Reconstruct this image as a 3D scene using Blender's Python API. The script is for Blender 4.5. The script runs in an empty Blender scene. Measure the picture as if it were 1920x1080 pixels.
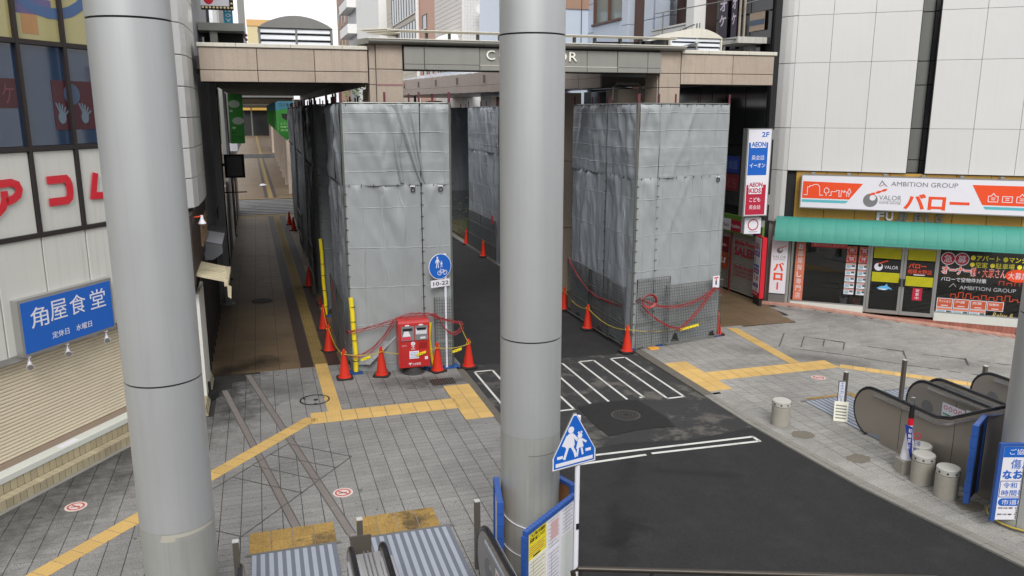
import bpy, math, random
from mathutils import Vector, Matrix, noise
C = bpy.context.scene.collection
R = math.radians
rnd = random.Random(7)

# ------------------------------------------------------------------ camera, sky, sun, exposure
FPX = 1507.0; TH = math.atan(331 / FPX); YAW = R(17.3); CAMH = 6.0
cd = bpy.data.cameras.new('camera'); cam = bpy.data.objects.new('camera', cd); C.objects.link(cam)
cam.location = (0, 0, CAMH); cam.rotation_euler = (R(90) - TH, 0, -YAW)
cd.sensor_width = 36; cd.lens = FPX / 1920 * 36; cd.clip_start = 0.1; cd.clip_end = 2000
bpy.context.scene.camera = cam
w = bpy.data.worlds.new('World'); bpy.context.scene.world = w; w.use_nodes = True
nt = w.node_tree; bg = nt.nodes['Background']
sky = nt.nodes.new('ShaderNodeTexSky'); sky.sky_type = 'NISHITA'; sky.sun_disc = False
SUN_EL, SUN_AZ = 42, 192            # azimuth clockwise from +Y
sky.sun_elevation = R(SUN_EL); sky.sun_rotation = R(SUN_AZ); sky.air_density = 1.0; sky.dust_density = 3.0; sky.ozone_density = 0.6
hs = nt.nodes.new('ShaderNodeHueSaturation'); hs.inputs['Saturation'].default_value = 0.22; hs.inputs['Value'].default_value = 1.0
nt.links.new(sky.outputs[0], hs.inputs['Color']); mxs = nt.nodes.new('ShaderNodeMix'); mxs.data_type = 'RGBA'; ns_ = nt.nodes.new('ShaderNodeTexNoise'); ns_.inputs['Scale'].default_value = 2.2; ns_.inputs['Detail'].default_value = 5
cr_ = nt.nodes.new('ShaderNodeMapRange'); cr_.inputs[1].default_value = 0.3; cr_.inputs[2].default_value = 0.6; cr_.inputs[3].default_value = 0.72; cr_.inputs[4].default_value = 1.0   # bright cloud cover over the blue
nt.links.new(ns_.outputs[0], cr_.inputs[0]); nt.links.new(cr_.outputs[0], mxs.inputs[0]); nt.links.new(hs.outputs[0], mxs.inputs[6]); mxs.inputs[7].default_value = (3.3, 3.32, 3.4, 1)
nt.links.new(mxs.outputs[2], bg.inputs['Color'])
bg.inputs['Strength'].default_value = 0.15
sl = bpy.data.lights.new('sun', 'SUN'); sl.energy = 1.0; sl.angle = R(26); sl.color = (1, 0.97, 0.93)
so = bpy.data.objects.new('sun', sl); C.objects.link(so)
sd = Vector((math.sin(R(SUN_AZ)) * math.cos(R(SUN_EL)), math.cos(R(SUN_AZ)) * math.cos(R(SUN_EL)), math.sin(R(SUN_EL))))
so.rotation_euler = sd.to_track_quat('Z', 'Y').to_euler(); so.location = (0, -20, 40)
vs = bpy.context.scene.view_settings
vs.view_transform = 'Standard'; vs.look = 'None'; vs.gamma = 1; vs.use_curve_mapping = False; vs.exposure = 1.2
bpy.context.scene.cycles.max_bounces = 8

# ------------------------------------------------------------------ where a photographed point stands in the world
def ray(px, py):
    x = (px - 960) / FPX; y = -(py - 540) / FPX
    fy, fz, uy, uz = math.cos(TH), -math.sin(TH), math.sin(TH), math.cos(TH)
    X, Y, Z = x, fy + y * uy, fz + y * uz
    c, s = math.cos(YAW), math.sin(YAW)
    return (X * c + Y * s, -X * s + Y * c, Z)
def P(px, py, z=0.0):
    r = ray(px, py); t = (z - CAMH) / r[2]; return (r[0] * t, r[1] * t)
def QY(px, py, Y):
    r = ray(px, py); t = Y / r[1]; return (r[0] * t, CAMH + r[2] * t)
def QX(px, py, X):
    r = ray(px, py); t = X / r[0]; return (r[1] * t, CAMH + r[2] * t)

# ------------------------------------------------------------------ materials
def lin(c):
    return tuple(((v / 255) / 12.92 if v / 255 <= 0.04045 else ((v / 255 + 0.055) / 1.055) ** 2.4) for v in c)
MATS = {}
def mat(name, rgb, rough=0.6, metal=0.0, var=0.10, scale=3.0, fine=0.0, fscale=60.0, bump=0.0, bscale=40.0, rv=0.0,
        streak=0.0, dirt=0.0, dirtcol=(60, 52, 42), emit=0.0, spec=0.5, alpha=1.0, extra=None, coat=0.0):
    if name in MATS: return MATS[name]
    m = bpy.data.materials.new(name); m.use_nodes = True; MATS[name] = m
    n, l = m.node_tree.nodes, m.node_tree.links
    b = n['Principled BSDF']; col = lin(rgb)
    b.inputs['Roughness'].default_value = rough; b.inputs['Metallic'].default_value = metal
    b.inputs['Specular IOR Level'].default_value = spec; b.inputs['Coat Weight'].default_value = coat
    b.inputs['Alpha'].default_value = alpha
    geo = n.new('ShaderNodeNewGeometry'); pos = geo.outputs['Position']
    def noi(sc, det=4, vec=None, rough_=0.6):
        t = n.new('ShaderNodeTexNoise'); t.inputs['Scale'].default_value = sc; t.inputs['Detail'].default_value = det
        t.inputs['Roughness'].default_value = rough_; l.new(vec or pos, t.inputs['Vector']); return t.outputs['Fac']
    def mth(op, a, b_=None, clamp=False):
        t = n.new('ShaderNodeMath'); t.operation = op; t.use_clamp = clamp
        for i, v in enumerate((a, b_)):
            if v is None: continue
            if isinstance(v, (int, float)): t.inputs[i].default_value = v
            else: l.new(v, t.inputs[i])
        return t.outputs[0]
    f = mth('MULTIPLY_ADD', noi(scale), 2 * var); f.node.inputs[2].default_value = 1 - var
    if fine:
        g = noi(fscale, 2); g2 = mth('MULTIPLY_ADD', g, 2 * fine * 2); g2.node.inputs[2].default_value = 1 - fine * 2
        f = mth('MULTIPLY', f, g2)
    if rv:
        oi = n.new('ShaderNodeObjectInfo'); g = mth('MULTIPLY_ADD', oi.outputs['Random'], 2 * rv); g.node.inputs[2].default_value = 1 - rv
        f = mth('MULTIPLY', f, g)
    if streak:
        mp = n.new('ShaderNodeMapping'); mp.inputs['Scale'].default_value = (14, 14, 0.5); l.new(pos, mp.inputs['Vector'])
        g = mth('SUBTRACT', noi(1.0, 5, mp.outputs[0], 0.7), 0.5); g = mth('MULTIPLY', g, 3.2, True)
        g = mth('MULTIPLY', g, noi(0.7, 2)); g = mth('MULTIPLY_ADD', g, -2 * streak); g.node.inputs[2].default_value = 1.0
        f = mth('MULTIPLY', f, g)
    vm = n.new('ShaderNodeVectorMath'); vm.operation = 'SCALE'; vm.inputs[0].default_value = col; l.new(f, vm.inputs['Scale'])
    out = vm.outputs[0]
    if dirt:
        g = mth('SUBTRACT', noi(1.3, 8, None, 0.7), 0.52); g = mth('MULTIPLY', g, 6 * dirt, True)
        mx = n.new('ShaderNodeMix'); mx.data_type = 'RGBA'; l.new(g, mx.inputs[0]); l.new(out, mx.inputs[6]); mx.inputs[7].default_value = (*lin(dirtcol), 1)
        out = mx.outputs[2]
    if extra: out = extra(m, n, l, out, pos, noi, mth)
    l.new(out, b.inputs['Base Color'])
    if rough > 0.15:
        g = mth('MULTIPLY_ADD', noi(scale * 2.3), 0.16); g.node.inputs[2].default_value = rough - 0.08; l.new(g, b.inputs['Roughness'])
    if emit:
        l.new(out, b.inputs['Emission Color']); b.inputs['Emission Strength'].default_value = emit
    if bump:
        bp = n.new('ShaderNodeBump'); bp.inputs['Strength'].default_value = bump; bp.inputs['Distance'].default_value = 0.01
        l.new(noi(bscale, 5), bp.inputs['Height']); l.new(bp.outputs[0], b.inputs['Normal'])
    return m

def seg_mask(n, l, pos, noi, mth, a, b, width, amp=0.5):
    """soft-edged mask around a line a-b on the ground"""
    sp = n.new('ShaderNodeSeparateXYZ'); l.new(pos, sp.inputs[0])
    dx, dy = b[0] - a[0], b[1] - a[1]; L2 = dx * dx + dy * dy or 1
    X = mth('SUBTRACT', sp.outputs[0], a[0]); Y = mth('SUBTRACT', sp.outputs[1], a[1])
    t = mth('ADD', mth('MULTIPLY', X, dx / L2), mth('MULTIPLY', Y, dy / L2), True)
    ex = mth('SUBTRACT', X, mth('MULTIPLY', t, dx)); ey = mth('SUBTRACT', Y, mth('MULTIPLY', t, dy))
    d = mth('SQRT', mth('ADD', mth('MULTIPLY', ex, ex), mth('MULTIPLY', ey, ey)))
    d = mth('ADD', d, mth('MULTIPLY', mth('SUBTRACT', noi(2.6, 6, None, 0.75), 0.5), width * amp * 4))
    return mth('SUBTRACT', 1.0, mth('DIVIDE', d, width), True)

def paver_extra(dark_marks, tile=(0.3, 0.15), tv=0.075, off=(0, 0)):
    def ex(m, n, l, out, pos, noi, mth):
        mp = n.new('ShaderNodeVectorMath'); mp.operation = 'SUBTRACT'; l.new(pos, mp.inputs[0]); mp.inputs[1].default_value = (off[0], off[1], 0)
        dv = n.new('ShaderNodeVectorMath'); dv.operation = 'DIVIDE'; l.new(mp.outputs[0], dv.inputs[0]); dv.inputs[1].default_value = (tile[0], tile[1], 1000)
        fl = n.new('ShaderNodeVectorMath'); fl.operation = 'FLOOR'; l.new(dv.outputs[0], fl.inputs[0])
        wn = n.new('ShaderNodeTexWhiteNoise'); wn.noise_dimensions = '2D'; l.new(fl.outputs[0], wn.inputs['Vector'])
        g = mth('MULTIPLY_ADD', wn.outputs['Value'], 2 * tv); g.node.inputs[2].default_value = 1 - tv
        for a, b, wd, k in dark_marks:
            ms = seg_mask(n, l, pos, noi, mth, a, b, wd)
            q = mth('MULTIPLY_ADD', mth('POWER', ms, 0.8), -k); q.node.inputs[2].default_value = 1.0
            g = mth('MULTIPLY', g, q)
        sm = mth('MULTIPLY', mth('SUBTRACT', noi(0.35, 9, None, 0.75), 0.47), 3.2, True)
        q = mth('MULTIPLY_ADD', sm, -0.5); q.node.inputs[2].default_value = 1.0; g = mth('MULTIPLY', g, q)
        sp = mth('MULTIPLY', mth('SUBTRACT', noi(7.0, 1), 0.70), 12.0, True)      # chewing gum spots
        q = mth('MULTIPLY_ADD', sp, -0.5); q.node.inputs[2].default_value = 1.0; g = mth('MULTIPLY', g, q)
        vm = n.new('ShaderNodeVectorMath'); vm.operation = 'SCALE'; l.new(out, vm.inputs[0]); l.new(g, vm.inputs['Scale'])
        return vm.outputs[0]
    return ex

def stain_extra(m, n, l, out, pos, noi, mth):
    g = None
    for a, b, wd, k in (((4.55, 9.55), (4.95, 9.9), .34, .75), ((5.9, 12.0), (5.5, 11.2), .3, .45), ((4.2, 8.6), (5.0, 10.6), .2, .5), ((7.4, 10.9), (6.2, 11.5), .16, .45)):
        q = mth('MULTIPLY_ADD', seg_mask(n, l, pos, noi, mth, a, b, wd, .7), -k); q.node.inputs[2].default_value = 1.0; g = q if g is None else mth('MULTIPLY', g, q)
    tr = n.new('ShaderNodeMapping'); tr.inputs['Scale'].default_value = (2.2, .12, 1); l.new(pos, tr.inputs['Vector']); t = noi(1.0, 3, tr.outputs[0])
    q = mth('MULTIPLY_ADD', t, .5); q.node.inputs[2].default_value = .75; g = mth('MULTIPLY', g, q)
    vm = n.new('ShaderNodeVectorMath'); vm.operation = 'SCALE'; l.new(out, vm.inputs[0]); l.new(g, vm.inputs['Scale']); return vm.outputs[0]
LST = [((-5.2, 11.4), (-1.7, 16.5), 1.7, 0.75), ((-1.2, 18.2), (-0.9, 19.4), 0.9, 0.95), ((-1.1, 17.3), (-0.7, 16.6), 0.7, 0.5),  # darker towards the left wall and the post box; stains at arcade and grate
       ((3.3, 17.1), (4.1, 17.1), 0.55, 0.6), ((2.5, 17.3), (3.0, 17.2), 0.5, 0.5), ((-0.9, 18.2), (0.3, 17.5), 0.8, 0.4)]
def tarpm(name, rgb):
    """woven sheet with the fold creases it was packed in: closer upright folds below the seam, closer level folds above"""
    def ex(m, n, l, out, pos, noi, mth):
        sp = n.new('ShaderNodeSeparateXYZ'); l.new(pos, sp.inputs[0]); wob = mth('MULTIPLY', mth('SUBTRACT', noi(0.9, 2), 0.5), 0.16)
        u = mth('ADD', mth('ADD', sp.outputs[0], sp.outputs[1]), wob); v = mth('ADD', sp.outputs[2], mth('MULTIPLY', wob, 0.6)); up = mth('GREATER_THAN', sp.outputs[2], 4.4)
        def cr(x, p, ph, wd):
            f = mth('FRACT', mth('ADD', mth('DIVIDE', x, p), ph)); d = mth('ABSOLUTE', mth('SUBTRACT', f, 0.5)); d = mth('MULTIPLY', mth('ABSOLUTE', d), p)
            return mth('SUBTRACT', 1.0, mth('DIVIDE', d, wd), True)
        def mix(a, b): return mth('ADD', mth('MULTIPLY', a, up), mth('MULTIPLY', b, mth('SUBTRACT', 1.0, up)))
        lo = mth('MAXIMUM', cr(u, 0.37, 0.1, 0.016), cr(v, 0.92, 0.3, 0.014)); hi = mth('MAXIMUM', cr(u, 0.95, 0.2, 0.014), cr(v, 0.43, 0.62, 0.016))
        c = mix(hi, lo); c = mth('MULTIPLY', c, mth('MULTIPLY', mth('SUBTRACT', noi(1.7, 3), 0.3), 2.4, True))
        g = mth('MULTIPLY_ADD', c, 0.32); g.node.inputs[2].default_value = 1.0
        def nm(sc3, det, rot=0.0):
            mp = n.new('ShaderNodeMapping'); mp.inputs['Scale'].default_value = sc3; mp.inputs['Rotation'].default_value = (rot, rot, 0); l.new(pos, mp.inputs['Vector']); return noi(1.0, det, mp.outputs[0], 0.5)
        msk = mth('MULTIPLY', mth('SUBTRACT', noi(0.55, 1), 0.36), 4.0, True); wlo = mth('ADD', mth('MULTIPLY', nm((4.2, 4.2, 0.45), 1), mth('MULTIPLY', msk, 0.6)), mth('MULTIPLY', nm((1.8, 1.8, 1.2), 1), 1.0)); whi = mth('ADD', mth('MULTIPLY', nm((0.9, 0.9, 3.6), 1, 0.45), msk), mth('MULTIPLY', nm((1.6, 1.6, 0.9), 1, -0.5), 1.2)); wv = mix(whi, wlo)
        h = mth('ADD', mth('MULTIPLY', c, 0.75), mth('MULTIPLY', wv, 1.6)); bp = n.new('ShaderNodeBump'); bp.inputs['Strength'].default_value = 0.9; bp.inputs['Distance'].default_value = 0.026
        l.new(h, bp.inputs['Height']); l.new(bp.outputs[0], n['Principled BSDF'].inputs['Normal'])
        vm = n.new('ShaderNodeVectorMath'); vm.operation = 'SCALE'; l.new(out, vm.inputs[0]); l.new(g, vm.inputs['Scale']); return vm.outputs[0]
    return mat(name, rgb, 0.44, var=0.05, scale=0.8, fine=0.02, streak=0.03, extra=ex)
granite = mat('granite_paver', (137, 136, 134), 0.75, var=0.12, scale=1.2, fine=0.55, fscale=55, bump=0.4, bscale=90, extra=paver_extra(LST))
granite2 = mat('granite_paver_light', (152, 150, 146), 0.75, var=0.12, scale=1.0, fine=0.45, fscale=50, bump=0.4, bscale=90,
               extra=paver_extra([((11.6, 17.4), (13.6, 15.2), 0.5, 0.3), ((15.3, 20.8), (17.5, 19.0), 0.4, 0.3), ((13, 16), (17, 14), .5, .15)]))
joint = mat('joint_mortar', (44, 42, 40), 0.95, var=0.2)
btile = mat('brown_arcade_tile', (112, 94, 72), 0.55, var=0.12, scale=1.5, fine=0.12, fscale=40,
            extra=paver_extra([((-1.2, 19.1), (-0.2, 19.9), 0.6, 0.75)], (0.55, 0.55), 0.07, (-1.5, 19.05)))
dbrown = mat('dark_brown_tile', (62, 50, 46), 0.6, var=0.15, fine=0.1)
bandm = mat('brown_granite_band', (122, 115, 111), 0.8, var=0.12, fine=0.3, fscale=60)
slotm = mat('dark_joint_strip', (84, 82, 80), 0.8)
asph = mat('asphalt_new', (34, 34, 36), 0.85, var=0.16, scale=0.8, fine=0.6, fscale=55, bump=0.9, bscale=110, dirt=0.5, dirtcol=(50, 49, 49), extra=stain_extra)
asph_old = mat('asphalt_worn', (48, 48, 49), 0.9, var=0.25, scale=0.9, fine=0.4, fscale=60, bump=0.8, bscale=100, dirt=1.7, dirtcol=(92, 89, 84))
asph_patch = mat('asphalt_patch', (25, 25, 27), 0.8, var=0.2, fine=0.35, fscale=60, bump=1.0, bscale=70)
kerbm = mat('exposed_aggregate', (98, 94, 86), 0.9, var=0.15, fine=0.5, fscale=45)
kerb2 = mat('kerb_concrete', (132, 130, 124), 0.85, var=0.12, fine=0.15, dirt=0.25, dirtcol=(80, 78, 72))
whitep = mat('road_paint', (208, 208, 204), 0.7, var=0.08, dirt=0.55, dirtcol=(110, 108, 104))
yel = mat('tactile_yellow', (200, 166, 102), 0.7, var=0.08, scale=2, fine=0.08, rv=0.08, dirt=0.2, dirtcol=(160, 122, 62))
yel_a = mat('tactile_ochre_shaded', (132, 112, 66), 0.8, var=0.15, scale=3, fine=0.1, rv=0.06, dirt=0.4, dirtcol=(90, 76, 52))  # arcade copy of the tactile yellow, its dimness put into the colour
yel_d = mat('tactile_yellow_grimy', (158, 128, 70), 0.8, var=0.25, scale=5, fine=0.3, fscale=35, rv=0.1, dirt=1.6, dirtcol=(92, 76, 48))
colm = mat('brushed_aluminium', (190, 192, 193), 0.50, metal=0.55, var=0.03, scale=0.6, streak=0.08, rv=0.01)
colb = mat('brushed_aluminium_grimy', (180, 182, 178), 0.52, metal=0.5, var=0.05, scale=1.5, streak=0.22, dirt=0.12, dirtcol=(124, 122, 112))
black = mat('black_rubber', (24, 24, 25), 0.6)
blackgl = mat('black_glazing', (16, 17, 19), 0.08, var=0.05, spec=0.6)
dark = mat('dark_interior', (30, 30, 31), 0.7)
whitepan = mat('white_enamel_panel', (210, 210, 209), 0.34, var=0.04, scale=0.6, streak=0.05, rv=0.022, coat=0.3)
whitepanL = mat('white_cladding_panel', (206, 206, 200), 0.38, var=0.04, scale=0.8, rv=0.015, streak=0.14, coat=0.15)
greypan = mat('grey_metal_panel', (132, 134, 138), 0.4, metal=0.3, var=0.06, rv=0.04)
stonep = mat('sand_stone_panel', (172, 158, 144), 0.75, var=0.13, scale=1.6, fine=0.08, fscale=30, rv=0.04, streak=0.2, dirt=0.28, dirtcol=(134, 122, 110))
stonepk = mat('pink_grey_panel', (172, 158, 150), 0.75, var=0.10, scale=1.6, rv=0.04, streak=0.25)
steelgr = mat('green_grey_steel', (152, 151, 145), 0.42, metal=0.35, var=0.08, scale=1.0, rv=0.03, streak=0.12)
coping = mat('pale_coping', (206, 202, 190), 0.5, var=0.06, streak=0.2)
frame_d = mat('dark_bronze_frame', (52, 46, 46), 0.45, metal=0.3, var=0.08)
glassb = mat('blue_tinted_glass', (34, 54, 80), 0.05, var=0.25, scale=0.5, spec=0.9, coat=0.5)
glassy = mat('yellow_film_glass', (168, 160, 112), 0.12, var=0.10, scale=0.7, coat=0.6)
red = mat('red_plastic_letter', (204, 26, 46), 0.35, var=0.03, coat=0.3)
bluesg = mat('blue_sign_face', (24, 96, 190), 0.4, var=0.05, scale=1)
whitesg = mat('white_sign_face', (224, 224, 232), 0.4, var=0.03)
alu = mat('aluminium_frame', (176, 176, 174), 0.35, metal=0.7, var=0.05)
shut = mat('beige_shutter', (216, 205, 182), 0.5, var=0.05, scale=1.5, rv=0.02, dirt=0.12, dirtcol=(160, 142, 110))
shutg = mat('grey_shutter', (150, 146, 138), 0.5, var=0.07, dirt=0.2, dirtcol=(100, 94, 84))
creamt = mat('cream_step_tile', (168, 158, 132), 0.6, var=0.1, scale=3, rv=0.10, dirt=0.25, dirtcol=(110, 92, 66))
marble = mat('pale_stone_sill', (204, 208, 202), 0.4, var=0.07, dirt=0.12, dirtcol=(150, 156, 152))
tarp = tarpm('grey_tarpaulin', (150, 155, 157))
tarpd = tarpm('dark_shaded_tarpaulin', (104, 109, 114))  # darkened sheet: shade under the arcade roof put into its colour
tarpb = tarpm('blue_grey_tarpaulin', (150, 156, 163))
pipe = mat('galvanised_pipe', (122, 124, 120), 0.45, metal=0.6, var=0.1, scale=6)
piper = mat('rusty_red_pipe', (104, 50, 62), 0.55, var=0.25, scale=8)
wirel = mat('pale_net_cord', (196, 196, 196), 0.6)
wire = mat('galvanised_wire', (86, 88, 88), 0.5, metal=0.3)
conem = mat('orange_cone_plastic', (206, 48, 28), 0.45, var=0.06, scale=5, rv=0.05, dirt=0.12, dirtcol=(130, 40, 30))
coneb = mat('cone_rubber_base', (44, 38, 37), 0.8, var=0.15)
yelp = mat('yellow_plastic', (236, 214, 40), 0.45, var=0.06)
ropem = mat('yellow_black_rope', (190, 166, 60), 0.8, var=0.5, scale=30)
hose = mat('red_hose', (150, 40, 44), 0.45, var=0.1)
bluet = mat('blue_tarp', (30, 82, 150), 0.5, var=0.15)
postred = mat('post_red', (184, 38, 38), 0.38, var=0.06, scale=4, rv=0.02, dirt=0.1, dirtcol=(140, 30, 30), coat=0.3)
greym = mat('mid_grey_metal', (128, 128, 126), 0.45, metal=0.5, var=0.08)
teal = mat('teal_awning_canvas', (66, 146, 132), 0.6, var=0.05, scale=1.5, rv=0.02)
orange = mat('orange_print', (232, 78, 34), 0.45, var=0.03)
mustard = mat('mustard_panel', (190, 148, 66), 0.5, var=0.08, rv=0.04, streak=0.12)
brick = mat('terracotta_tile', (150, 96, 82), 0.7, var=0.1, scale=4, rv=0.16)
brickl = mat('terracotta_tile_light', (184, 140, 124), 0.7, var=0.1, scale=4, rv=0.1)
conc = mat('concrete', (156, 152, 142), 0.85, var=0.10, scale=4, fine=0.12, fscale=60, dirt=0.45, dirtcol=(104, 98, 84), bump=0.5, bscale=60)
conctop = mat('concrete_band', (178, 177, 170), 0.6, var=0.08, dirt=0.3, dirtcol=(130, 126, 116))
steeld = mat('stainless_dull', (160, 153, 144), 0.38, metal=0.55, var=0.06, scale=1.2)
steelb = mat('stainless_bright', (190, 190, 192), 0.25, metal=0.9, var=0.04)
stripe_l = mat('comb_plate_light', (168, 175, 188), 0.45, metal=0.2, var=0.08)
stripe_d = mat('comb_plate_dark', (112, 118, 130), 0.5, metal=0.2, var=0.08)
handr = mat('handrail_rubber', (26, 27, 33), 0.28, var=0.05, spec=0.6)
postm = mat('post_bronze', (96, 90, 83), 0.45, metal=0.3, var=0.1)
grey50 = mat('grey_print', (120, 120, 122), 0.5)
navy = mat('navy_print', (30, 48, 130), 0.5)
blackp = mat('black_print', (28, 28, 30), 0.5)
greenp = mat('green_banner', (44, 124, 40), 0.6, var=0.08)
greenl = mat('light_green_print', (120, 190, 70), 0.6, var=0.05)
skyb = mat('sky_blue_print', (70, 150, 180), 0.6)
salmon = mat('salmon_print', (206, 120, 92), 0.5, var=0.05)
crim = mat('crimson_print', (178, 32, 60), 0.45)
wood = mat('dark_timber', (58, 46, 40), 0.6, var=0.25, scale=5, streak=0.5)
timber = mat('plywood_back', (134, 92, 58), 0.7, var=0.15)
bluepl = mat('blue_padding', (44, 84, 158), 0.4, var=0.08)
lemon = mat('lemon_blind', (214, 208, 30), 0.6, var=0.05)
pinkp = mat('pink_print', (232, 170, 178), 0.5)
leaf = mat('plant_leaf', (66, 96, 44), 0.6, var=0.3, scale=8)
soil = mat('soil', (86, 76, 58), 0.9, var=0.3, fine=0.3)

gl = bpy.data.materials.new('shop_glass'); gl.use_nodes = True
_n, _l = gl.node_tree.nodes, gl.node_tree.links
for x in list(_n): _n.remove(x)
_o = _n.new('ShaderNodeOutputMaterial'); _m = _n.new('ShaderNodeMixShader'); _t = _n.new('ShaderNodeBsdfTransparent'); _g = _n.new('ShaderNodeBsdfGlossy')
_f = _n.new('ShaderNodeFresnel'); _f.inputs[0].default_value = 1.6; _g.inputs['Roughness'].default_value = 0.02; _t.inputs[0].default_value = (0.72, 0.74, 0.74, 1)
_l.new(_f.outputs[0], _m.inputs[0]); _l.new(_t.outputs[0], _m.inputs[1]); _l.new(_g.outputs[0], _m.inputs[2]); _l.new(_m.outputs[0], _o.inputs[0])

# ------------------------------------------------------------------ geometry helpers
class Fr:
    """vertical wall frame: s along, o out of the wall towards the viewer, z up"""
    def __init__(s, A, B, zoff=0.0):
        s.A = Vector((A[0], A[1], zoff)); d = Vector((B[0] - A[0], B[1] - A[1], 0)).normalized()
        s.d = d; s.n = Vector((d.y, -d.x, 0)); s.ang = math.atan2(d.y, d.x)
    def __call__(s, a, o, z): return s.A + s.d * a + s.n * o + Vector((0, 0, z))
    def shift(s, o):
        f = Fr((0, 0), (1, 0)); f.A = s.A + s.n * o; f.d = s.d; f.n = s.n; f.ang = s.ang; return f
WF = Fr((0, 0), (1, 0))   # world: s = X, o = -Y
class MB:
    def __init__(s, T=None): s.v = []; s.f = []; s.mi = []; s.T = T; s.sm = []
    def add(s, vs_, fs, mi=0, smooth=False):
        b = len(s.v)
        for p in vs_:
            s.v.append(tuple(s.T(*p)) if s.T else tuple(p))
        for f in fs: s.f.append([i + b for i in f]); s.mi.append(mi); s.sm.append(smooth)
        return s
    def box(s, x0, x1, y0, y1, z0, z1, mi=0):
        return s.add([(x0, y0, z0), (x1, y0, z0), (x1, y1, z0), (x0, y1, z0), (x0, y0, z1), (x1, y0, z1), (x1, y1, z1), (x0, y1, z1)],
                     [(0, 3, 2, 1), (4, 5, 6, 7), (0, 1, 5, 4), (1, 2, 6, 5), (2, 3, 7, 6), (3, 0, 4, 7)], mi)
    def prism(s, poly, axis, a, b, mi=0):
        """poly extruded along axis ('x','y','z') from a to b"""
        n = len(poly)
        def mk(p, t): return {'x': (t, p[0], p[1]), 'y': (p[0], t, p[1]), 'z': (p[0], p[1], t)}[axis]
        return s.add([mk(p, a) for p in poly] + [mk(p, b) for p in poly],
                     [tuple(range(n))[::-1], tuple(range(n, 2 * n))] + [(i, (i + 1) % n, n + (i + 1) % n, n + i) for i in range(n)], mi)
    def tube(s, pts, r, n=8, mi=0, caps=True, r2=None):
        pts = [Vector(p) for p in pts]; m = len(pts); vv = []; ff = []
        for i, p in enumerate(pts):
            t = (pts[min(i + 1, m - 1)] - pts[max(i - 1, 0)]).normalized()
            up = Vector((0, 0, 1)) if abs(t.z) < 0.95 else Vector((1, 0, 0))
            a = t.cross(up).normalized(); b = t.cross(a)
            rr = r if r2 is None else r + (r2 - r) * i / (m - 1)
            for k in range(n):
                an = 2 * math.pi * k / n; vv.append(p + a * math.cos(an) * rr + b * math.sin(an) * rr)
        for i in range(m - 1):
            for k in range(n): ff.append((i * n + k, i * n + (k + 1) % n, (i + 1) * n + (k + 1) % n, (i + 1) * n + k))
        s.add(vv, ff, mi, True)
        if caps: 
            b = len(s.v) - n * m
            s.f.append([b + k for k in range(n)][::-1]); s.mi.append(mi); s.sm.append(False)
            s.f.append([b + (m - 1) * n + k for k in range(n)]); s.mi.append(mi); s.sm.append(False)
        return s
    def lathe(s, prof, c=(0, 0, 0), n=24, mi=0, smooth=True):
        vv = []; ff = []; m = len(prof)
        for (r, z) in prof:
            for k in range(n):
                an = 2 * math.pi * k / n; vv.append((c[0] + r * math.cos(an), c[1] + r * math.sin(an), c[2] + z))
        for i in range(m - 1):
            for k in range(n): ff.append((i * n + k, i * n + (k + 1) % n, (i + 1) * n + (k + 1) % n, (i + 1) * n + k))
        nb = len(s.v); s.add(vv, ff, mi, smooth); caps = []
        if prof[0][0] > 1e-5: caps.append(tuple(range(n))[::-1])
        if prof[-1][0] > 1e-5: caps.append(tuple((m - 1) * n + k for k in range(n)))
        for f in caps: s.f.append([i + nb for i in f]); s.mi.append(mi); s.sm.append(False)
        return s
    def mesh(s, name, mats):
        me = bpy.data.meshes.new(name); me.from_pydata(s.v, [], s.f)
        for m in (mats if isinstance(mats, (list, tuple)) else [mats]): me.materials.append(m)
        me.polygons.foreach_set('material_index', s.mi); me.polygons.foreach_set('use_smooth', s.sm); me.update()
        if any(s.sm): me.set_sharp_from_angle(angle=R(38))
        return me
def link(name, me, parent=None, loc=None, rotz=None, label=None, kind=None):
    o = bpy.data.objects.new(name, me); C.objects.link(o)
    if parent is not None:
        o.parent = parent; o.matrix_parent_inverse = parent.matrix_basis.inverted()
    if loc is not None: o.location = loc
    if rotz is not None: o.rotation_euler = (0, 0, rotz)
    if label: o['label'] = label
    if kind: o['kind'] = kind
    return o
def obj(name, mb, m, parent=None, **k):
    """mesh given in world coordinates"""
    return link(name, mb.mesh(name, m), parent, **k)
def smooth_angle(o, deg=35):
    try: o.data.set_sharp_from_angle(angle=R(deg))
    except Exception: pass
    return o
def tag(o, label=None, cat=None, group=None, kind=None):
    if label: o['label'] = label
    if cat: o['category'] = cat
    if group: o['group'] = group
    if kind: o['kind'] = kind
    return o
def thing(name, label, cat, loc=(0, 0, 0), group=None):
    o = bpy.data.objects.new(name, None); C.objects.link(o); o.location = loc; o.empty_display_size = 0.3
    bpy.context.view_layer.update()
    o.matrix_basis = Matrix.Translation(loc)
    return tag(o, label, cat, group)
def copy_tree(o, loc, rotz=0, label=None):
    c = o.copy(); C.objects.link(c); c.location = loc; c.rotation_euler = (0, 0, rotz)
    if label: c['label'] = label
    for ch in list(o.children):
        d = ch.copy(); C.objects.link(d); d.parent = c
        for g in list(ch.children):
            e = g.copy(); C.objects.link(e); e.parent = d
    return c
PC = {}
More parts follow.
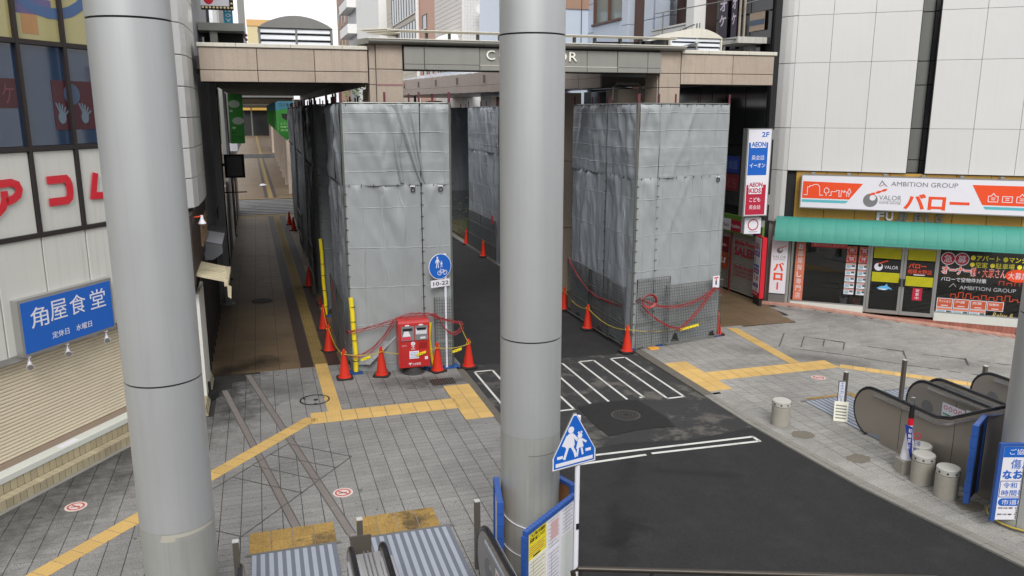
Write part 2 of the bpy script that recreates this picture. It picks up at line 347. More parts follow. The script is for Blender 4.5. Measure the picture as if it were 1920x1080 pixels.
def piece(name, fr, s0, s1, z0, z1, o0, o1, m, parent, bev=0.006, dz=None, label=None):
    """a bevelled slab on a wall frame; alike slabs share mesh data"""
    w_, h_, t_ = round(s1 - s0, 3), round(z1 - z0, 3), round(o1 - o0, 3); key = (w_, h_, t_, m.name, bev)
    if key not in PC:
        b = MB(); x, y, z, c = w_ / 2, t_ / 2, h_ / 2, min(bev, w_ / 3, h_ / 3, t_ / 2.1)
        b.add([(-x, y, -z), (x, y, -z), (x, y, z), (-x, y, z), (-x, -y + c, -z), (x, -y + c, -z), (x, -y + c, z), (-x, -y + c, z),
               (-x + c, -y, -z + c), (x - c, -y, -z + c), (x - c, -y, z - c), (-x + c, -y, z - c)],
              [(0, 3, 2, 1), (0, 1, 5, 4), (1, 2, 6, 5), (2, 3, 7, 6), (3, 0, 4, 7), (4, 5, 9, 8), (5, 6, 10, 9), (6, 7, 11, 10), (7, 4, 8, 11), (8, 9, 10, 11)])
        PC[key] = b.mesh(name, m)
    p = fr((s0 + s1) / 2, (o0 + o1) / 2, (z0 + z1) / 2)
    return link(name, PC[key], parent, loc=p, rotz=fr.ang, label=label)
def fbox(name, fr, s0, s1, o0, o1, z0, z1, m, parent, **k):
    return obj(name, MB(lambda a, b, c: fr(a, b, c)).box(s0, s1, o0, o1, z0, z1), m, parent, **k)
TXT = {}
def text(s, fr, s0, s1, z0, z1, m, parent, o=0.004, depth=0.002, bold=0.0, name='lettering', res=3, slant=0.0, space=1.0):
    if any(ord(c) > 0x4e00 for c in s): bold = 0
    key = (s, bold, res, space)
    if key not in TXT:
        cu = bpy.data.curves.new('t', 'FONT'); cu.body = s; cu.size = 1; cu.extrude = 0.5; cu.resolution_u = res; cu.offset = bold; cu.space_character = space
        cu.space_line = 0.9; cu.align_x = 'CENTER' if '\n' in s else 'LEFT'
        ob = bpy.data.objects.new('t', cu); C.objects.link(ob)
        me = bpy.data.meshes.new_from_object(ob.evaluated_get(bpy.context.evaluated_depsgraph_get()))
        vv = [tuple(v.co) for v in me.vertices]; ff = [tuple(p.vertices) for p in me.polygons]
        bpy.data.objects.remove(ob); bpy.data.curves.remove(cu); bpy.data.meshes.remove(me)
        TXT[key] = (vv, ff)
    vv, ff = TXT[key]
    if not vv: return None
    xs = [v[0] for v in vv]; ys = [v[1] for v in vv]; x0, x1, y0, y1 = min(xs), max(xs), min(ys), max(ys)
    kx = (s1 - s0) / max(x1 - x0, 1e-6); kz = (z1 - z0) / max(y1 - y0, 1e-6)
    b = MB(lambda a, b_, c: fr(a, b_, c))
    b.add([(s0 + (v[0] - x0) * kx + slant * (v[1] - y0) * kz, o + (v[2] + 0.5) * depth, z0 + (v[1] - y0) * kz) for v in vv], ff)
    return obj(name, b, m, parent)
def vtext(s, fr, sc, zt, zb, wd, m, parent, **k):
    """vertical line of characters, joined to one part"""
    n = len(s); h = (zt - zb) / n
    out = []
    for i, ch in enumerate(s):
        hh = h * 0.8; ww = wd
        if ch == 'ー': out.append(fbox('lettering', fr, sc - wd * .09, sc + wd * .09, .004, .006, zt - (i + .9) * h, zt - (i + .1) * h, m, parent)); continue
        out.append(text(ch, fr, sc - ww / 2, sc + ww / 2, zt - (i + .9) * h, zt - (i + .9) * h + hh, m, parent, **k))
    return out
def disc(fr, s, z, r, o0, o1, m, parent, name='disc', n=28, rx=None, label=None):
    rx = rx or r
    b = MB(lambda a, b_, c: fr(a, b_, c))
    poly = [(s + rx * math.cos(2 * math.pi * k / n), z + r * math.sin(2 * math.pi * k / n)) for k in range(n)]
    b.prism(poly, 'y', o0, o1); return obj(name, b, m, parent, label=label)
def ring(fr, s, z, r0, r1, o0, o1, m, parent, name='ring', n=28):
    b = MB(lambda a, b_, c: fr(a, b_, c)); vv = []; ff = []
    for k in range(n):
        c_, s_ = math.cos(2 * math.pi * k / n), math.sin(2 * math.pi * k / n)
        for rr, oo in ((r0, o0), (r1, o0), (r1, o1), (r0, o1)): vv.append((s + rr * c_, oo, z + rr * s_))
    for k in range(n):
        a, c = 4 * k, 4 * ((k + 1) % n)
        for q in range(4): ff.append((a + q, a + (q + 1) % 4, c + (q + 1) % 4, c + q))
    b.add(vv, ff); return obj(name, b, m, parent)
def poly(fr, pts, o0, o1, m, parent, name='print'):
    b = MB(lambda a, b_, c: fr(a, b_, c)); b.prism(pts, 'y', o0, o1); return obj(name, b, m, parent)
def line_print(fr, pts, wd, o0, o1, m, parent, name='outline_print', closed=False):
    """one mitred stroke along pts"""
    b = MB(lambda a, b_, c: fr(a, b_, c)); P_ = [Vector((p[0], p[1])) for p in pts]; n = len(P_); h = wd / 2; L, Rr = [], []
    for i, p in enumerate(P_):
        a = P_[i - 1] if i > 0 else (P_[-1] if closed else None); c = P_[(i + 1) % n] if (i < n - 1 or closed) else None
        d0 = (p - a).normalized() if a is not None else (c - p).normalized(); d1 = (c - p).normalized() if c is not None else d0
        n0, n1 = Vector((-d0.y, d0.x)), Vector((-d1.y, d1.x)); q = n0 + n1
        if q.length < 1e-4: q = n0
        q.normalize(); k = h / max(0.45, q.dot(n0)); L.append(p + q * k); Rr.append(p - q * k)
    vv = [(x.x, o, x.y) for o in (o0, o1) for x in L + Rr]; ff = []; m2 = 2 * n
    for i in range(n if closed else n - 1):
        j = (i + 1) % n
        ff += [(i, j, n + j, n + i), (m2 + i, m2 + n + i, m2 + n + j, m2 + j), (i, m2 + i, m2 + j, j), (n + i, n + j, m2 + n + j, m2 + n + i)]
    if not closed: ff += [(0, n, m2 + n, m2), (n - 1, m2 + n - 1, m2 + m2 - 1, m2 - 1)]
    b.add(vv, ff); return obj(name, b, m, parent)
class GF:
    """ground frame: s = X, z-arg = Y, o = height"""
    def __init__(s, A, ang=0): s.A = A; s.c, s.s = math.cos(ang), math.sin(ang); s.ang = ang
    def __call__(s, a, o, z): return Vector((s.A[0] + a * s.c - z * s.s, s.A[1] + a * s.s + z * s.c, (s.A[2] if len(s.A) > 2 else 0) + o))

def lab(o, text_): o['label'] = text_; return o
#@@PART2

# ================================================================== GROUND
RB_A, RB_B = (15.84, 21.21), (20.5, 17.45)          # wall of the right-hand building
RBF = Fr(RB_A, RB_B)
def wall_so(x, y):
    v = Vector((x - RB_A[0], y - RB_A[1], 0)); return v.dot(RBF.d), v.dot(RBF.n)
def gz(x, y):
    if x < 9: return 0.0
    s, o = wall_so(x, y); return -0.068 * max(0, s) * max(0, min(1, 1 - o / 6))
def pyx(x, y):
    c, s = math.cos(YAW), math.sin(YAW); Z = -CAMH; X = x * c - y * s; Yf = x * s + y * c
    d = Yf * math.cos(TH) - Z * math.sin(TH); u = Yf * math.sin(TH) + Z * math.cos(TH)
    if d < 1: return (-999, -999)
    return (960 + FPX * X / d, 540 - FPX * u / d)
def sheet(name, x0, x1, y0, y1, z, m, nx=1, ny=1, zf=None, **k):
    b = MB(); vv = []
    for j in range(ny + 1):
        for i in range(nx + 1):
            x = x0 + (x1 - x0) * i / nx; y = y0 + (y1 - y0) * j / ny; vv.append((x, y, z + (zf(x, y) if zf else 0)))
    b.add(vv, [(j * (nx + 1) + i, j * (nx + 1) + i + 1, (j + 1) * (nx + 1) + i + 1, (j + 1) * (nx + 1) + i) for j in range(ny) for i in range(nx)])
    return obj(name, b, m, **k)
sheet('ground', -600, 600, -400, 900, -0.72, asph_old, kind='structure')
road = sheet('road', -12, 9.6, -20, 200, -0.026, asph, kind='structure')
obj('worn_asphalt', MB().add([(4.36, 12.6, -.0225), (6.2, 12.72, -.0225), (7.4, 12.5, -.0225), (8.86, 12.66, -.0225), (8.86, 17.9, -.0225), (4.36, 18.1, -.0225)], [(0, 1, 2, 3, 4, 5)]), asph_old, road, kind=None)
obj('asphalt_patch', MB().prism([(6.02, 14.7), (6.6, 14.82), (7.4, 14.74), (7.5, 13.6), (7.44, 13.16), (6.7, 13.22), (6.0, 13.1), (5.96, 13.9)], 'z', -.024, -.012), asph_patch, road)

def kerb_r(y):
    pts = [(200, 8.86), (12.9, 8.86), (11.3, 8.95), (10.0, 9.05), (9.06, 9.2), (8.2, 9.36), (7.3, 9.5), (4, 9.9), (-20, 11)]
    for (y0, x0), (y1, x1) in zip(pts, pts[1:]):
        if y1 <= y <= y0: return x0 + (x1 - x0) * (y0 - y) / (y0 - y1)
    return 8.86
def kerb_l(y):
    pts = [(200, 4.35), (11.5, 4.35), (10.4, 4.15), (9.2, 3.82), (8.2, 3.45), (6.5, 2.6), (-20, 2.0)]
    for (y0, x0), (y1, x1) in zip(pts, pts[1:]):
        if y1 <= y <= y0: return x0 + (x1 - x0) * (y0 - y) / (y0 - y1)
    return 4.35
def base_sheet(left):
    b = MB(); vv = []; nx = 2 if left else 52; ys = [-20 + k for k in range(40)] + [19.05] if left else [-20 + k for k in range(81)]
    for y in ys:
        e = (kerb_l(y) - .01) if left else (kerb_r(y) + .01)
        for i in range(nx + 1):
            x = (-30 + (e + 30) * i / nx) if left else (e + (60 - e) * i / nx); vv.append((x, y, -.012 + gz(x, y)))
    m = nx + 1; b.add(vv, [(j * m + i, j * m + i + 1, (j + 1) * m + i + 1, (j + 1) * m + i) for j in range(len(ys) - 1) for i in range(nx)]); return obj('plaza_paving', b, joint, kind='structure')
plaza_l = base_sheet(True); plaza_r = base_sheet(False)
LB_A, LB_B = (-4.21, 13.55), (-2.68, 15.81)         # wall of the left-hand building
LBF = Fr(LB_A, LB_B)
def lb_so(x, y):
    v = Vector((x - LB_A[0], y - LB_A[1], 0)); return v.dot(LBF.d), v.dot(LBF.n)
brown_poly = [(9.12, 19.45), (14.62, 19.25), (15.12, 21.1), (15.12, 60), (9.12, 60)]

PAVE = {}
def in_poly(x, y, pl):
    c = False
    for (x0, y0), (x1, y1) in zip(pl, pl[1:] + pl[:1]):
        if (y0 > y) != (y1 > y) and x < (x1 - x0) * (y - y0) / (y1 - y0) + x0: c = not c
    return c
def paver_mesh(m, key):
    if key not in PAVE:
        a, b, c = 0.1448, 0.0695, 0.003; q = MB()
        q.add([(-a, -b, -.010), (a, -b, -.010), (a, b, -.010), (-a, b, -.010), (-a, -b, -.002), (a, -b, -.002), (a, b, -.002), (-a, b, -.002),
               (-a + c, -b + c, 0), (a - c, -b + c, 0), (a - c, b - c, 0), (-a + c, b - c, 0)],
              [(0, 1, 5, 4), (1, 2, 6, 5), (2, 3, 7, 6), (3, 0, 4, 7), (4, 5, 9, 8), (5, 6, 10, 9), (6, 7, 11, 10), (7, 4, 8, 11), (8, 9, 10, 11)])
        PAVE[key] = q.mesh('paver', m)
    return PAVE[key]
def lay(parent, m, key, x0, x1, y0, y1, ok):
    cells = []
    j0, j1, i0, i1 = round(y0 / .15), round(y1 / .15), round(x0 / .3), round(x1 / .3)
    for j in range(j0, j1):
        for i in range(i0, i1):
            x, y = (i + .5) * .3, (j + .5) * .15
            if ok(x, y): cells.append((x, y))
    vis = []
    for c in cells:
        p = pyx(*c)
        if -20 < p[0] < 1940 and 560 < p[1] < 1085: vis.append((math.hypot(*c), c))
    vis.sort(); near = set(c for _, c in vis[:290]); me = paver_mesh(m, key)
    b = MB(); a_, b_ = .1448, .0695
    for x, y in cells:
        dz = rnd.uniform(-.0012, .0012) + gz(x, y)
        if (x, y) in near:
            link('paver', me, parent, loc=(x, y, dz))
        else:
            b.add([(x - a_, y - b_, dz), (x + a_, y - b_, dz), (x + a_, y + b_, dz), (x - a_, y + b_, dz),
                   (x - a_, y - b_, dz - .01), (x + a_, y - b_, dz - .01), (x + a_, y + b_, dz - .01), (x - a_, y + b_, dz - .01)],
                  [(0, 1, 2, 3), (4, 5, 1, 0), (5, 6, 2, 1), (6, 7, 3, 2), (7, 4, 0, 3)])
    obj('pavers', b, m, parent, kind='stuff')
def okl(x, y):
    s, o = lb_so(x, y)
    return o > 0.12 and x < kerb_l(y) - .19 and not (y > 16.4 and x < -1.3)
def okr(x, y):
    s, o = wall_so(x, y)
    if o < 0.32 and s > -.9: return False
    if y > 19.2 and in_poly(x, y, [(8, 19.42), (14.66, 19.22), (15.16, 21.1), (15.16, 60), (8, 60)]): return False
    if s < -.9 and y > 21.4: return False
    lo = kerb_r(y) + (.30 if y > 14.4 else .24)
    return x > lo
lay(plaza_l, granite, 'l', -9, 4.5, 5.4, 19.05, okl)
lay(plaza_r, granite2, 'r', 9, 24, 4.5, 21.3, okr)
def strip(name, pts, wd, z0, z1, m, parent):
    b = MB()
    for (x0, y0), (x1, y1) in zip(pts, pts[1:]):
        L = math.hypot(x1 - x0, y1 - y0); nx, ny = -(y1 - y0) / L * wd / 2, (x1 - x0) / L * wd / 2
        g = (gz(x0, y0) + gz(x1, y1)) / 2
        b.prism([(x0 + nx, y0 + ny), (x0 - nx, y0 - ny), (x1 - nx, y1 - ny), (x1 + nx, y1 + ny)], 'z', z0 + g, z1 + g)
    return obj(name, b, m, parent)
for pts in ([(-1.05, 17.93), (.18, 11.31)], [(-.56, 18.9), (.94, 10.84)]):
    (x0, y0), (x1, y1) = pts; n = 9
    for k in range(n):
        a = [(x0 + (x1 - x0) * (k + .01) / n, y0 + (y1 - y0) * (k + .01) / n), (x0 + (x1 - x0) * (k + .99) / n, y0 + (y1 - y0) * (k + .99) / n)]
        strip('granite_band', a, .105, -.01, .0025, bandm, plaza_l)
    L = math.hypot(x1 - x0, y1 - y0)
    for sg in (-1, 1):
        ox, oy = (y1 - y0) / L * .062 * sg, -(x1 - x0) / L * .062 * sg
        strip('joint_strip', [(x0 + ox, y0 + oy), (x1 + ox, y1 + oy)], .016, -.01, .0032, slotm, plaza_l)
tip = P(659, 856)
for pts in ([(-1.6, 12.3), (-1.02, 13.01), (.18, 14.5), tip], [(-.7, 11.1), (-.53, 11.33), tip], [(-.15, 14.1), (.94, 13.19)], [(-.45, 13.72), (.62, 12.79)],
            [(-.75, 13.32), (.33, 12.39)], [P(404, 995), P(452, 1006)]):
    strip('joint_strip', pts, .022, -.01, .0038, slotm, plaza_l)
for pts in ([(1461, 650), (1579, 664), (1704, 684), (1825, 701), (1900, 712)], [(1470, 625), (1582, 640), (1694, 655), (1811, 668), (1900, 678)], [(1461, 650), (1470, 625)],
            [(1500, 655), (1508, 630)], [(1541, 660), (1546, 635)], [(1579, 664), (1584, 640)], [(1694, 655), (1704, 684)], [(1811, 668), (1825, 701)]):
    strip('joint_strip', [P(*p) for p in pts], .03, -.01, .0038, slotm, plaza_r)
# kerbs, with a cut paver strip behind them
for k in range(34):
    y = 14.6 - k * .3; x0, x1 = kerb_r(y), kerb_r(y - .3)
    obj('cut_paver', MB().prism([(x0 + .24, y - .004), (x1 + .24, y - .296), (x1 + .58, y - .296), (x0 + .58, y - .004)], 'z', -.03, -.0015), granite2, plaza_r)
for k in range(40):
    y = 6.6 + k * .3; x0, x1 = kerb_l(y), kerb_l(y + .3)
    obj('cut_paver', MB().prism([(x0 - .175, y + .004), (x1 - .175, y + .296), (x1 - .5, y + .296), (x0 - .5, y + .004)], 'z', -.03, -.0015), granite, plaza_l)
obj('cut_paver', MB().box(9.115, 9.3, 14.5, 19.4, -.03, -.0015), granite2, plaza_r)
for k in range(70):
    y = 16.9 - k * .3 if k < 8 else 14.5 - (k - 8) * .3
    if k < 8: continue
    x0, x1 = kerb_r(y), kerb_r(y - .3)
    for o_, w_, nm in ((0.005, .11, 'kerb_stone'), (.125, .11, 'kerb_stone')):
        if y < 5: continue
        b = MB().prism([(x0 + o_, y - .005), (x1 + o_, y - .295), (x1 + o_ + w_, y - .295), (x0 + o_ + w_, y - .005)], 'z', -.05, .003 + rnd.uniform(0, .004))
        obj(nm, b, kerb2, plaza_r)
for k in range(12):
    y = 14.5 + k * .75
    obj('kerb_stone', MB().prism([(8.87, y + .004), (8.87, y + .746), (9.11, y + .746), (9.11, y + .004)], 'z', -.05, .004), kerbm, plaza_r)
for k in range(16):
    y = 22 + k * 3
    obj('kerb_stone', MB().box(8.87, 9.11, y + .01, y + 2.99, -.05, .012), kerb2, plaza_r)
for k in range(15):
    y = 6.6 + k * .75; x0, x1 = kerb_l(y), kerb_l(y + .75)
    obj('kerb_stone', MB().prism([(x0, y + .004), (x1, y + .746), (x1 - .17, y + .746), (x0 - .17, y + .004)], 'z', -.05, .004), kerbm, plaza_l)
for k in range(16):
    y = 18 + k * 2.5
    obj('kerb_stone', MB().box(4.2, 4.35, y + .01, y + 2.49, -.05, .012), kerb2, plaza_l)
# road markings
mk = thing('road_marking', 'white outlined bars and double edge line painted on the worn asphalt crossing', 'road marking', (6.6, 15, -.02)); 
def mline(a, b_, wd=.05): strip('painted_line', [a, b_], wd, -.0225, -.0165, whitep, mk)
for x0, x1 in ((8.05, 8.45), (7.2, 7.6), (6.35, 6.77), (5.5, 5.9), (4.55, 4.99)):
    ye = 14.83 if 5.9 < x0 < 7.9 else 14.6
    mline((x0, ye), (x0, 17.62)); mline((x1, ye), (x1, 17.62)); mline((x0 - .025, 17.6), (x1 + .025, 17.6))
    if not 5.9 < x0 < 7.9: mline((x0 - .025, 14.62), (x1 + .025, 14.62))
mline((7.5, 14.85), (7.62, 14.85))
mline((4.45, 12.42), (8.62, 12.27), .06); mline((4.45, 12.1), (6.3, 12.13), .06); mline((6.42, 12.15), (8.6, 12.05), .06); mline((8.6, 12.27), (8.6, 12.03), .06)
def gdisc(name, x, y, r, z0, z1, m, parent, n=32, **k): return obj(name, MB().prism([(x + r * math.cos(2 * math.pi * i / n), y + r * math.sin(2 * math.pi * i / n)) for i in range(n)], 'z', z0, z1), m, parent, **k)
def manhole(label, x, y, r, m, m2, z, spokes=True, cat='manhole'):
    t = thing('manhole_cover', label, cat, (x, y, z)); gdisc('frame_ring', x, y, r, z - .006, z + .002, m2, t); gdisc('lid', x, y, r * .9, z - .004, z + .004, m, t)
    if spokes:
        b = MB()
        for rr in (.25, .45, .65, .82): 
            for k in range(24):
                a0, a1 = 2 * math.pi * (k + .1) / 24, 2 * math.pi * (k + .8) / 24
                b.prism([(x + r * rr * math.cos(a0), y + r * rr * math.sin(a0)), (x + r * (rr + .07) * math.cos(a0), y + r * (rr + .07) * math.sin(a0)),
                         (x + r * (rr + .07) * math.cos(a1), y + r * (rr + .07) * math.sin(a1)), (x + r * rr * math.cos(a1), y + r * rr * math.sin(a1))], 'z', z + .003, z + .009)
        obj('tread_ribs', b, m2, t)
    return t
iron = mat('cast_iron', (98, 96, 93), 0.45, metal=0.6, var=0.15)
irond = mat('cast_iron_dark', (34, 33, 33), 0.6, var=0.15)
manhole('round iron manhole cover in the dark square asphalt patch on the road', 6.77, 13.98, .3, irond, iron, -.011)
mh = thing('manhole_cover', 'paver-filled manhole lid with a thin dark ring beside the yellow tactile path', 'manhole', (.81, 16.72, 0))
def gring(name, x, y, r0, r1, z0, z1, m, parent, n=40):
    b = MB(); vv = []; ff = []
    for k in range(n):
        c_, s_ = math.cos(2 * math.pi * k / n), math.sin(2 * math.pi * k / n)
        vv += [(x + r0 * c_, y + r0 * s_, z0), (x + r1 * c_, y + r1 * s_, z0), (x + r1 * c_, y + r1 * s_, z1), (x + r0 * c_, y + r0 * s_, z1)]
    for k in range(n):
        a, c = 4 * k, 4 * ((k + 1) % n); ff += [(a + q, a + (q + 1) % 4, c + (q + 1) % 4, c + q) for q in range(4)]
    return obj(name, b.add(vv, ff), m, parent)
gring('rim', .81, 16.72, .285, .315, -.01, .012, irond, mh); gdisc('keyhole', .83, 16.72, .05, -.01, .006, irond, mh)
for a in (.5, 2.6, 4.7): gdisc('keyhole', .81 + .24 * math.cos(a), 16.72 + .24 * math.sin(a), .03, -.01, .006, irond, mh)
manhole('dark round manhole cover in the brown tiles of the shaded arcade', -.2, 26.6, .33, irond, irond, .012, False)
gr = thing('drain_grate', 'rectangular iron drain grate in the pavers by the post box', 'drain', (3.67, 17.08, 0))
obj('frame', MB().box(3.4, 3.94, 16.86, 17.3, -.01, .004), irond, gr)
for k in range(9): obj('grate_bar', MB().box(3.43 + k * .056, 3.455 + k * .056, 16.88, 17.28, .004, .012), iron, gr)
def nosmoke(label, x, y):
    t = thing('floor_sign', label, 'floor sticker', (x, y, 0)); g = gz(x, y)
    pk = mat('sticker_pale', (214, 196, 190), .6, dirt=.3, dirtcol=(170, 150, 140)); rd = mat('sticker_red', (176, 66, 62), .6, dirt=.2)
    gdisc('backing', x, y, .16, .001 + g, .005 + g, pk, t); gring('prohibition_ring', x, y, .10, .125, .002 + g, .007 + g, rd, t)
    strip('prohibition_bar', [(x - .075, y + .075), (x + .075, y - .075)], .02, .002, .0078, rd, t); strip('cigarette', [(x - .07, y - .01), (x + .06, y - .01)], .02, .002, .0072, blackp, t)
nosmoke('round no-smoking sticker with red ring in the middle of the left plaza', .95, 12.21)
nosmoke('worn round no-smoking sticker near the beige shutter, left of the big column', -3.06, 12.97)
nosmoke('round no-smoking sticker in the right plaza by the yellow path', 12.01, 14.77)
for (px_, py_) in ((1610, 860), (1505, 815), (1818, 948)):
    x, y = P(px_, py_); n = 20
    obj('ground_patch', MB().prism([(x + (.2 + .05 * rnd.random()) * math.cos(2 * math.pi * i / n), y + (.16 + .05 * rnd.random()) * math.sin(2 * math.pi * i / n)) for i in range(n)], 'z', -.01, .004),
        mat('worn_mortar_patch', (110, 104, 94), .95, var=.2, fine=.3), plaza_r)

# tactile paving
def tactile_mesh(kind, m):
    key = (kind, m.name)
    if key not in PAVE:
        q = MB(); a = .1445
        q.add([(-a, -a, 0), (a, -a, 0), (a, a, 0), (-a, a, 0), (-a, -a, .004), (a, -a, .004), (a, a, .004), (-a, a, .004)],
              [(0, 1, 5, 4), (1, 2, 6, 5), (2, 3, 7, 6), (3, 0, 4, 7), (4, 5, 6, 7)])
        if kind == 'bar':
            for k in range(4):
                x = -.111 + k * .074; q.add([(x - .017, -.138, .004), (x + .017, -.138, .004), (x + .017, .138, .004), (x - .017, .138, .004), (x - .010, -.13, .009), (x + .010, -.13, .009), (x + .010, .13, .009), (x - .010, .13, .009)],
                                            [(0, 1, 5, 4), (1, 2, 6, 5), (2, 3, 7, 6), (3, 0, 4, 7), (4, 5, 6, 7)])
        else:
            for i in range(5):
                for j in range(5):
                    x, y = -.116 + i * .058, -.116 + j * .058; r0, r1 = .016, .010
                    q.add([(x - r0, y - r0, .004), (x + r0, y - r0, .004), (x + r0, y + r0, .004), (x - r0, y + r0, .004), (x - r1, y - r1, .009), (x + r1, y - r1, .009), (x + r1, y + r1, .009), (x - r1, y + r1, .009)],
                          [(0, 1, 5, 4), (1, 2, 6, 5), (2, 3, 7, 6), (3, 0, 4, 7), (4, 5, 6, 7)])
        PAVE[key] = q.mesh('tactile_tile', m)
    return PAVE[key]
def tactile(parent, x, y, ang, nu, nv, kind='bar', m=None, across=False, name='tactile_tile'):
    """rows of 30 cm tiles from corner (x, y): nu along ang, nv to its left"""
    m = m or yel; c, s = math.cos(ang), math.sin(ang)
    for i in range(nu):
        for j in range(nv):
            u, v = (i + .5) * .3, (j + .5) * .3; X, Y = x + u * c - v * s, y + u * s + v * c
            link(name, tactile_mesh(kind, m), parent, loc=(X, Y, .0015 + gz(X, Y)), rotz=ang - (0 if across else math.pi / 2))
tl = sheet('tactile_path', .5, 4.2, 14.6, 16.8, -.011, joint, kind='structure')
tactile(tl, .66, 15.34, 0, 2, 2, 'dot'); tactile(tl, 1.26, 15.34, 0, 8, 2, 'bar')
tactile(tl, 3.66 - .06, 14.66, 0, 2, 7, 'dot')
vang = math.atan2(25.8 - 15.95, 1.04 - 1.15)
tactile(tl, 1.31, 15.94, vang, 11, 1, 'bar')
d0, d1 = P(590, 784), P(92, 1070); da = math.atan2(d1[1] - d0[1], d1[0] - d0[0]); nd = int(math.hypot(d1[0] - d0[0], d1[1] - d0[1]) / .3) + 3
nx_, ny_ = -math.sin(da), math.cos(da)
tactile(tl, d0[0] - nx_ * .15 - .05, d0[1] - ny_ * .15, da, nd, 1, 'bar')
tactile(tl, -.48, 10.7, 0, 4, 2, 'dot', yel_d); tactile(tl, 1.03, 10.71, 0, 4, 2, 'dot', yel_d)
tr = sheet('tactile_path', 9.1, 9.5, 14.9, 16, -.0115, joint, kind='structure')
tactile(tr, 9.1, 14.68, 0, 2, 7, 'dot'); tactile(tr, 9.7, 15.29, -.01, 8, 2, 'bar'); tactile(tr, 12.1, 15.26, -.01, 3, 2, 'dot')
tactile(tr, 12.32, 15.87, R(90) - .10, 11, 1, 'bar')
e0, e1 = (12.95, 15.25), (15.26, 12.85); ea = math.atan2(e1[1] - e0[1], e1[0] - e0[0]); tactile(tr, e0[0], e0[1], ea, 18, 1, 'bar')
tactile(tr, 10.84, 13.1, 0, 4, 2, 'dot', yel_d)

# shaded arcade floor
af = sheet('arcade_floor', -3.0, 4.22, 19.05, 49.6, -.008, joint, kind='structure')
b = MB(); cnt = 0; bm_ = None
for j in range(56):
    for i in range(9):
        x, y = -1.5 + i * .55, 19.05 + j * .55
        if .5 < x + .1 < 1.5 and 0: continue
        if x > 4.1: continue
        if y < 30:
            if bm_ is None: bm_ = MB().box(.004, .546, .004, .546, -.008, .0015).mesh('floor_tile', btile)
            link('floor_tile', bm_, af, loc=(x, y, rnd.uniform(-.0008, .0008)))
        else: b.box(x + .004, x + .546, y + .004, y + .546, -.008, .0015 + rnd.uniform(-.0008, .0008))
obj('floor_tiles', b, btile, af, kind='stuff')
sheet('arcade_side_floor', -3.0, -1.5, 19.05, 49.6, -.004, btile, kind='structure')
def lx(y): return 1.15 - (y - 15.95) * .0118
for side in (-1, 1):
    b = MB().prism([(lx(19.06) + side * .32 - .15, 19.06), (lx(19.06) + side * .32 + .15, 19.06), (lx(49) + side * .32 + .15, 49), (lx(49) + side * .32 - .15, 49)], 'z', -.005, .0035)
    obj('dark_tile_band', b, dbrown, af)
ang2 = math.atan2(1, -.0118)
tactile(af, lx(19.2) + .15, 19.24, ang2, 30, 1, 'bar', yel_a)
obj('tactile_strip', MB().prism([(lx(28.3) - .14, 28.3), (lx(28.3) + .14, 28.3), (lx(49) + .14, 49), (lx(49) - .14, 49)], 'z', .001, .006), yel_a, af)
for dx_ in (-.1, -.035, .035, .1):
    obj('tactile_rib', MB().prism([(lx(28.3) + dx_ - .015, 28.3), (lx(28.3) + dx_ + .015, 28.3), (lx(49) + dx_ + .015, 49), (lx(49) + dx_ - .015, 49)], 'z', .005, .011), yel_a, af)
cr = sheet('cross_street', -40, 4.2, 49.6, 59.2, -.010, asph_old, kind='structure')
for k in range(10): obj('zebra_stripe', MB().box(-2.0, 2.2, 50.3 + k * .86, 50.72 + k * .86, -.009, -.003), mat('zebra_paint_old', (130, 130, 130), .8, dirt=.8, dirtcol=(80, 80, 82)), cr)
obj('edge_strip', MB().box(-1.9, 2.2, 49.2, 49.6, -.009, .006), yel_a, cr); obj('edge_strip', MB().box(-1.9, 2.2, 59.2, 59.6, -.009, .006), yel_a, cr)
af2 = sheet('arcade_floor', -3.0, 6, 59.2, 112, -.004, btile, kind='structure')
obj('tactile_strip', MB().prism([(.5, 59.6), (.8, 59.6), (.35, 112), (.05, 112)], 'z', 0, .008), yel_a, af2)
for s_ in (-1, 1): obj('dark_tile_band', MB().prism([(.65 + s_ * .3 - .12, 59.6), (.65 + s_ * .3 + .12, 59.6), (.2 + s_ * .3 + .12, 112), (.2 + s_ * .3 - .12, 112)], 'z', -.003, .004), dbrown, af2)
sheet('cross_street', -40, 4.2, 112, 123, -.010, asph_old, kind='structure')
af3 = sheet('arcade_floor', -3.0, 8, 123, 240, -.004, btile, kind='structure')
obj('tactile_strip', MB().prism([(.1, 123), (.5, 123), (-.2, 230), (-.6, 230)], 'z', 0, .008), yel_a, af3)
brf = obj('arcade_floor', MB().prism(brown_poly, 'z', -.02, -.004), btile, kind='structure')
bm2 = MB().box(.004, .596, .004, .596, -.008, .0).mesh('floor_tile', btile); b = MB()
for j in range(60):
    for i in range(10):
        x, y = 9.12 + i * .6, 19.47 + j * .6 
        if x + .6 > 14.6 + min(.55, max(0, (y - 19.3) * .28)) : continue
        if y < 24: link('floor_tile', bm2, brf, loc=(x, y, .0005))
        else: b.box(x + .004, x + .596, y + .004, y + .596, -.008, .0005)
obj('floor_tiles', b, btile, brf, kind='stuff')

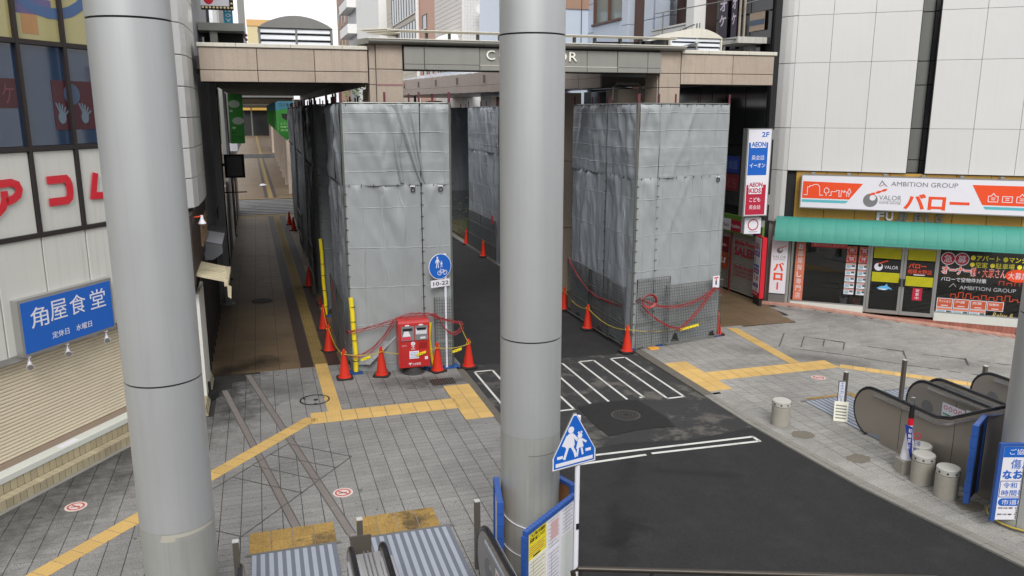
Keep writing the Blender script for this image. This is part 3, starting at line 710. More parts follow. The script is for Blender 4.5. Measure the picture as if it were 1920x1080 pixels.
# ================================================================== GATEWAY OVER THE ARCADE ENTRANCES
GY = 19.2; GF_ = Fr((0, GY), (1, GY))
gw = thing('gateway', 'sand stone gateway beam on two square columns with letters across the shopping street', 'gateway', (6, GY, 0))
def gpan(s0, s1, z0, z1, m=stonep, o=0.04, t=.05, name='stone_panel'): piece(name, GF_, s0 + .006, s1 - .006, z0 + .006, z1 - .006, o - t, o, m, gw, .008)
fbox('beam_core', GF_, -1.08, 2.5, -1.15, -.012, 6.64, 7.40, dark, gw); fbox('beam_core', GF_, 10.55, 13.28, -1.15, -.012, 6.69, 7.46, dark, gw)
for a, b_ in ((-1.1, .1), (.1, 1.33), (1.33, 2.52)): gpan(a, b_, 6.88, 7.36); gpan(a, b_, 6.63, 6.88)
for a, b_ in ((10.53, 12.05), (12.05, 13.3)): gpan(a, b_, 6.96, 7.44); gpan(a, b_, 6.68, 6.96)
for a, b_ in ((-1.13, -.33), (-.33, .83), (.83, 1.95), (1.95, 2.52)): piece('coping', GF_, a + .003, b_ - .003, 7.365, 7.45, -1.2, .08, coping, gw, .01)
for a, b_ in ((10.53, 11.3), (11.3, 12.5), (12.5, 13.36)): piece('coping', GF_, a + .003, b_ - .003, 7.448, 7.54, -1.2, .08, coping, gw, .01)
for x0, x1, xm in ((2.54, 3.32, 2.70), (9.9, 10.52, 9.92)):
    fbox('column_core', GF_, x0 + .03, x1 - .03, -.74, -.01, 0, 7.5, dark, gw)
    for z0, z1 in ((0, 1.6), (1.6, 3.2), (3.2, 4.9), (4.9, 6.6), (6.6, 6.95), (6.95, 7.5)):
        gpan(xm, x1, z0, z1, o=.04, name='column_panel')
        if xm > x0 + .1: gpan(x0, xm, z0, z1, o=.0, name='column_panel')
        for xs in (x0 + .015, x1 - .015):
            f2 = Fr((xs, GY + .74), (xs, GY)) if xs < (x0 + x1) / 2 else Fr((xs, GY), (xs, GY + .74))
            piece('column_panel', f2, .006, .70, z0 + .006, z1 - .006, -.04, .01, stonep, gw, .006)
obj('pink_band', MB().box(2.7, 3.34, GY - .05, GY + .02, 6.585, 6.625), mat('pink_joint', (150, 112, 116), .7), gw)
# central sign panel between the columns
fbox('sign_core', GF_, 3.34, 9.9, -.9, .06, 6.96, 7.5, dark, gw)
edges = [3.34, 3.82, 5.15, 6.55, 7.1, 7.65, 8.85, 9.6, 9.92]
ex = [3.34, 3.82, 5.15, 6.6, 7.9, 8.72, 9.55, 9.93]
for a, b_ in zip(ex, ex[1:]):
    inset = 5.1 < a < 8.7
    piece('metal_panel', GF_, a + .005, b_ - .005, 7.07, 7.46, .05, .085 if inset else .10, steelgr, gw, .008)
    piece('metal_panel', GF_, a + .005, b_ - .005, 6.945, 7.065, .05, .11, steelgr, gw, .012)
piece('panel_rim', GF_, 5.15, 8.72, 7.062, 7.078, .09, .115, coping, gw, .003)
for a, b_ in ((2.52, 3.82), (3.82, 5.2), (5.2, 6.6), (6.6, 7.9), (7.9, 8.72), (8.72, 9.6), (9.6, 10.55)):
    bb = MB(lambda s, o, z: GF_(s, o, z)); bb.prism([(.06, 7.50), (.24, 7.535), (.26, 7.56), (.26, 7.60), (-1.0, 7.62), (-1.0, 7.47)], 'x', a + .004, b_ - .004); obj('cornice', bb, steelgr, gw)
for a, b_ in ((2.5, 4.5), (4.5, 6.6), (6.6, 8.6), (8.6, 10.57)): piece('cornice_cap', GF_, a + .003, b_ - .003, 7.60, 7.625, -1.0, .28, coping, gw, .006)
obj('cornice_return', MB().prism([(2.52, 18.96), (2.52, 20.2), (2.34, 20.35), (2.34, 19.4)], 'z', 7.50, 7.62), steelgr, gw)
for ch, x0, x1 in zip('CORRIDOR', (5.12, 5.43, 5.78, 6.10, 6.42, 6.59, 6.90, 7.22), (5.33, 5.68, 5.99, 6.31, 6.465, 6.81, 7.15, 7.43)):
    text(ch, GF_, x0 + .19, x1 + .19, 7.20, 7.415, mat('letter_cream', (244, 242, 232), .4), gw, o=.10, depth=.03, bold=.0, name='letter', res=6)
# roof canopy above: pale folded sheets on brackets
cn = thing('canopy_roof', 'thin pale sheet roof on small brackets above the gateway letters', 'roof', (6, 19.6, 7.6))
for k in range(6):
    a = 3.0 + k * 1.25; bb = MB(); bb.prism([(GY + .25, 7.80), (GY + 2.6, 8.02), (GY + 2.6, 8.05), (GY + .2, 7.86), (GY + .12, 7.84)], 'x', a + .01, a + 1.24); obj('roof_sheet', bb, coping, cn)
    for dx in (.25, .95): obj('bracket', MB().box(a + dx, a + dx + .05, GY + .3, GY + .42, 7.62, 7.81), iron, cn); obj('bracket_foot', MB().box(a + dx - .05, a + dx + .1, GY + .24, GY + .5, 7.62, 7.66), irond, cn)
for k, (dx, dz) in enumerate(((0, 0), (.1, -.04), (.22, -.08))):
    obj('gutter_blade', MB().add([(2.35 + dx, GY + .4, 7.84 + dz), (3.1 + dx, GY + .15, 7.86 + dz), (3.1 + dx, GY + .5, 7.80 + dz), (2.35 + dx, GY + .4, 7.865 + dz), (3.1 + dx, GY + .15, 7.885 + dz), (3.1 + dx, GY + .5, 7.825 + dz)],
        [(0, 1, 2), (3, 5, 4), (0, 3, 4, 1), (1, 4, 5, 2), (2, 5, 3, 0)]), coping, cn)
for i, dx in enumerate((0,)): pass
rail = obj('lamp_rail', MB().tube([(8.3, GY + .35, 7.70), (9.9, GY + .35, 7.72)], .02), black, cn); obj('floodlight', MB().box(9.6, 9.75, GY + .2, GY + .4, 7.64, 7.76), black, cn)
bb = MB(lambda s, o, z: GF_(s, o, z))
# louvred rooftop vents
def vent(label, x0, x1, y, z0, zs, zt, m):
    t = thing('roof_vent', label, 'roof vent', ((x0 + x1) / 2, y, z0), 'louvred vents on the gateway roof'); f = Fr((x0, y), (x1, y)); W_ = x1 - x0; n = 14
    arc = [(W_ * k / n, zs + (zt - zs) * math.sin(math.pi * k / n) ** .8) for k in range(n + 1)]
    bb = MB(lambda a, o, z: f(a, o, z)); bb.prism(arc, 'y', -1.5, .06); obj('arched_hood', bb, m, t)
    fbox('housing', f, .06, W_ - .06, -1.4, -.06, z0, zs - .01, dark, t)
    for a in (0, W_ / 2 - .02, W_ - .06): fbox('upright', f, a + .002, a + .055, -.08, .03, z0, zs - .012, m, t)
    nl = 4
    for k in range(nl):
        z = z0 + (k + .2) * (zs - z0) / nl
        bb = MB(lambda a, o, zz: f(a, o, zz)); bb.prism([(-.05, z + .05), (.02, z), (.03, z + .012), (.0, z + (zs - z0) / nl * .62), (-.05, z + (zs - z0) / nl * .8)], 'x', .06, W_ - .07); obj('louvre_blade', bb, mat('louvre_pale', (206, 210, 216), .4, var=.05), t)
    return t
vent('grey arched louvred vent above the left gateway beam', .18, 2.02, 22.0, 7.42, 8.06, 8.36, greym)
vent('cream arched louvred vent above the right gateway beam', 11.15, 12.8, 21.0, 7.5, 8.02, 8.28, coping)

# ------------------------------------------------------------------ left arcade: soffit, far pillars, right fascia
ar = thing('arcade_roof', 'long low arcade roof running away over the shaded brown floor', 'arcade', (.6, 20.4, 6.6))
obj('roof_deck', MB().box(-1.3, 2.6, GY + 1.17, 49, 6.95, 7.25), greym, ar); obj('roof_deck', MB().box(-1.3, 2.6, 59.8, 111, 6.95, 7.25), greym, ar); obj('roof_deck', MB().box(-1.5, 2.6, 123.5, 215, 6.95, 7.25), greym, ar)
for k in range(12): 
    y = 20.6 + k * 2.3; obj('soffit_panel', MB().box(-1.25, 2.5, y, y + 2.26, 6.86, 6.9), mat('soffit_grey', (120, 116, 108), .7, rv=.05), ar)
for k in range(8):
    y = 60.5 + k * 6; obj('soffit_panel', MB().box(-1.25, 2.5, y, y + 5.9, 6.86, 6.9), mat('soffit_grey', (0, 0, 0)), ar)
for k, y in enumerate([23.5, 29, 35, 41, 47]):
    obj('fascia_panel', MB().box(2.52, 2.62, y - 3, y + 2.9, 6.6, 7.3), stonepk, ar)
for k in range(8): obj('fascia_panel', MB().box(2.52, 2.62, 60 + k * 6.3, 66.2 + k * 6.3, 6.6, 7.3), stonepk, ar)
for k, y in enumerate([62, 70, 78, 86, 94, 102, 110, 126, 136, 146]):
    t = thing('stone_pillar', 'row of sand stone pillars under the far arcade, behind the hanging green banners', 'pillar', (2.35, y, 0), 'far arcade pillars')
    for z in (0, 2.2, 4.4): obj('pillar_block', MB().box(2.0, 2.75, y, y + .8, z + .01, z + 2.19), stonep, t)
# far end wall / dark opening of the arcade
fe = thing('arcade_end_shop', 'dark shop front closing the far end of the arcade beyond the second crossing', 'shop', (0, 218, 0))
obj('wall', MB().box(-6, 12, 218, 222, 0, 9), dark, fe); obj('eave', MB().box(-3, 5, 216.5, 218, 6.3, 6.9), mustard, fe); obj('pillar', MB().box(-1.2, -.9, 214, 214.3, 0, 7), pipe, fe)

# right arcade (other side of the street)
a2 = thing('arcade_roof', 'pale panelled fascia and roof of the arcade on the far right side of the street', 'arcade', (9, 21, 6.6))
def zt(y): return 7.35 + (y - 20) * .018
for k in range(24):
    y = 20.6 + k * 1.55; f = Fr((8.9, y + 1.55), (8.9, y))
    zb = 6.62 + (y - 20) * .012; zm = 6.88 + (y - 20) * .014; ztp = zt(y)
    piece('fascia_panel', f, .008, 1.542, round(zm, 2) + .004, round(ztp, 2), -.05, .0, stonepk, a2, .006); piece('fascia_panel', f, .008, 1.542, round(zb, 2), round(zm, 2) - .004, -.05, .0, stonepk, a2, .006)
    if k % 3 == 1 and k > 4: fbox('wall_lamp', f, .7, .78, 0, .08, zm + .1, zm + .4, postm, a2)
obj('roof_deck', MB().box(8.96, 14.3, 21.5, 58, 6.95, 7.2), greym, a2)
obj('roof_sheet', MB().add([(9.0, 20.6, 7.3), (12, 20.6, 7.9), (12, 58, 8.6), (9, 58, 8.0)], [(0, 1, 2, 3)]), mat('glass_roof', (176, 186, 200), .2, var=.05), a2)
for y in (20.4, 25.0, 32.2, 46): 
    t = thing('stone_pillar', 'square stone pillar standing under the right-hand arcade roof' + {20.4: ', nearest the gateway beside a bent pipe', 25.0: ', second from the gateway', 32.2: ', third from the gateway', 46: ', farthest of the row'}[y], 'pillar', (9.7, y, 0))
    for z in (0, 2.2, 4.4): obj('pillar_block', MB().box(9.35, 10.15, y, y + .8, z + .01, z + 2.19), stonep, t)
t = thing('drain_pipe', 'bent steel drain pipe under the right end of the gateway', 'pipe', (9.6, 19.9, 6))
obj('pipe', MB().tube([(9.0, 20.0, 6.3), (9.02, 20.0, 6.62), (9.12, 20.0, 6.72), (9.72, 20.0, 6.72), (9.8, 20.0, 6.66), (9.84, 20.0, 6.45), (9.94, 20.0, 6.3)], .035), pipe, t)

# ================================================================== RIGHT BUILDING (white panels, ground floor shop)
rb = thing('office_building', 'white panelled office building with a shop on the ground floor, right of the street', 'building', (15.84, 21.21, 0))
F = RBF
PX_ = [-.32, .66, 1.79, 3.0]; PX2 = [3.49, 4.62, 5.76, 6.9, 8.1]; PZ = [4.22, 5.51, 7.42, 8.78, 10.3, 12.0]
fbox('wall_core', F, -.3, 3.0, -.6, -.055, 4.22, 12, dark, rb); fbox('wall_core', F, 3.49, 14, -.6, -.055, 4.22, 12, dark, rb); fbox('wall_core', F, -.3, 14, -.6, -.13, 2.62, 4.22, dark, rb)
for xs in (PX_, PX2):
    for a, b_ in zip(xs, xs[1:]):
        for z0, z1 in zip(PZ, PZ[1:]):
            piece('wall_panel', F, a + .004, b_ - .004, z0 + .004, z1 - .004, -.05, .0, whitepan, rb, .006)
for k in range(5):
    for z0, z1 in zip(PZ, PZ[1:]): piece('wall_panel', F, 8.1 + k * 1.15 + .009, 9.25 + k * 1.15 - .009, z0 + .009, z1 - .009, -.05, 0, whitepan, rb, .006)
fbox('unseen_upper_wall', F, -.5, 16, -12, -.0, 12.02, 30, whitepan, rb)  # unseen upper storeys, raised to cut sky light on the plaza
# recessed glass slot
sz = [4.22, 4.6, 5.51, 6.75, 7.42, 8.78, 10.3, 12]
for z0, z1 in zip(sz, sz[1:]):
    piece('slot_glass', F, 3.02, 3.34, z0 + .012, z1 - .012, -.34, -.32, mat('slot_glass', (112, 114, 110), .25, var=.1, coat=.6), rb, .004)
    piece('slot_glass', F, 3.35, 3.47, z0 + .012, z1 - .012, -.22, -.20, blackgl, rb, .004)
fbox('slot_back', F, 2.9, 3.6, -.7, -.36, 4.22, 12, dark, rb); fbox('slot_side', F, 3.475, 3.49, -.34, -.03, 4.22, 12, frame_d, rb); fbox('slot_side', F, 3.0, 3.015, -.34, -.03, 4.22, 12, frame_d, rb)
fbox('unseen_upper_wall', Fr((15.2, 60), (15.2, 22.5)), 33.8, 37.3, -3, -.1, 12.0, 24, blackgl, rb)  # unseen side wall carried up, likewise to hold back sky light
# rounded corner facets from the front to the side wall
cpts = [(-.32, 0), (-.46, -.02), (-.62, -.10), (-.92, -.34)]
cw = [F(s, o, 0) for s, o in cpts]
for (p, q), m_ in zip(zip(cw, cw[1:]), (whitepan, whitepan, whitepan)):
    f = Fr((q.x, q.y), (p.x, p.y)); Ls = (p - q).length
    for z0, z1 in zip([2.6, 4.22] + PZ[1:-1], PZ): piece('corner_panel', f, .004, Ls - .004, z0 + .009, z1 - .009, -.05, 0, m_, rb, .004)
# mustard band and letters
fbox('end_wall', F, 8.75, 14, -.5, .0, -.5, 4.21, whitepan, rb)
for k in range(10):
    a = -.05 + .88 * k; piece('band_panel', F, a + .006, a + .874, 2.78, 3.55, -.12, -.08, mustard, rb); piece('band_panel', F, a + .006, a + .874, 3.56, 4.2, -.12, -.08, mustard, rb)
for ch, a, m_ in zip('FUJIBLG', (2.33, 2.58, 2.86, 3.08, 3.36, 3.64, 3.9), (whitesg, whitesg, greym, greym, greym, greym, greym)):
    text(ch, F, a, a + (.2 if ch not in 'I' else .07), 2.80, 3.05, m_, rb, o=-.06, depth=.05, bold=.03, name='letter')
# shopfront
zb = 0.0
def bar(s0, s1, z0, z1, o0=-.07, o1=.0, m=alu, name='window_frame'): return fbox(name, F, s0, s1, o0, o1, z0, z1, m, rb)
bays = [(.02, 2.22), (4.12, 6.4), (6.44, 8.7)]
fbox('shop_ceiling', F, -.02, 9, -3.0, -.1, 2.55, 2.6, greypan, rb); fbox('shop_floor', F, 0, 9, -3, -.1, -.02, .0, mat('shop_floor', (120, 110, 96), .4), rb)
fbox('back_wall', F, 0, 9, -3.06, -3.0, -.3, 2.6, mat('shop_wall', (92, 90, 86), .6), rb); fbox('side_wall', F, -.06, -.01, -3, -.1, -.3, 2.6, dark, rb); fbox('side_wall', F, 9, 9.05, -3, -.1, -.3, 2.6, dark, rb)
for a, b_ in bays:
    bar(a - .03, a + .03, -.05, 2.75); bar(b_ - .03, b_ + .03, -.05, 2.75); bar(a + .03, b_ - .03, -.14, .10, -.10, .03, marble, 'sill'); bar(a + .03, b_ - .03, .10, .14)
    fbox('glass_pane', F, a + .03, b_ - .03, -.04, -.03, .14, 2.6, gl, rb)
for a, b_ in ((2.26, 3.2), (3.21, 4.12)):
    d = obj('door', MB(lambda s, o, z: F(s, o, z)).box(a, a + .07, -.06, -.01, -.06, 2.06).box(b_ - .07, b_, -.06, -.01, -.06, 2.06).box(a + .07, b_ - .07, -.06, -.01, 1.98, 2.06).box(a + .07, b_ - .07, -.06, -.01, -.06, .05), alu, rb)
    fbox('door_glass', F, a + .07, b_ - .07, -.04, -.03, .05, 1.98, gl, rb)
    hx = b_ - .045 if a < 3 else a + .045
    fbox('handle', F, hx - .025, hx + .025, -.005, .045, .82, 1.06, blackp, rb)
bar(2.26, 4.12, 2.06, 2.75, -.07, -.02)
fbox('glass_pane', F, 6.5, 6.52, 0, 0.01, .1, .2, gl, rb)
# blinds seen through the doors
for a, b_ in ((2.36, 3.12), (3.3, 4.04)):
    n = 0
    for k in range(34):
        z = 1.95 - k * .033
        top = z > 1.62; mid = (1.22 - (0 if a < 3 else .08)) > z > .92 - (.0 if a < 3 else .06)
        if top or mid:
            bb = MB(lambda s, o, zz: F(s, o, zz)); bb.prism([(-.029, z), (-.025, z + .02), (-.022, z + .018), (-.026, z - .004)], 'x', a, b_); obj('blind_slat', bb, lemon, rb)
    fbox('film_panel', F, a - .0, b_, -.029, -.0285, 1.23, 1.60, blackp, rb)
# shop prints on glass
def valor_mark(f, s, z, r, par, word=None, o=.004, grey=grey50, orr=orange, wordm=None):
    disc(f, s, z, r, o, o + .002, grey, par, 'fruit_mark'); disc(f, s + r * .28, z + r * .38, r * .42, o + .002, o + .004, whitesg if grey is grey50 else blackp, par, 'fruit_notch')
    for i, (a, b_) in enumerate(((.2, .95), (1.0, 1.25), (1.75, 1.55))):
        c, s_ = math.cos(.35), math.sin(.35); pp = []
        for k in range(12):
            x, y = r * .42 * math.cos(k * math.pi / 6), r * .18 * math.sin(k * math.pi / 6); pp.append((s + a * r + x * c - y * s_, z + b_ * r + x * s_ + y * c))
        poly(f, pp, o + .001, o + .004, orr, par, 'leaf_mark')
valor_mark(F, 2.52, 1.38, .12, rb, o=-.028, grey=whitesg); text('VALOR', F, 2.68, 3.06, 1.33, 1.43, whitesg, rb, o=-.028)
text('バロー', F, 3.34, 3.82, 1.40, 1.55, orange, rb, o=-.028, bold=.03); text('相模大野店', F, 3.33, 3.98, 1.23, 1.37, orange, rb, o=-.028, bold=.02); fbox('paper_strip', F, 3.5, 3.8, -.028, -.026, 1.19, 1.215, whitesg, rb)
dl = [(2.52, .72), (2.62, .78), (2.74, .80), (2.80, .88), (2.82, .80), (2.92, .74), (2.96, .70), (2.86, .71), (2.76, .66), (2.72, .70), (2.6, .68)]
poly(F, dl, -.028, -.025, mat('sky_blue', (96, 172, 222), .5), rb, 'dolphin_sticker'); poly(F, [(2.56, .70), (2.7, .71), (2.84, .715), (2.72, .67), (2.6, .685)], -.025, -.0235, whitesg, rb, 'dolphin_sticker')
fbox('notice_card', F, 3.52, 3.78, -.028, -.024, .42, .80, crim, rb); vtext('営業中', F, 3.65, .78, .44, .1, whitesg, rb, o=-.022)
fbox('vertical_banner', F, .12, .40, -.028, -.022, .15, 2.3, salmon, rb); vtext('お部屋探し専門店', F, .26, 1.98, .2, .15, whitesg, rb, o=-.021, bold=.02)
fbox('red_banner', F, .55, 1.6, -.028, -.022, 1.88, 2.02, mat('coral', (206, 70, 66), .5), rb); text('最新情報を更新中', F, .62, 1.5, 1.92, 2.0, pinkp, rb, o=-.021)
mtb = mat('flyer_photo', (150, 178, 190), .4, var=.4, scale=14)
for c_, (a, ch) in enumerate(((1.6, '売物'), (1.95, '買件'))):
    for k in range(2):
        fbox('flyer_heading', F, a, a + .28, -.028, -.022, 1.72 - k * .26, 1.96 - k * .26, salmon, rb); poly(F, [(a + .02, 1.84 - k * .26), (a + .14, 1.95 - k * .26), (a + .26, 1.84 - k * .26), (a + .22, 1.74 - k * .26), (a + .06, 1.74 - k * .26)], -.022, -.0215, crim, rb)
        text(ch[k], F, a + .07, a + .21, 1.77 - k * .26, 1.90 - k * .26, whitesg, rb, o=-.021, bold=.02)
    for k in range(5):
        z = 1.43 - k * .2; fbox('flyer', F, a, a + .28, -.028, -.022, z - .175, z, whitesg, rb); fbox('flyer_band', F, a + .01, a + .27, -.022, -.021, z - .04, z - .008, salmon, rb)
        fbox('flyer_photo', F, a + .02, a + .14, -.022, -.021, z - .15, z - .05, mtb, rb); fbox('flyer_photo', F, a + .16, a + .26, -.022, -.021, z - .11, z - .05, mat('flyer_dark', (70, 96, 104), .4), rb)
text('●アパート ●マンション', F, 4.95, 6.7, 1.74, 1.9, mat('yellow_print', (236, 226, 60), .5), rb, o=-.026, bold=.02); text('●空家 ●駐車場 ●店舗', F, 4.95, 6.6, 1.54, 1.7, MATS['yellow_print'], rb, o=-.026, bold=.02)
for k, ch in enumerate('急募'):
    s = 4.37 + k * .36; disc(F, s, 1.76, .19, -.028, -.024, whitesg, rb); disc(F, s, 1.76, .17, -.024, -.022, crim, rb); text(ch, F, s - .11, s + .11, 1.65, 1.87, whitesg, rb, o=-.021, bold=.02)
for m_, bo, o in ((whitesg, .09, -.028), (orange, .02, -.026)): text('オーナー', F, 4.24 - bo * .2, 4.98 + bo * .2, 1.30 - bo * .2, 1.53 + bo * .2, m_, rb, o=o, bold=bo); text('様・大家さん', F, 5.0 - bo * .2, 5.88 + bo * .2, 1.28 - bo * .2, 1.52 + bo * .2, m_, rb, o=o, bold=bo)
disc(F, 6.2, 1.36, .19, -.028, -.024, orange, rb, rx=.32); text('大募集', F, 5.95, 6.45, 1.26, 1.46, whitesg, rb, o=-.023, bold=.02)
text('バローで空物件対策', F, 4.24, 5.42, 1.08, 1.21, whitesg, rb, o=-.026, bold=.015)
text('AMBITION GROUP', F, 4.75, 6.2, .86, .97, mat('silver_print', (170, 172, 176), .4), rb, o=-.026); line_print(F, [(4.48, .9), (4.58, 1.02), (4.66, .92)], .014, -.026, -.024, MATS['silver_print'], rb)
for k in range(9):
    a = 4.55 + k * .2; h = (.10, .16, .14, .07, .12, .08, .13, .16, .06)[k]; line_print(F, [(a, .60), (a, .60 + h), (a + .12, .60 + h), (a + .12, .60), (a + .19, .60)], .014, -.026, -.024, orange, rb)
    if k > 3: line_print(F, [(a + .4, 1.06), (a + .4, 1.06 + h), (a + .52, 1.06 + h), (a + .52, 1.06)], .012, -.026, -.024, orange, rb)
for k, tx in enumerate(('マンション', '戸建', '売買', '駐輪有')):
    a = 4.2 + k * .44; fbox('poster', F, a, a + .42, -.028, -.024, .28, .56, whitesg, rb); fbox('poster_print', F, a + .015, a + .405, -.024, -.0225, .295, .545, mat('rust_print', (186, 84, 50), .5), rb)
    text(tx, F, a + .05, a + .37 if k == 0 else a + .3, .43, .51, whitesg, rb, o=-.022, bold=.01); fbox('caption', F, a + .12, a + .3, -.0225, -.021, .33, .35, whitesg, rb)
    if k < 3:
        fbox('poster', F, a, a + .42, -.028, -.024, .0, .27, whitesg, rb); fbox('flyer_band', F, a + .01, a + .41, -.024, -.0225, .2, .26, salmon, rb); fbox('flyer_photo', F, a + .02, a + .24, -.024, -.0225, .04, .19, mtb, rb); fbox('flyer_photo', F, a + .27, a + .4, -.024, -.0225, .1, .19, MATS['flyer_dark'], rb)
text('Relax &', F, 5.68, 6.2, .08, .24, mat('gold_print', (196, 176, 110), .4), rb, o=-.026, slant=.2)
# pots behind the glass
def pot(label, s, o, r, h, m, cat='plant pot'):
    p = F(s, o, .0); t = thing('plant_pot', label, cat, (p.x, p.y, 0)); obj('pot', MB().lathe([(r * .75, 0), (r, h), (r * 1.08, h), (r * 1.08, h + .02), (r * .9, h + .02), (r * .85, h - .03), (0, h - .03)], (p.x, p.y, 0), 18), m, t)
    b = MB()
    for k in range(16):
        a = rnd.random() * 6.3; l = .3 + rnd.random() * .45; q = Vector((math.cos(a), math.sin(a), 0)); pr = Vector((-q.y, q.x, 0)) * .018; e = p + Vector((0, 0, h)); pts = [e, e + q * l * .35 + Vector((0, 0, l * .6)), e + q * l * .8 + Vector((0, 0, l * .5))]
        b.add([pts[0] - pr, pts[0] + pr, pts[1] - pr, pts[1] + pr, pts[2]], [(0, 1, 3, 2), (2, 3, 4)])
    obj('leaves', b, leaf, t)
pot('white plant pot behind the shop window by the flyers', 1.62, -.3, .12, .26, whitesg); pot('brown square-looking planter behind the shop window left of the door', 1.98, -.32, .17, .3, salmon); pot('potted spiky palm inside the shop behind the wide window', 4.9, -.7, .16, .9, blackp)
# step in front of the shop (slopes with the pavement)
st = thing('brick_step', 'terracotta tiled step under the shop window and doors', 'step', (18, 18.9, 0))
for k in range(62):
    a = -.35 + k * .115
    if a > 8: break
    p = F(a + .055, .16, 0); g = gz(p.x, p.y)
    piece('brick', F, a + .002, a + .113, -.34, -.145 if a > .1 else -.02, -.1, .03, brick, st, .003)
for k in range(58):
    a = -.95 + k * .125; p = F(a + .06, .2, 0); g = gz(p.x, p.y); zt_ = round(max(g + .06, -.34 + .0) if a > .1 else g + .05, 3)
    piece('brick', F, a + .002, a + .123, zt_ - .14, zt_, .035, .30, brickl, st, .003)
# awning
aw = thing('awning', 'long teal canvas awning over the shop front', 'awning', (17.6, 18.8, 2.8))
prof = []
for k in range(8): a = k / 7 * math.pi / 2; prof.append((.03 + .57 * math.sin(a), 2.80 - .62 * (1 - math.cos(a)) ** .9))
a0 = -.52
for k in range(20):
    s0, s1 = a0 + k * .345, a0 + (k + 1) * .345
    bb = MB(lambda s, o, z: F(s, o, z)); vv = []; ff = []; nu = 4
    for i in range(nu + 1):
        for (o, z) in prof: vv.append((s0 + (s1 - s0) * i / nu, o + .007 * math.sin(math.pi * i / nu), z))
    m_ = len(prof)
    for i in range(nu):
        for j in range(m_ - 1): ff.append((i * m_ + j, i * m_ + j + 1, (i + 1) * m_ + j + 1, (i + 1) * m_ + j))
    bb.add(vv, ff, 0, True); vl = [(s0, .6, 2.18), (s1, .6, 2.18), (s1, .605, 2.11 + .0), (s0, .605, 2.11 + .0)]; bb.add(vl, [(0, 1, 2, 3)])
    obj('canvas_panel', bb, teal, aw)
    obj('seam', MB(lambda s, o, z: F(s, o, z)).tube([(s0, o + .003, z) for o, z in prof] + [(s0, .606, 2.12)], .0035, 5), teal, aw)
fbox('end_panel', F, a0 - .01, a0, .03, .58, 2.15, 2.5, teal, aw)
# sign board
sb = thing('shop_sign', 'long white backlit-style sign board with orange blocks above the teal awning', 'sign', (17.6, 18.6, 3.6))
S = F.shift(.3)
fbox('sign_box', F, .12, 6.3, .0, .29, 3.11, 4.13, alu, sb); fbox('sign_face', F, .15, 6.27, .288, .30, 3.14, 4.10, whitesg, sb)
for k in range(6): piece('top_bracket', F, .4 + k, .5 + k, 4.13, 4.19, -.0, .25, alu, sb, .004)
poly(S, [(.18, 3.93), (1.86, 3.90), (1.52, 3.42), (.18, 3.42)], .001, .004, orange, sb, 'orange_block'); poly(S, [(.18, 3.38), (1.5, 3.38), (1.42, 3.30), (.18, 3.30)], .001, .004, mat('teal_print', (90, 180, 190), .5), sb, 'teal_line')
poly(S, [(4.72, 3.96), (6.27, 3.96), (6.27, 3.40), (5.02, 3.40)], .001, .004, orange, sb, 'orange_block'); poly(S, [(5.05, 3.36), (6.27, 3.36), (6.27, 3.28), (5.1, 3.28)], .001, .004, MATS['teal_print'], sb, 'teal_line')
def house_line(pts): line_print(S, pts, .018, .004, .006, whitesg, sb)
house_line([(.22, 3.52), (.32, 3.52), (.32, 3.76), (.38, 3.76), (.38, 3.80), (.46, 3.80), (.5, 3.84), (.6, 3.84), (.66, 3.78), (.68, 3.52), (.78, 3.52)])
house_line([(.86, 3.5), (.86, 3.58), (.8, 3.62), (.8, 3.7), (.86, 3.76), (.93, 3.7), (.93, 3.62), (.87, 3.58)]); house_line([(.94, 3.52), (1.0, 3.52), (1.0, 3.64), (1.14, 3.64), (1.14, 3.68), (1.22, 3.68), (1.22, 3.5), (1.28, 3.5)])
house_line([(1.28, 3.5), (1.28, 3.68), (1.36, 3.62), (1.36, 3.68), (1.44, 3.62), (1.44, 3.5)]); house_line([(1.5, 3.5), (1.5, 3.58), (1.45, 3.64), (1.5, 3.74), (1.55, 3.64), (1.51, 3.58)])
for a in (5.15, 5.5, 5.85):
    house_line([(a, 3.5), (a, 3.66), (a + .06, 3.66), (a + .12, 3.74 if a != 5.5 else 3.66), (a + .18, 3.66), (a + .24, 3.66), (a + .24, 3.5), (a, 3.5)]); house_line([(a + .07, 3.56), (a + .17, 3.56)]); house_line([(a + .07, 3.61), (a + .17, 3.61)])
text('AMBITION GROUP', S, 2.62, 4.36, 3.86, 3.99, grey50, sb, o=.003); line_print(S, [(2.3, 3.85), (2.37, 4.0), (2.45, 3.90), (2.52, 3.84)], .022, .003, .006, grey50, sb, 'mark'); line_print(S, [(2.33, 3.84), (2.44, 3.9)], .014, .003, .006, crim, sb, 'mark')
valor_mark(S, 2.1, 3.42, .20, sb, o=.003); text('VALOR', S, 2.33, 2.93, 3.44, 3.58, grey50, sb, o=.003); fbox('rule', S, 2.33, 2.93, .003, .005, 3.405, 3.411, grey50, sb); text('HOME ADVISE', S, 2.35, 2.92, 3.33, 3.385, grey50, sb, o=.003)
text('バロー', S, 3.0, 4.7, 3.20, 3.66, orange, sb, o=.003, bold=.035)
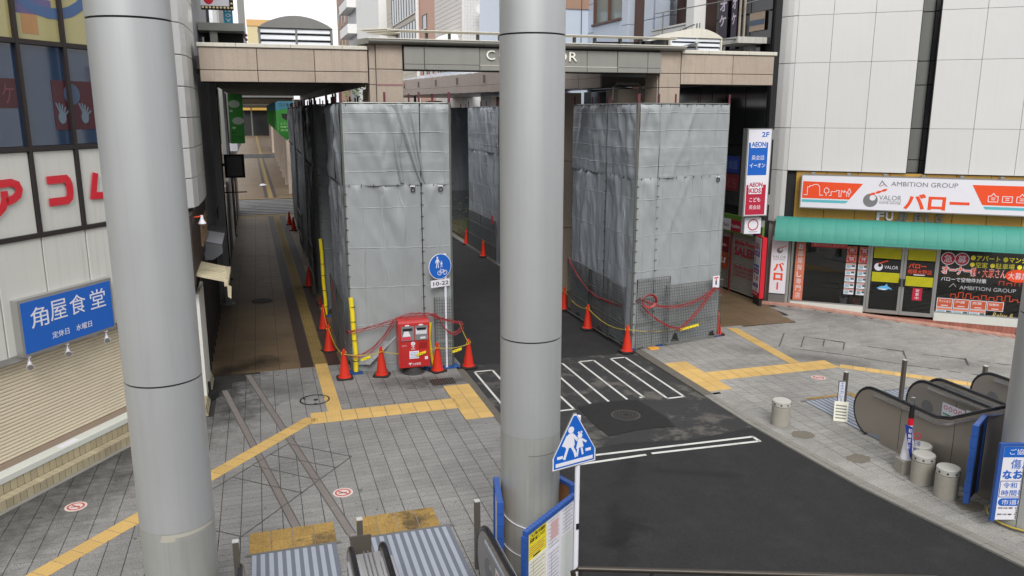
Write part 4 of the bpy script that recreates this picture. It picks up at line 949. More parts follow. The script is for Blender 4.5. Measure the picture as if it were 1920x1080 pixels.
# pillar with vertical signs at the corner
q0, q1 = F(-.92, -.34, 0), F(-.06, .02, 0); G = Fr((q0.x, q0.y), (q1.x, q1.y)); GL = (q1 - q0).length
obj('corner_pillar', MB(lambda s, o, z: G(s, o, z)).box(.0, GL, -.5, .0, -.05, 2.6), mat('pillar_stone', (168, 166, 160), .6, var=.08), rb)
vs_ = thing('shop_sign', 'tall narrow white sign with fruit mark and vertical orange lettering on the corner pillar', 'sign', tuple(G(.6, .1, 1)))
V0, V1 = F(-.62, .10, 0), F(-.10, .10, 0); VS = Fr((V0.x, V0.y), (V1.x, V1.y))
obj('sign_case', MB(lambda s, o, z: VS(s, o, z)).box(0, .52, -.10, 0, .32, 2.2), greym, vs_); obj('sign_face', MB(lambda s, o, z: VS(s, o, z)).box(.02, .50, 0, .012, .34, 2.18), whitesg, vs_)
fbox('base', VS, .0, .5, -.10, .0, .0, .30, greym, vs_)
valor_mark(VS, .26, 1.72, .09, vs_, o=.013); text('VALOR', VS, .06, .46, 1.47, 1.56, grey50, vs_, o=.013); text('HOME ADVISE', VS, .08, .44, 1.41, 1.45, grey50, vs_, o=.013)
text('バ', VS, .1, .42, 1.06, 1.34, orange, vs_, o=.013, bold=.05); text('ロ', VS, .12, .4, .76, 1.0, orange, vs_, o=.013, bold=.05); fbox('lettering', VS, .235, .285, .013, .016, .46, .70, orange, vs_)
# side wall along the right arcade
SX = 15.1; Sd = Fr((SX, 60), (SX, 22.0)); sy = lambda y: 60 - y
def sbx(name, y0, y1, z0, z1, o0, o1, m, par=rb, **k): return fbox(name, Sd, sy(y1), sy(y0), o0, o1, z0, z1, m, par, **k)
sbx('side_wall', 21.9, 25.2, 0, 12, -.5, -.06, dark); sbx('side_wall', 25.2, 40, 0, 6.9, -.5, -.06, dark)
for y0, y1 in ((22.0, 23.15), (23.15, 24.3), (24.3, 25.2), (25.2, 26), (26, 28), (28, 32), (32, 36)):
    for z0, z1 in ((2.9, 4.9), (4.9, 6.9), (6.9, 9), (9, 12)):
        if y0 > 25 and z0 > 6: continue
        piece('black_glass_panel', Sd, sy(y1) + .02, sy(y0) - .02, z0 + .02, z1 - .02, -.05, 0, blackgl, rb, .005)
sbx('window_film', 23.3, 24.25, 4.0, 4.55, .0, .006, navy); sbx('window_film', 23.3, 24.25, 3.4, 3.95, .0, .006, mat('dim_red', (110, 30, 40), .4))
text('英会話', Sd, sy(24.2), sy(23.4), 4.12, 4.42, mat('dim_blue_print', (90, 120, 170), .4), rb, o=.008); text('こども', Sd, sy(24.2), sy(23.4), 3.5, 3.85, mat('dim_red_print', (150, 80, 84), .4), rb, o=.008)
# carrier strip, shutters, posters
carr = [(21.75, 22.2, mat('purple_print', (90, 30, 90), .5)), (22.2, 22.9, whitesg), (22.9, 23.5, crim), (23.5, 24.3, whitesg), (24.3, 25.2, crim)]
sbx('strip_backing', 21.7, 27, 2.02, 2.62, -.02, .05, mat('lime_edge', (98, 140, 56), .5))
for y0, y1, m_ in carr: sbx('logo_panel', y0 + .01, y1 - .01, 2.08, 2.46, .05, .06, m_)
text('Vodafone', Sd, sy(23.45), sy(22.95), 2.2, 2.32, whitesg, rb, o=.062); text('SoftBank', Sd, sy(24.25), sy(23.6), 2.2, 2.32, grey50, rb, o=.062); text('WILLCOM', Sd, sy(22.85), sy(22.25), 2.2, 2.32, grey50, rb, o=.062)
sbx('strip_backing', 24.9, 36, 2.62, 2.88, -.02, .05, dark)
sh = thing('roller_shutter', 'grey roller shutter with red Mobile Phone SALE lettering beside the black glass', 'shutter', (SX, 22.4, 0), 'shutters of the phone shop')
sh2 = thing('roller_shutter', 'grey roller shutter with docomo and au posters, left of the SALE shutter', 'shutter', (SX, 24.2, 0), 'shutters of the phone shop')
for par, y0, y1 in ((sh, 21.72, 23.42), (sh2, 23.5, 25.4)):
    for k in range(27):
        z = .06 + k * .073
        bb = MB(lambda s, o, zz: Sd(s, o, zz)); bb.prism([(-.02, z), (.0, z + .01), (.012, z + .035), (.0, z + .062), (-.02, z + .071)], 'x', sy(y1), sy(y0)); obj('slat', bb, shutg, par)
    fbox('guide_rail', Sd, sy(y1) - .06, sy(y1), -.02, .05, 0, 2.02, mat('brick_red', (120, 40, 40), .5), par)
text('Mobile Phone', Sd, sy(23.25), sy(22.1), 1.66, 1.82, crim, sh, o=.014, bold=.03); text('SALE!!', Sd, sy(23.25), sy(22.1), 1.30, 1.60, crim, sh, o=.014, bold=.03)
text('TEL·042-701-8185', Sd, sy(23.25), sy(22.1), .86, .97, crim, sh, o=.014, bold=.02); text('平 日:10:00〜20:00', Sd, sy(23.25), sy(22.1), .73, .83, crim, sh, o=.014, bold=.01); text('土日祝:10:00〜20:00', Sd, sy(23.25), sy(22.1), .6, .7, crim, sh, o=.014, bold=.01)
fbox('poster', Sd, sy(24.6), sy(23.62), .013, .02, 1.28, 1.82, mat('wine_print', (120, 24, 34), .5), sh2); text('docomo', Sd, sy(24.45), sy(23.75), 1.48, 1.62, pinkp, sh2, o=.021)
fbox('poster', Sd, sy(24.6), sy(23.62), .013, .02, .72, 1.26, mat('rust_orange', (176, 72, 40), .5), sh2); text('au', Sd, sy(24.4), sy(23.8), .9, 1.1, whitesg, sh2, o=.021, slant=.2, bold=.02)
# promo light box with red side
q0, q1 = G(.0, .06, 0), G(.42, .30, 0)
pb_ = thing('shop_sign', 'upright phone price sign box with red side and blue text strips at the shutter corner', 'sign', (14.9, 21.5, 0)); PB = Fr(P(1410, 552, .25), P(1437, 569, .25))
PBL = .62; fbox('sign_box', PB, 0, PBL, -.14, 0, .25, 2.18, red, pb_); fbox('sign_face', PB, .02, PBL - .1, .0, .01, .42, 2.14, whitesg, pb_); fbox('base', PB, .05, PBL - .05, -.12, -.02, .0, .25, blackp, pb_)
for z, tx, m_, h in ((1.88, '10年越えの', crim, .09), (1.76, '実績専門店', crim, .11), (1.55, 'お得情報', bluesg, .16), (1.2, 'スマホ修理', bluesg, .08), (1.0, '買取強化', navy, .16), (.56, '受付中', navy, .12)):
    if m_ in (bluesg, navy): fbox('text_strip', PB, .05, PBL - .13, .01, .013, z, z + h, m_, pb_); text(tx, PB, .1, PBL - .18, z + .03, z + h - .03, pinkp, pb_, o=.014)
    else: text(tx, PB, .05, PBL - .14, z, z + h, m_, pb_, o=.012)
text('30', PB, .28, .44, .78, .92, crim, pb_, o=.012, bold=.03); fbox('phone_print', PB, .1, .16, .01, .013, .78, .95, grey50, pb_); fbox('phone_print', PB, .1, .14, .01, .013, 1.32, 1.5, navy, pb_); ring(PB, .2, .46, .05, .065, .01, .013, grey50, pb_); ring(PB, .38, .46, .05, .07, .01, .013, crim, pb_)
fbox('red_foot', PB, .02, PBL - .1, .01, .013, .27, .41, crim, pb_); text('お気軽にご相談', PB, .06, PBL - .15, .33, .38, pinkp, pb_, o=.014)
# projecting sign: English school
ae = thing('projecting_sign', 'tall projecting sign with blue and crimson panels reading 2F at the building corner', 'sign', (14, 20.5, 4)); AE = Fr((13.50, 20.5), (14.3, 20.46))
fbox('sign_box', AE, .0, .80, -.24, 0, 2.97, 5.52, alu, ae); fbox('sign_face', AE, .04, .77, .0, .012, 3.0, 5.49, whitesg, ae)
fbox('blue_panel', AE, .06, .68, .012, .015, 4.18, 5.12, bluesg, ae); fbox('crimson_panel', AE, .06, .70, .012, .015, 3.02, 3.9, crim, ae)
text('2F', AE, .46, .70, 5.28, 5.42, bluesg, ae, o=.013, bold=.02)
for a, b_, z0, z1 in ((.12, .62, 4.97, 5.17), (.12, .6, 3.82, 4.0), (.14, .56, 3.63, 3.82)): fbox('text_backing', AE, a, b_, .015, .017, z0, z1, whitesg, ae)
for tx, z, h, mo, a, b_ in (('AEON', 5.0, .14, bluesg, .14, .6), ('AEON', 3.84, .13, crim, .14, .58), ('KIDS', 3.66, .14, crim, .16, .54)):
    text(tx, AE, a, b_, z, z + h, mo, ae, o=.018, bold=.03)
text('英会話', AE, .17, .58, 4.62, 4.76, whitesg, ae, o=.016, bold=.015); text('イーオン', AE, .12, .62, 4.40, 4.53, whitesg, ae, o=.016, bold=.015)
text('こども', AE, .18, .54, 3.40, 3.53, whitesg, ae, o=.016, bold=.015); text('英会話', AE, .18, .56, 3.18, 3.31, whitesg, ae, o=.016, bold=.015)
for z in (5.2, 3.3): obj('wall_bracket', MB(lambda s, o, zz: AE(s, o, zz)).box(.80, .98, -.2, -.02, z, z + .28), alu, ae)
kf = thing('projecting_sign', 'small square white sign with a plain red ring below the tall projecting sign', 'sign', (14.1, 20.6, 2.7)); KF = Fr((13.72, 20.7), (14.28, 20.62))
fbox('sign_box', KF, .0, .52, -.22, 0, 2.42, 2.90, whitesg, kf); ring(KF, .27, 2.69, .14, .17, 0, .006, crim, kf); fbox('caption_line', KF, .14, .42, .0, .004, 2.47, 2.485, grey50, kf); fbox('wall_bracket', KF, .52, .66, -.15, -.05, 2.6, 2.8, alu, kf)

# ================================================================== LEFT BUILDING
lb = thing('office_building', 'left-hand building with blue-tinted windows, red katakana letters and a beige shutter', 'building', (-4.21, 13.55, 0))
L_ = LBF
mull = [-5.0, -3.9, -2.9, -1.9, -.7, .45, 1.33, 2.24, 3.2]
fbox('wall_core', L_, -5, 5.2, -.8, -.09, 3.9, 12, dark, lb)
for a, b_ in zip(mull, mull[1:]):
    for z0, z1, m_ in ((5.46, 7.03, glassb), (7.10, 9.2, glassy), (9.3, 11.5, glassb)):
        piece('window_pane', L_, a + .03, b_ - .03, z0, z1, -.06, -.04, m_, lb, .003)
    piece('letter_panel', L_, a + .035, b_ - .035, 4.07, 5.37, -.06, -.025, whitepanL, lb, .008)
    piece('wall_panel', L_, a + .012, b_ - .012, 2.2, 4.0, -.06, -.0, whitepanL, lb, .008)
    fbox('mullion', L_, a - .032, a + .032, -.07, .02, 4.03, 12, frame_d, lb)
for z in (4.0, 5.38, 7.035, 9.22): fbox('transom', L_, -5, 3.22, -.07, .028 if z < 5 else .012, z, z + .075, frame_d, lb)
for z0, z1, m_ in ((7.2, 7.45, mat('window_purple', (96, 90, 130), .3)), (7.5, 7.8, mat('window_tan', (170, 128, 84), .3))):
    fbox('window_sticker', L_, 1.42 if z0 < 7.4 else 1.5, 2.1 if z0 < 7.4 else 1.8, -.04, -.036, z0 + .3 - (.6 if z0 > 7.4 else 0) + .0, z1 + .3 - (.6 if z0 > 7.4 else 0), m_, lb)
# window graphics: red panel with ball and hands
fbox('window_poster', L_, 1.92, 3.1, -.04, -.034, 5.7, 6.5, mat('dull_red_poster', (66, 28, 38), .3), lb); disc(L_, 2.32, 6.28, .17, -.033, -.03, mat('dull_blue_print', (64, 80, 104), .4), lb)
for sg, cx in ((-1, 2.02), (1, 2.5)):
    disc(L_, cx + .05, 5.9, .1, -.033, -.030, mat('dull_grey_print', (92, 108, 122), .4), lb, 'hand_print', rx=.08)
    for k in range(5): a = 1.1 + sg * .25 * (k - 2) * 1.2 + (.0); line_print(L_, [(cx + .05, 5.9), (cx + .05 + .22 * math.cos(a + .35), 5.9 + .24 * math.sin(a))], .03, -.033, -.0305, MATS['dull_grey_print'], lb, 'hand_print')
fbox('window_poster', L_, .2, 1.25, -.04, -.034, 6.05, 6.5, MATS['dull_red_poster'], lb); text('カラオケ', L_, .25, 1.2, 6.12, 6.42, mat('dull_pink', (106, 60, 68), .4), lb, o=-.032)
fbox('window_poster', L_, -.6, .6, -.04, -.035, 5.5, 6.0, mat('dull_teal', (34, 66, 92), .3), lb)
arc = [(2.1 + .9 * math.cos(t), 8.3 + .75 * math.sin(t)) for t in [math.pi * (1.08 + .08 * k) for k in range(12)]]; line_print(L_, arc, .17, -.04, -.034, mat('film_blue', (72, 98, 140), .4), lb, 'window_graphic')
# katakana letters
def kline(pts, wd=.17): line_print(L_, pts, wd, .0, .012, red, lb, 'letter')
LZ = -.025
kline([(1.57, 4.90), (1.95, 4.90), (1.99, 4.86), (2.01, 4.80), (2.01, 4.66), (1.99, 4.58), (1.93, 4.54), (1.57, 4.54)], .13)
kline([(.2, 4.90), (.90, 4.92), (1.0, 4.88), (1.03, 4.80), (1.0, 4.72), (.90, 4.66), (.78, 4.63)], .12); kline([(.76, 4.80), (.76, 4.66), (.70, 4.55), (.58, 4.46), (.42, 4.40)], .12)
kline([(2.60, 4.95), (2.50, 4.56), (3.05, 4.53)], .12); kline([(2.95, 4.75), (3.1, 4.5)], .12)
# shutter and step
fbox('shutter_head', L_, -5, 3.4, -.12, .01, 2.10, 2.19, alu, lb)
for k in range(27):
    z = .52 + k * .059
    bb = MB(lambda s, o, zz: L_(s, o, zz)); bb.prism([(-.14, z), (-.121, z + .008), (-.112, z + .016), (-.112, z + .046), (-.121, z + .053), (-.14, z + .0575)], 'x', -5, 3.3); obj('shutter_slat', bb, shut, lb)
fbox('bottom_rail', L_, -5, 3.3, -.15, -.08, .43, .52, mat('rail_brown', (146, 128, 112), .5), lb); fbox('shutter_track', L_, 3.3, 3.4, -.15, .0, .35, 2.15, alu, lb)
fbox('stone_sill', L_, -5, 3.5, -.2, .16, .34, .43, marble, lb); fbox('paper_note', L_, 1.12, 1.5, -.02, .10, .431, .434, whitesg, lb)
fbox('step_core', L_, -5, 5.0, -.5, .135, 0, .335, dark, lb); fbox('step_core', L_, -5, 5.0, .1, .315, 0, .15, dark, lb)
for k in range(64):
    a = -4.2 + k * .125
    if a > 3.9: break
    piece('step_tile', L_, a + .005, a + .120, .165, .335, .12, .15, creamt, lb, .003)
    piece('step_tile', L_, a + .005, a + .120, .145, .163, .152, .325, creamt, lb, .003); piece('step_tile', L_, a + .005, a + .120, .0, .143, .30, .325, creamt, lb, .003)
fbox('edge_fillet', L_, -5, 4, .33, .42, 0, .012, kerb2, lb)
# upper corner of slim white panels right of the column
rows = [4.05 + .61 * k for k in range(14)]
for z0, z1 in zip(rows, rows[1:]):
    piece('corner_panel', L_, 3.24, 4.3, z0 + .008, z1 - .008, -.06, .0, whitepan, lb, .01); piece('corner_panel', L_, 4.3, 5.12, z0 + .008, z1 - .008, -.06, .0, whitepan, lb, .01)
cc = L_(5.14, 0, 0); XW = Fr((cc.x, cc.y), (-1.28, 30))
cp = [L_(5.12, 0, 0), Vector((-1.27, 18.15, 0)), Vector((-1.24, 19.1, 0)), Vector((-1.24, 20.4, 0))]
for (p, q), m_ in zip(zip(cp, cp[1:]), (whitepan, whitepanL, whitepanL)):
    f = Fr((p.x, p.y), (q.x, q.y)); Ls = (q - p).length
    for z0, z1 in zip(rows, rows[1:]): piece('corner_panel', f, .004, Ls - .004, z0 + .008, z1 - .008, -.06, 0, m_, lb, .006)
sbw = Fr((-1.42, 17.3), (-1.42, 50))
fbox('side_wall', sbw, 14, 32.3, -.5, -.0, 0, 3.0, blackgl, lb); fbox('side_wall', sbw, 2.9, 14, -.5, -.0, 0, 12, mat('side_wall_grey', (150, 150, 152), .6), lb)
fbox('ground_wall', L_, 3.4, 5.0, -.8, -.1, 0, 4.0, wood, lb); 
for k in range(6): piece('timber_board', sbw, -.35 + k * .32, -.05 + k * .32, 2.6, 3.98, -.02, .06, wood, lb, .01)
for k in range(3): fbox('floor_band', sbw, -.4, 3, .0, .05, 2.45 + k * .05, 2.47 + k * .05, wood, lb)
fbox('white_board', sbw, -.15, 1.25, .0, .07, .18, 2.35, mat('white_board', (216, 216, 210), .5, var=.05), lb)
for k in range(10):
    for j in range(3): piece('wall_tile', sbw, -.9 + k * .24, -.67 + k * .24, j * .06, j * .06 + .055, .0, .12 - .02 * j, creamt, lb, .003)
for k in range(9): fbox('window_frame', sbw, 1.9 + k * .7, 1.98 + k * .7, -.0, .06, .1, 2.7, frame_d, lb)
for k in range(8): fbox('window_pane', sbw, 1.99 + k * .7, 2.59 + k * .7, -.0, .02, .2, 2.6, blackgl, lb)
fbox('sign_backing', sbw, 1.6, 4.2, .0, .06, 2.75, 3.95, wood, lb)
for k, ch in enumerate('居酒屋'): text(ch, sbw, 1.9 + k * .75, 2.4 + k * .75, 3.0, 3.6, mat('pale_timber', (150, 124, 96), .6), lb, o=.06, depth=.04)
for k in range(18):
    y = 8 + k * 1.3; fbox('shop_front_bay', sbw, y, y + 1.2, .0, .03 + .05 * (k % 2), .1, 2.5 + .2 * (k % 3), [blackgl, greypan, frame_d, mat('shop_red', (130, 30, 36), .5), shutg][k % 5], lb)
fbox('unseen_upper_wall', L_, -8, 5.0, -10, -.0, 12.02, 26, whitepanL, lb)  # unseen storeys above the windows, raised to block sky light
fbox('lower_wall', L_, -12, -5.02, -10, -.05, 0, 12, whitepanL, lb)
# blue diner sign with spotlights
bs = thing('shop_sign', 'blue sign with large white brush characters above the beige shutter', 'sign', tuple(L_(1.6, .1, 2.6)))
fbox('sign_box', L_, .60, 2.54, .0, .14, 2.18, 3.1, alu, bs); fbox('sign_face', L_, .65, 2.50, .14, .15, 2.22, 3.05, bluesg, bs)
for ch, a, z in zip('角屋食堂', (.80, 1.18, 1.58, 2.02), (2.60, 2.63, 2.63, 2.63)): text(ch, L_, a, a + .34, z, z + .33, whitesg, bs, o=.151, bold=.004)
text('定休日　水曜日', L_, 1.17, 2.0, 2.34, 2.45, whitesg, bs, o=.151)
for k, (s, nm) in enumerate(((.72, 'leftmost of three white spotlights under the blue diner sign'), (1.48, 'middle of three white spotlights under the blue diner sign'), (2.34, 'rightmost of three white spotlights under the blue diner sign, nearest the column'))):
    p = L_(s, .1, 2.17); t = thing('spotlight', nm, 'lamp', tuple(p), 'spotlights under the blue sign')
    obj('mount', MB().lathe([(.035, 0), (.035, -.02), (.012, -.025), (.012, -.11)], tuple(p), 12), whitesg, t)
    c = p + Vector((0, 0, -.13)); d = (L_.n * .6 - L_.d * .5 + Vector((0, 0, -.25))).normalized()
    obj('lamp_head', MB().tube([c - d * -.02 - d * .09, c + d * .03], .03, 12).tube([c + d * .03, c + d * .10], .03, 14, r2=.055), whitesg, t); obj('lens', MB().tube([c + d * .10, c + d * .106], .048, 14), steelb, t)

# ------------------------------------------------------------------ clutter along the left shops
aws = thing('small_awning', 'weathered cream corrugated awning sticking out over the left shop doors', 'awning', (-1.2, 18, 2.6))
A0, A1, A2, A3 = (-1.4, 16.9), (-1.4, 18.35), (-.93, 18.55), (-.78, 17.45)
b = MB(); b.add([(-1.42, 17.15, 2.78), (-1.42, 18.75, 2.78), (-.86, 18.75, 2.62), (-.78, 17.15, 2.60), (-1.42, 17.15, 2.75), (-1.42, 18.75, 2.75), (-.86, 18.75, 2.59), (-.78, 17.15, 2.57)],
    [(0, 3, 2, 1), (4, 5, 6, 7), (0, 1, 5, 4), (1, 2, 6, 5), (2, 3, 7, 6), (3, 0, 4, 7)])
crw = mat('weathered_cream', (196, 186, 158), .7, var=.12, streak=.3, dirt=.4, dirtcol=(140, 120, 86)); obj('roof_sheet', b, crw, aws)
for k in range(9): y = 17.2 + k * .18; obj('corrugation', MB().tube([(-1.42, y, 2.785), (-.80, y, 2.612)], .012, 6), crw, aws)
obj('gutter', MB().box(-.84, -.76, 17.1, 18.8, 2.50, 2.60), crw, aws); obj('loose_flap', MB().prism([(-.78, 2.55), (-.70, 2.5), (-.72, 2.26), (-.78, 2.3)], 'y', 17.0, 17.06), crw, aws)
obj('end_box', MB().box(-1.62, -1.42, 16.9, 18.2, 2.45, 2.85), crw, aws)
sc_ = thing('small_awning', 'grey metal shelf canopy with white top above the dark shop doors, behind the cream awning', 'awning', (-1.2, 22, 3))
y0, z0 = QX(405, 425, -1.3); b = MB()
b.prism([(-1.42, 2.95), (-.98, 2.85), (-.98, 2.65), (-1.2, 2.5), (-1.42, 2.5)], 'y', 20.4, 23.6); obj('canopy_box', b, greypan, sc_); obj('top_sheet', MB().add([(-1.41, 20.42, 2.965), (-.985, 20.42, 2.865), (-.985, 22.3, 2.865), (-1.41, 22.3, 2.965)], [(0, 1, 2, 3)]), whitesg, sc_)
lm = thing('wall_lamp', 'white lamp on a thin orange arm over the left shop wall', 'lamp', (-1.4, 18, 3.9))
y, z = 18.0, 3.86; obj('arm', MB().tube([(-1.75, y - .6, z), (-1.24, y - .1, z)], .014, 8), orange, lm); obj('shade', MB().lathe([(.03, .02), (.035, -.06), (.05, -.09), (.085, -.15), (.08, -.16), (0, -.15)], (-1.22, y - .08, z), 16), whitesg, lm)
for k, (px0, base, m_, w_, lb_) in enumerate((((0, 0), (-1.2, 26.4), greypan, .18, 'tall grey steel post on the left edge of the shaded arcade, nearest'), ((0, 0), (-1.38, 41.5), black, .16, 'thin black post by the crossing in the shaded arcade'), ((0, 0), (-1.3, 30.5), black, .12, 'black post between the grey post and the green banner'))):
    t = thing('steel_post', lb_, 'post', (base[0], base[1], 0)); obj('post', MB().box(base[0] - w_ / 2, base[0] + w_ / 2, base[1], base[1] + w_, 0, 6.85), m_, t); obj('foot_plate', MB().box(base[0] - w_, base[0] + w_, base[1] - w_ / 2, base[1] + w_ * 1.5, 0, .03), m_, t)
mo = thing('hanging_monitor', 'black framed display hung in the shaded arcade above the walkway', 'screen', (-.9, 30.2, 4)); x0, z1 = QY(419, 290, 30); x1, z0 = QY(460, 333, 30)
fbox('casing', WF, x0, x1, -30.2, -30.0, z0, z1, black, mo); fbox('screen', WF, x0 + .08, x1 - .08, -30.0, -29.99, z0 + .07, z1 - .06, mat('screen_dim', (96, 98, 106), .15), mo); fbox('bracket', WF, x0 - .5, x0, -30.15, -30.1, z0 + .4, z0 + .5, black, mo)
x0, z0 = QY(398, 362, 30); x1, _ = QY(463, 362, 30); t = thing('rod', 'thin black horizontal rod below the hanging display', 'rod', (x0, 30, z0)); obj('bar', MB().tube([(x0, 30, z0), (x1, 30, z0 + .01)], .02), black, t)
gb = thing('hanging_banner', 'large green banner with two pale speech bubbles hanging left in the arcade', 'banner', (-.8, 38, 5.7)); x0, z1 = QY(426, 176, 38); x1, z0 = QY(460, 269, 38); GB = Fr((0, 38), (1, 38))
fbox('cloth', GB, x0, x1, -.02, .0, z0, z1, greenp, gb); W_, H_ = x1 - x0, z1 - z0; bub = mat('bubble_grey', (164, 176, 160), .6)
for fx, fz, r in ((.42, .80, .2), (.62, .46, .2), (.18, .66, .06), (.30, .32, .06)): disc(GB, x0 + fx * W_, z0 + fz * H_, r * .8, .0, .004, bub, gb, 'bubble', rx=r * 1.2)
text('相模大野', GB, x0 + .1 * W_, x0 + .4 * W_, z0 + .2 * H_, z0 + .245 * H_, blackp, gb, o=.001); text('ビアハウス', GB, x0 + .12 * W_, x0 + .9 * W_, z0 + .07 * H_, z0 + .17 * H_, blackp, gb, o=.001)
gm2 = mat('blue_top_print', (52, 110, 130), .6)
t0 = None
for k in range(11):
    y = 52 + k * 5.2; nm = 'green pennant banner with blue top over the far arcade' if k < 3 else 'small green pennant banner deep in the far arcade' 
    if y > 112: break
    t = thing('pennant_banner', nm + (', nearest and largest' if k == 0 else ', second in the row' if k == 1 else ', third in the row' if k == 2 else ''), 'banner', (1.75, y, 5.4), 'green pennant banners in the arcade'); f = Fr((0, y), (1, y)); sx, sz = 1.28 + .0 * k, 6.62
    poly(f, [(sx, sz), (sx + .92, sz), (sx + .92, sz - 1.95), (sx + .46, sz - 2.35), (sx, sz - 1.95)], 0, .01, greenp if k % 2 == 0 else mat('green_banner2', (50, 120, 46), .6), t, 'cloth'); poly(f, [(sx, sz), (sx + .92, sz), (sx + .92, sz - .35), (sx, sz - .55)], .01, .014, gm2, t, 'top_print')
    if k < 3:
        poly(f, [(sx + .2, sz - .75), (sx + .72, sz - .75), (sx + .68, sz - 1.0), (sx + .46, sz - 1.15), (sx + .24, sz - 1.0)], .01, .014, blackp, t, 'shield_print'); text('コリドー', f, sx + .1, sx + .85, sz - .33, sz - .12, blackp, t, o=.015, bold=.02)
        for j, tx in enumerate(('ようこそ', '相模大野', '商店街')): text(tx, f, sx + .1, sx + .8, sz - 1.4 - j * .2, sz - 1.28 - j * .2, mat('pale_green_print', (168, 214, 150), .6), t, o=.012)
    fbox('rod', f, sx - .05, sx + 1.2, -.02, .02, sz, sz + .03, black, t)
# far left clutter: red/white stand, yellow chair shapes, mascot-free stall items
t = thing('vending_stand', 'red and white stand with a dark figure-shaped sign on the far left of the arcade', 'stand', (-1.7, 50, 0)); x0, z1 = QY(412, 222, 48); x1, z0 = QY(434, 268, 48)
fbox('red_panel', Fr((0, 48), (1, 48)), x0 - .1, x0 + .35, -.3, 0, z0, z1, mat('stall_red', (176, 44, 60), .5), t); fbox('red_panel', Fr((0, 48), (1, 48)), x0 + .6, x1 + .3, -.3, 0, z0, z1, MATS['stall_red'], t); fbox('white_base', Fr((0, 48), (1, 48)), x0 - .1, x1 + .3, -.3, 0, z0 - .45, z0 - .02, whitesg, t); fbox('leg', Fr((0, 48), (1, 48)), x0, x0 + .1, -.2, -.1, 0, z0 - .45, dark, t)
t = thing('yellow_bicycle_cover', 'crumpled yellow cover lying by the crossing behind the hanging display', 'cover', (-1.75, 54, 0)); b = MB(); b.lathe([(.4, 0), (.36, .3), (.2, .6), (.08, .72), (0, .73)], (-1.75, 54, 0), 9); obj('cover', b, mat('yellow_cover', (206, 180, 50), .6, var=.2), t)
t = thing('plastic_bag', 'small white scrap lying on the far arcade floor', 'litter', (.2, 70, 0)); b = MB().lathe([(.05, 0), (.32, .03), (.2, .12), (.06, .16), (0, .15)], (.2, 70, 0), 11); obj('bag', b, whitesg, t)

# ================================================================== SCAFFOLD ENCLOSURES
def cloth(name, fr, s0, s1, z0, z1, seed, m, parent, amp=1.0, vert=0.38, horz=0.86, sag=0.0, ragged=0.0, o0=.03):
    ns = max(6, int((s1 - s0) / .045)); nz = max(8, int((z1 - z0) / .055)); r = random.Random(seed); sx, sy_ = r.uniform(0, 50), r.uniform(0, 50)
    va = [r.uniform(-1, 1) for _ in range(40)]; ha = [r.uniform(-1, 1) for _ in range(40)]; b = MB(); vv = []
    vo, ho = r.uniform(0, vert), r.uniform(0, horz)
    drp = [(r.uniform(s0, s1), r.uniform(.5, 1.4) * r.choice((-1, 1)), r.uniform(.035, .075), r.uniform(.07, .16)) for _ in range(8 if z1 > 5 else 4)]
    def tri(x, arr, p):
        i = math.floor(x / p); f = x / p - i; a0, a1 = arr[int(i) % 40], arr[(int(i) + 1) % 40]; return a0 + (a1 - a0) * f
    for j in range(nz + 1):
        for i in range(ns + 1):
            s = s0 + (s1 - s0) * i / ns; z = z0 + (z1 - z0) * j / nz; u, v = i / ns, j / nz
            o = .026 * tri(s + vo + 20, va, vert) + .02 * tri(z + ho + 20, ha, horz)
            o += .030 * 1.7 * amp * noise.noise(Vector((s * 3.2 + sx, z * .7, sy_))) + .016 * amp * noise.noise(Vector(((s + z * .5) * 6 + sx, (z - s * .5) * 1.6, 3))) + .02 * amp * noise.noise(Vector((s * 9 + sx, z * (.9 if z1 < 5 else 3.0), 9)))
            for c, k, h, wd in drp:      # soft diagonal drapes hanging from the top edge
                d = (s - c) - k * (z1 - z) * .35; o += h * 1.1 * amp * math.exp(-(d / wd) ** 2) * math.exp(-((z1 - z) / 1.6))
            edge = min(1, 6 * u, 6 * (1 - u)) ; top = min(1, (1 - v) * (z1 - z0) / .12); o = o0 + o * (0.35 + .65 * edge) * (.3 + .7 * top) + .05 * sag * math.sin(math.pi * u) * math.sin(math.pi * v)
            zz = z - ragged * (1 - v) ** 6 * (noise.noise(Vector((s * 2.5 + seed, 0, 0))) + .3) * (z1 - z0) * .3 - (.012 * abs(math.sin(s * 7.5)) if j == nz else 0)
            vv.append((s, max(o, .005), zz))
    b.T = lambda a, c, d: fr(a, c, d)
    b.add(vv, [(j * (ns + 1) + i, j * (ns + 1) + i + 1, (j + 1) * (ns + 1) + i + 1, (j + 1) * (ns + 1) + i) for j in range(nz) for i in range(ns)], 0, True)
    return obj(name, b, m, parent)
def ties(parent, items):
    b = MB()
    for p, L in items:
        p = Vector(p); d = Vector(L); b.tube([p - d, p + Vector((0, 0, .012)), p + d], .0075, 5)
    return obj('cord_ties', b, black, parent, kind='stuff')
def pole(parent, x, y, z1=6.42, z0=0.02, m=pipe, top=True):
    obj('pole', MB().tube([(x, y, z0), (x, y, z1 - (.22 if top else 0))], .024, 8), m, parent)
    if top: obj('pole_top', MB().tube([(x, y, z1 - .22), (x, y, z1)], .0245, 8), piper, parent)
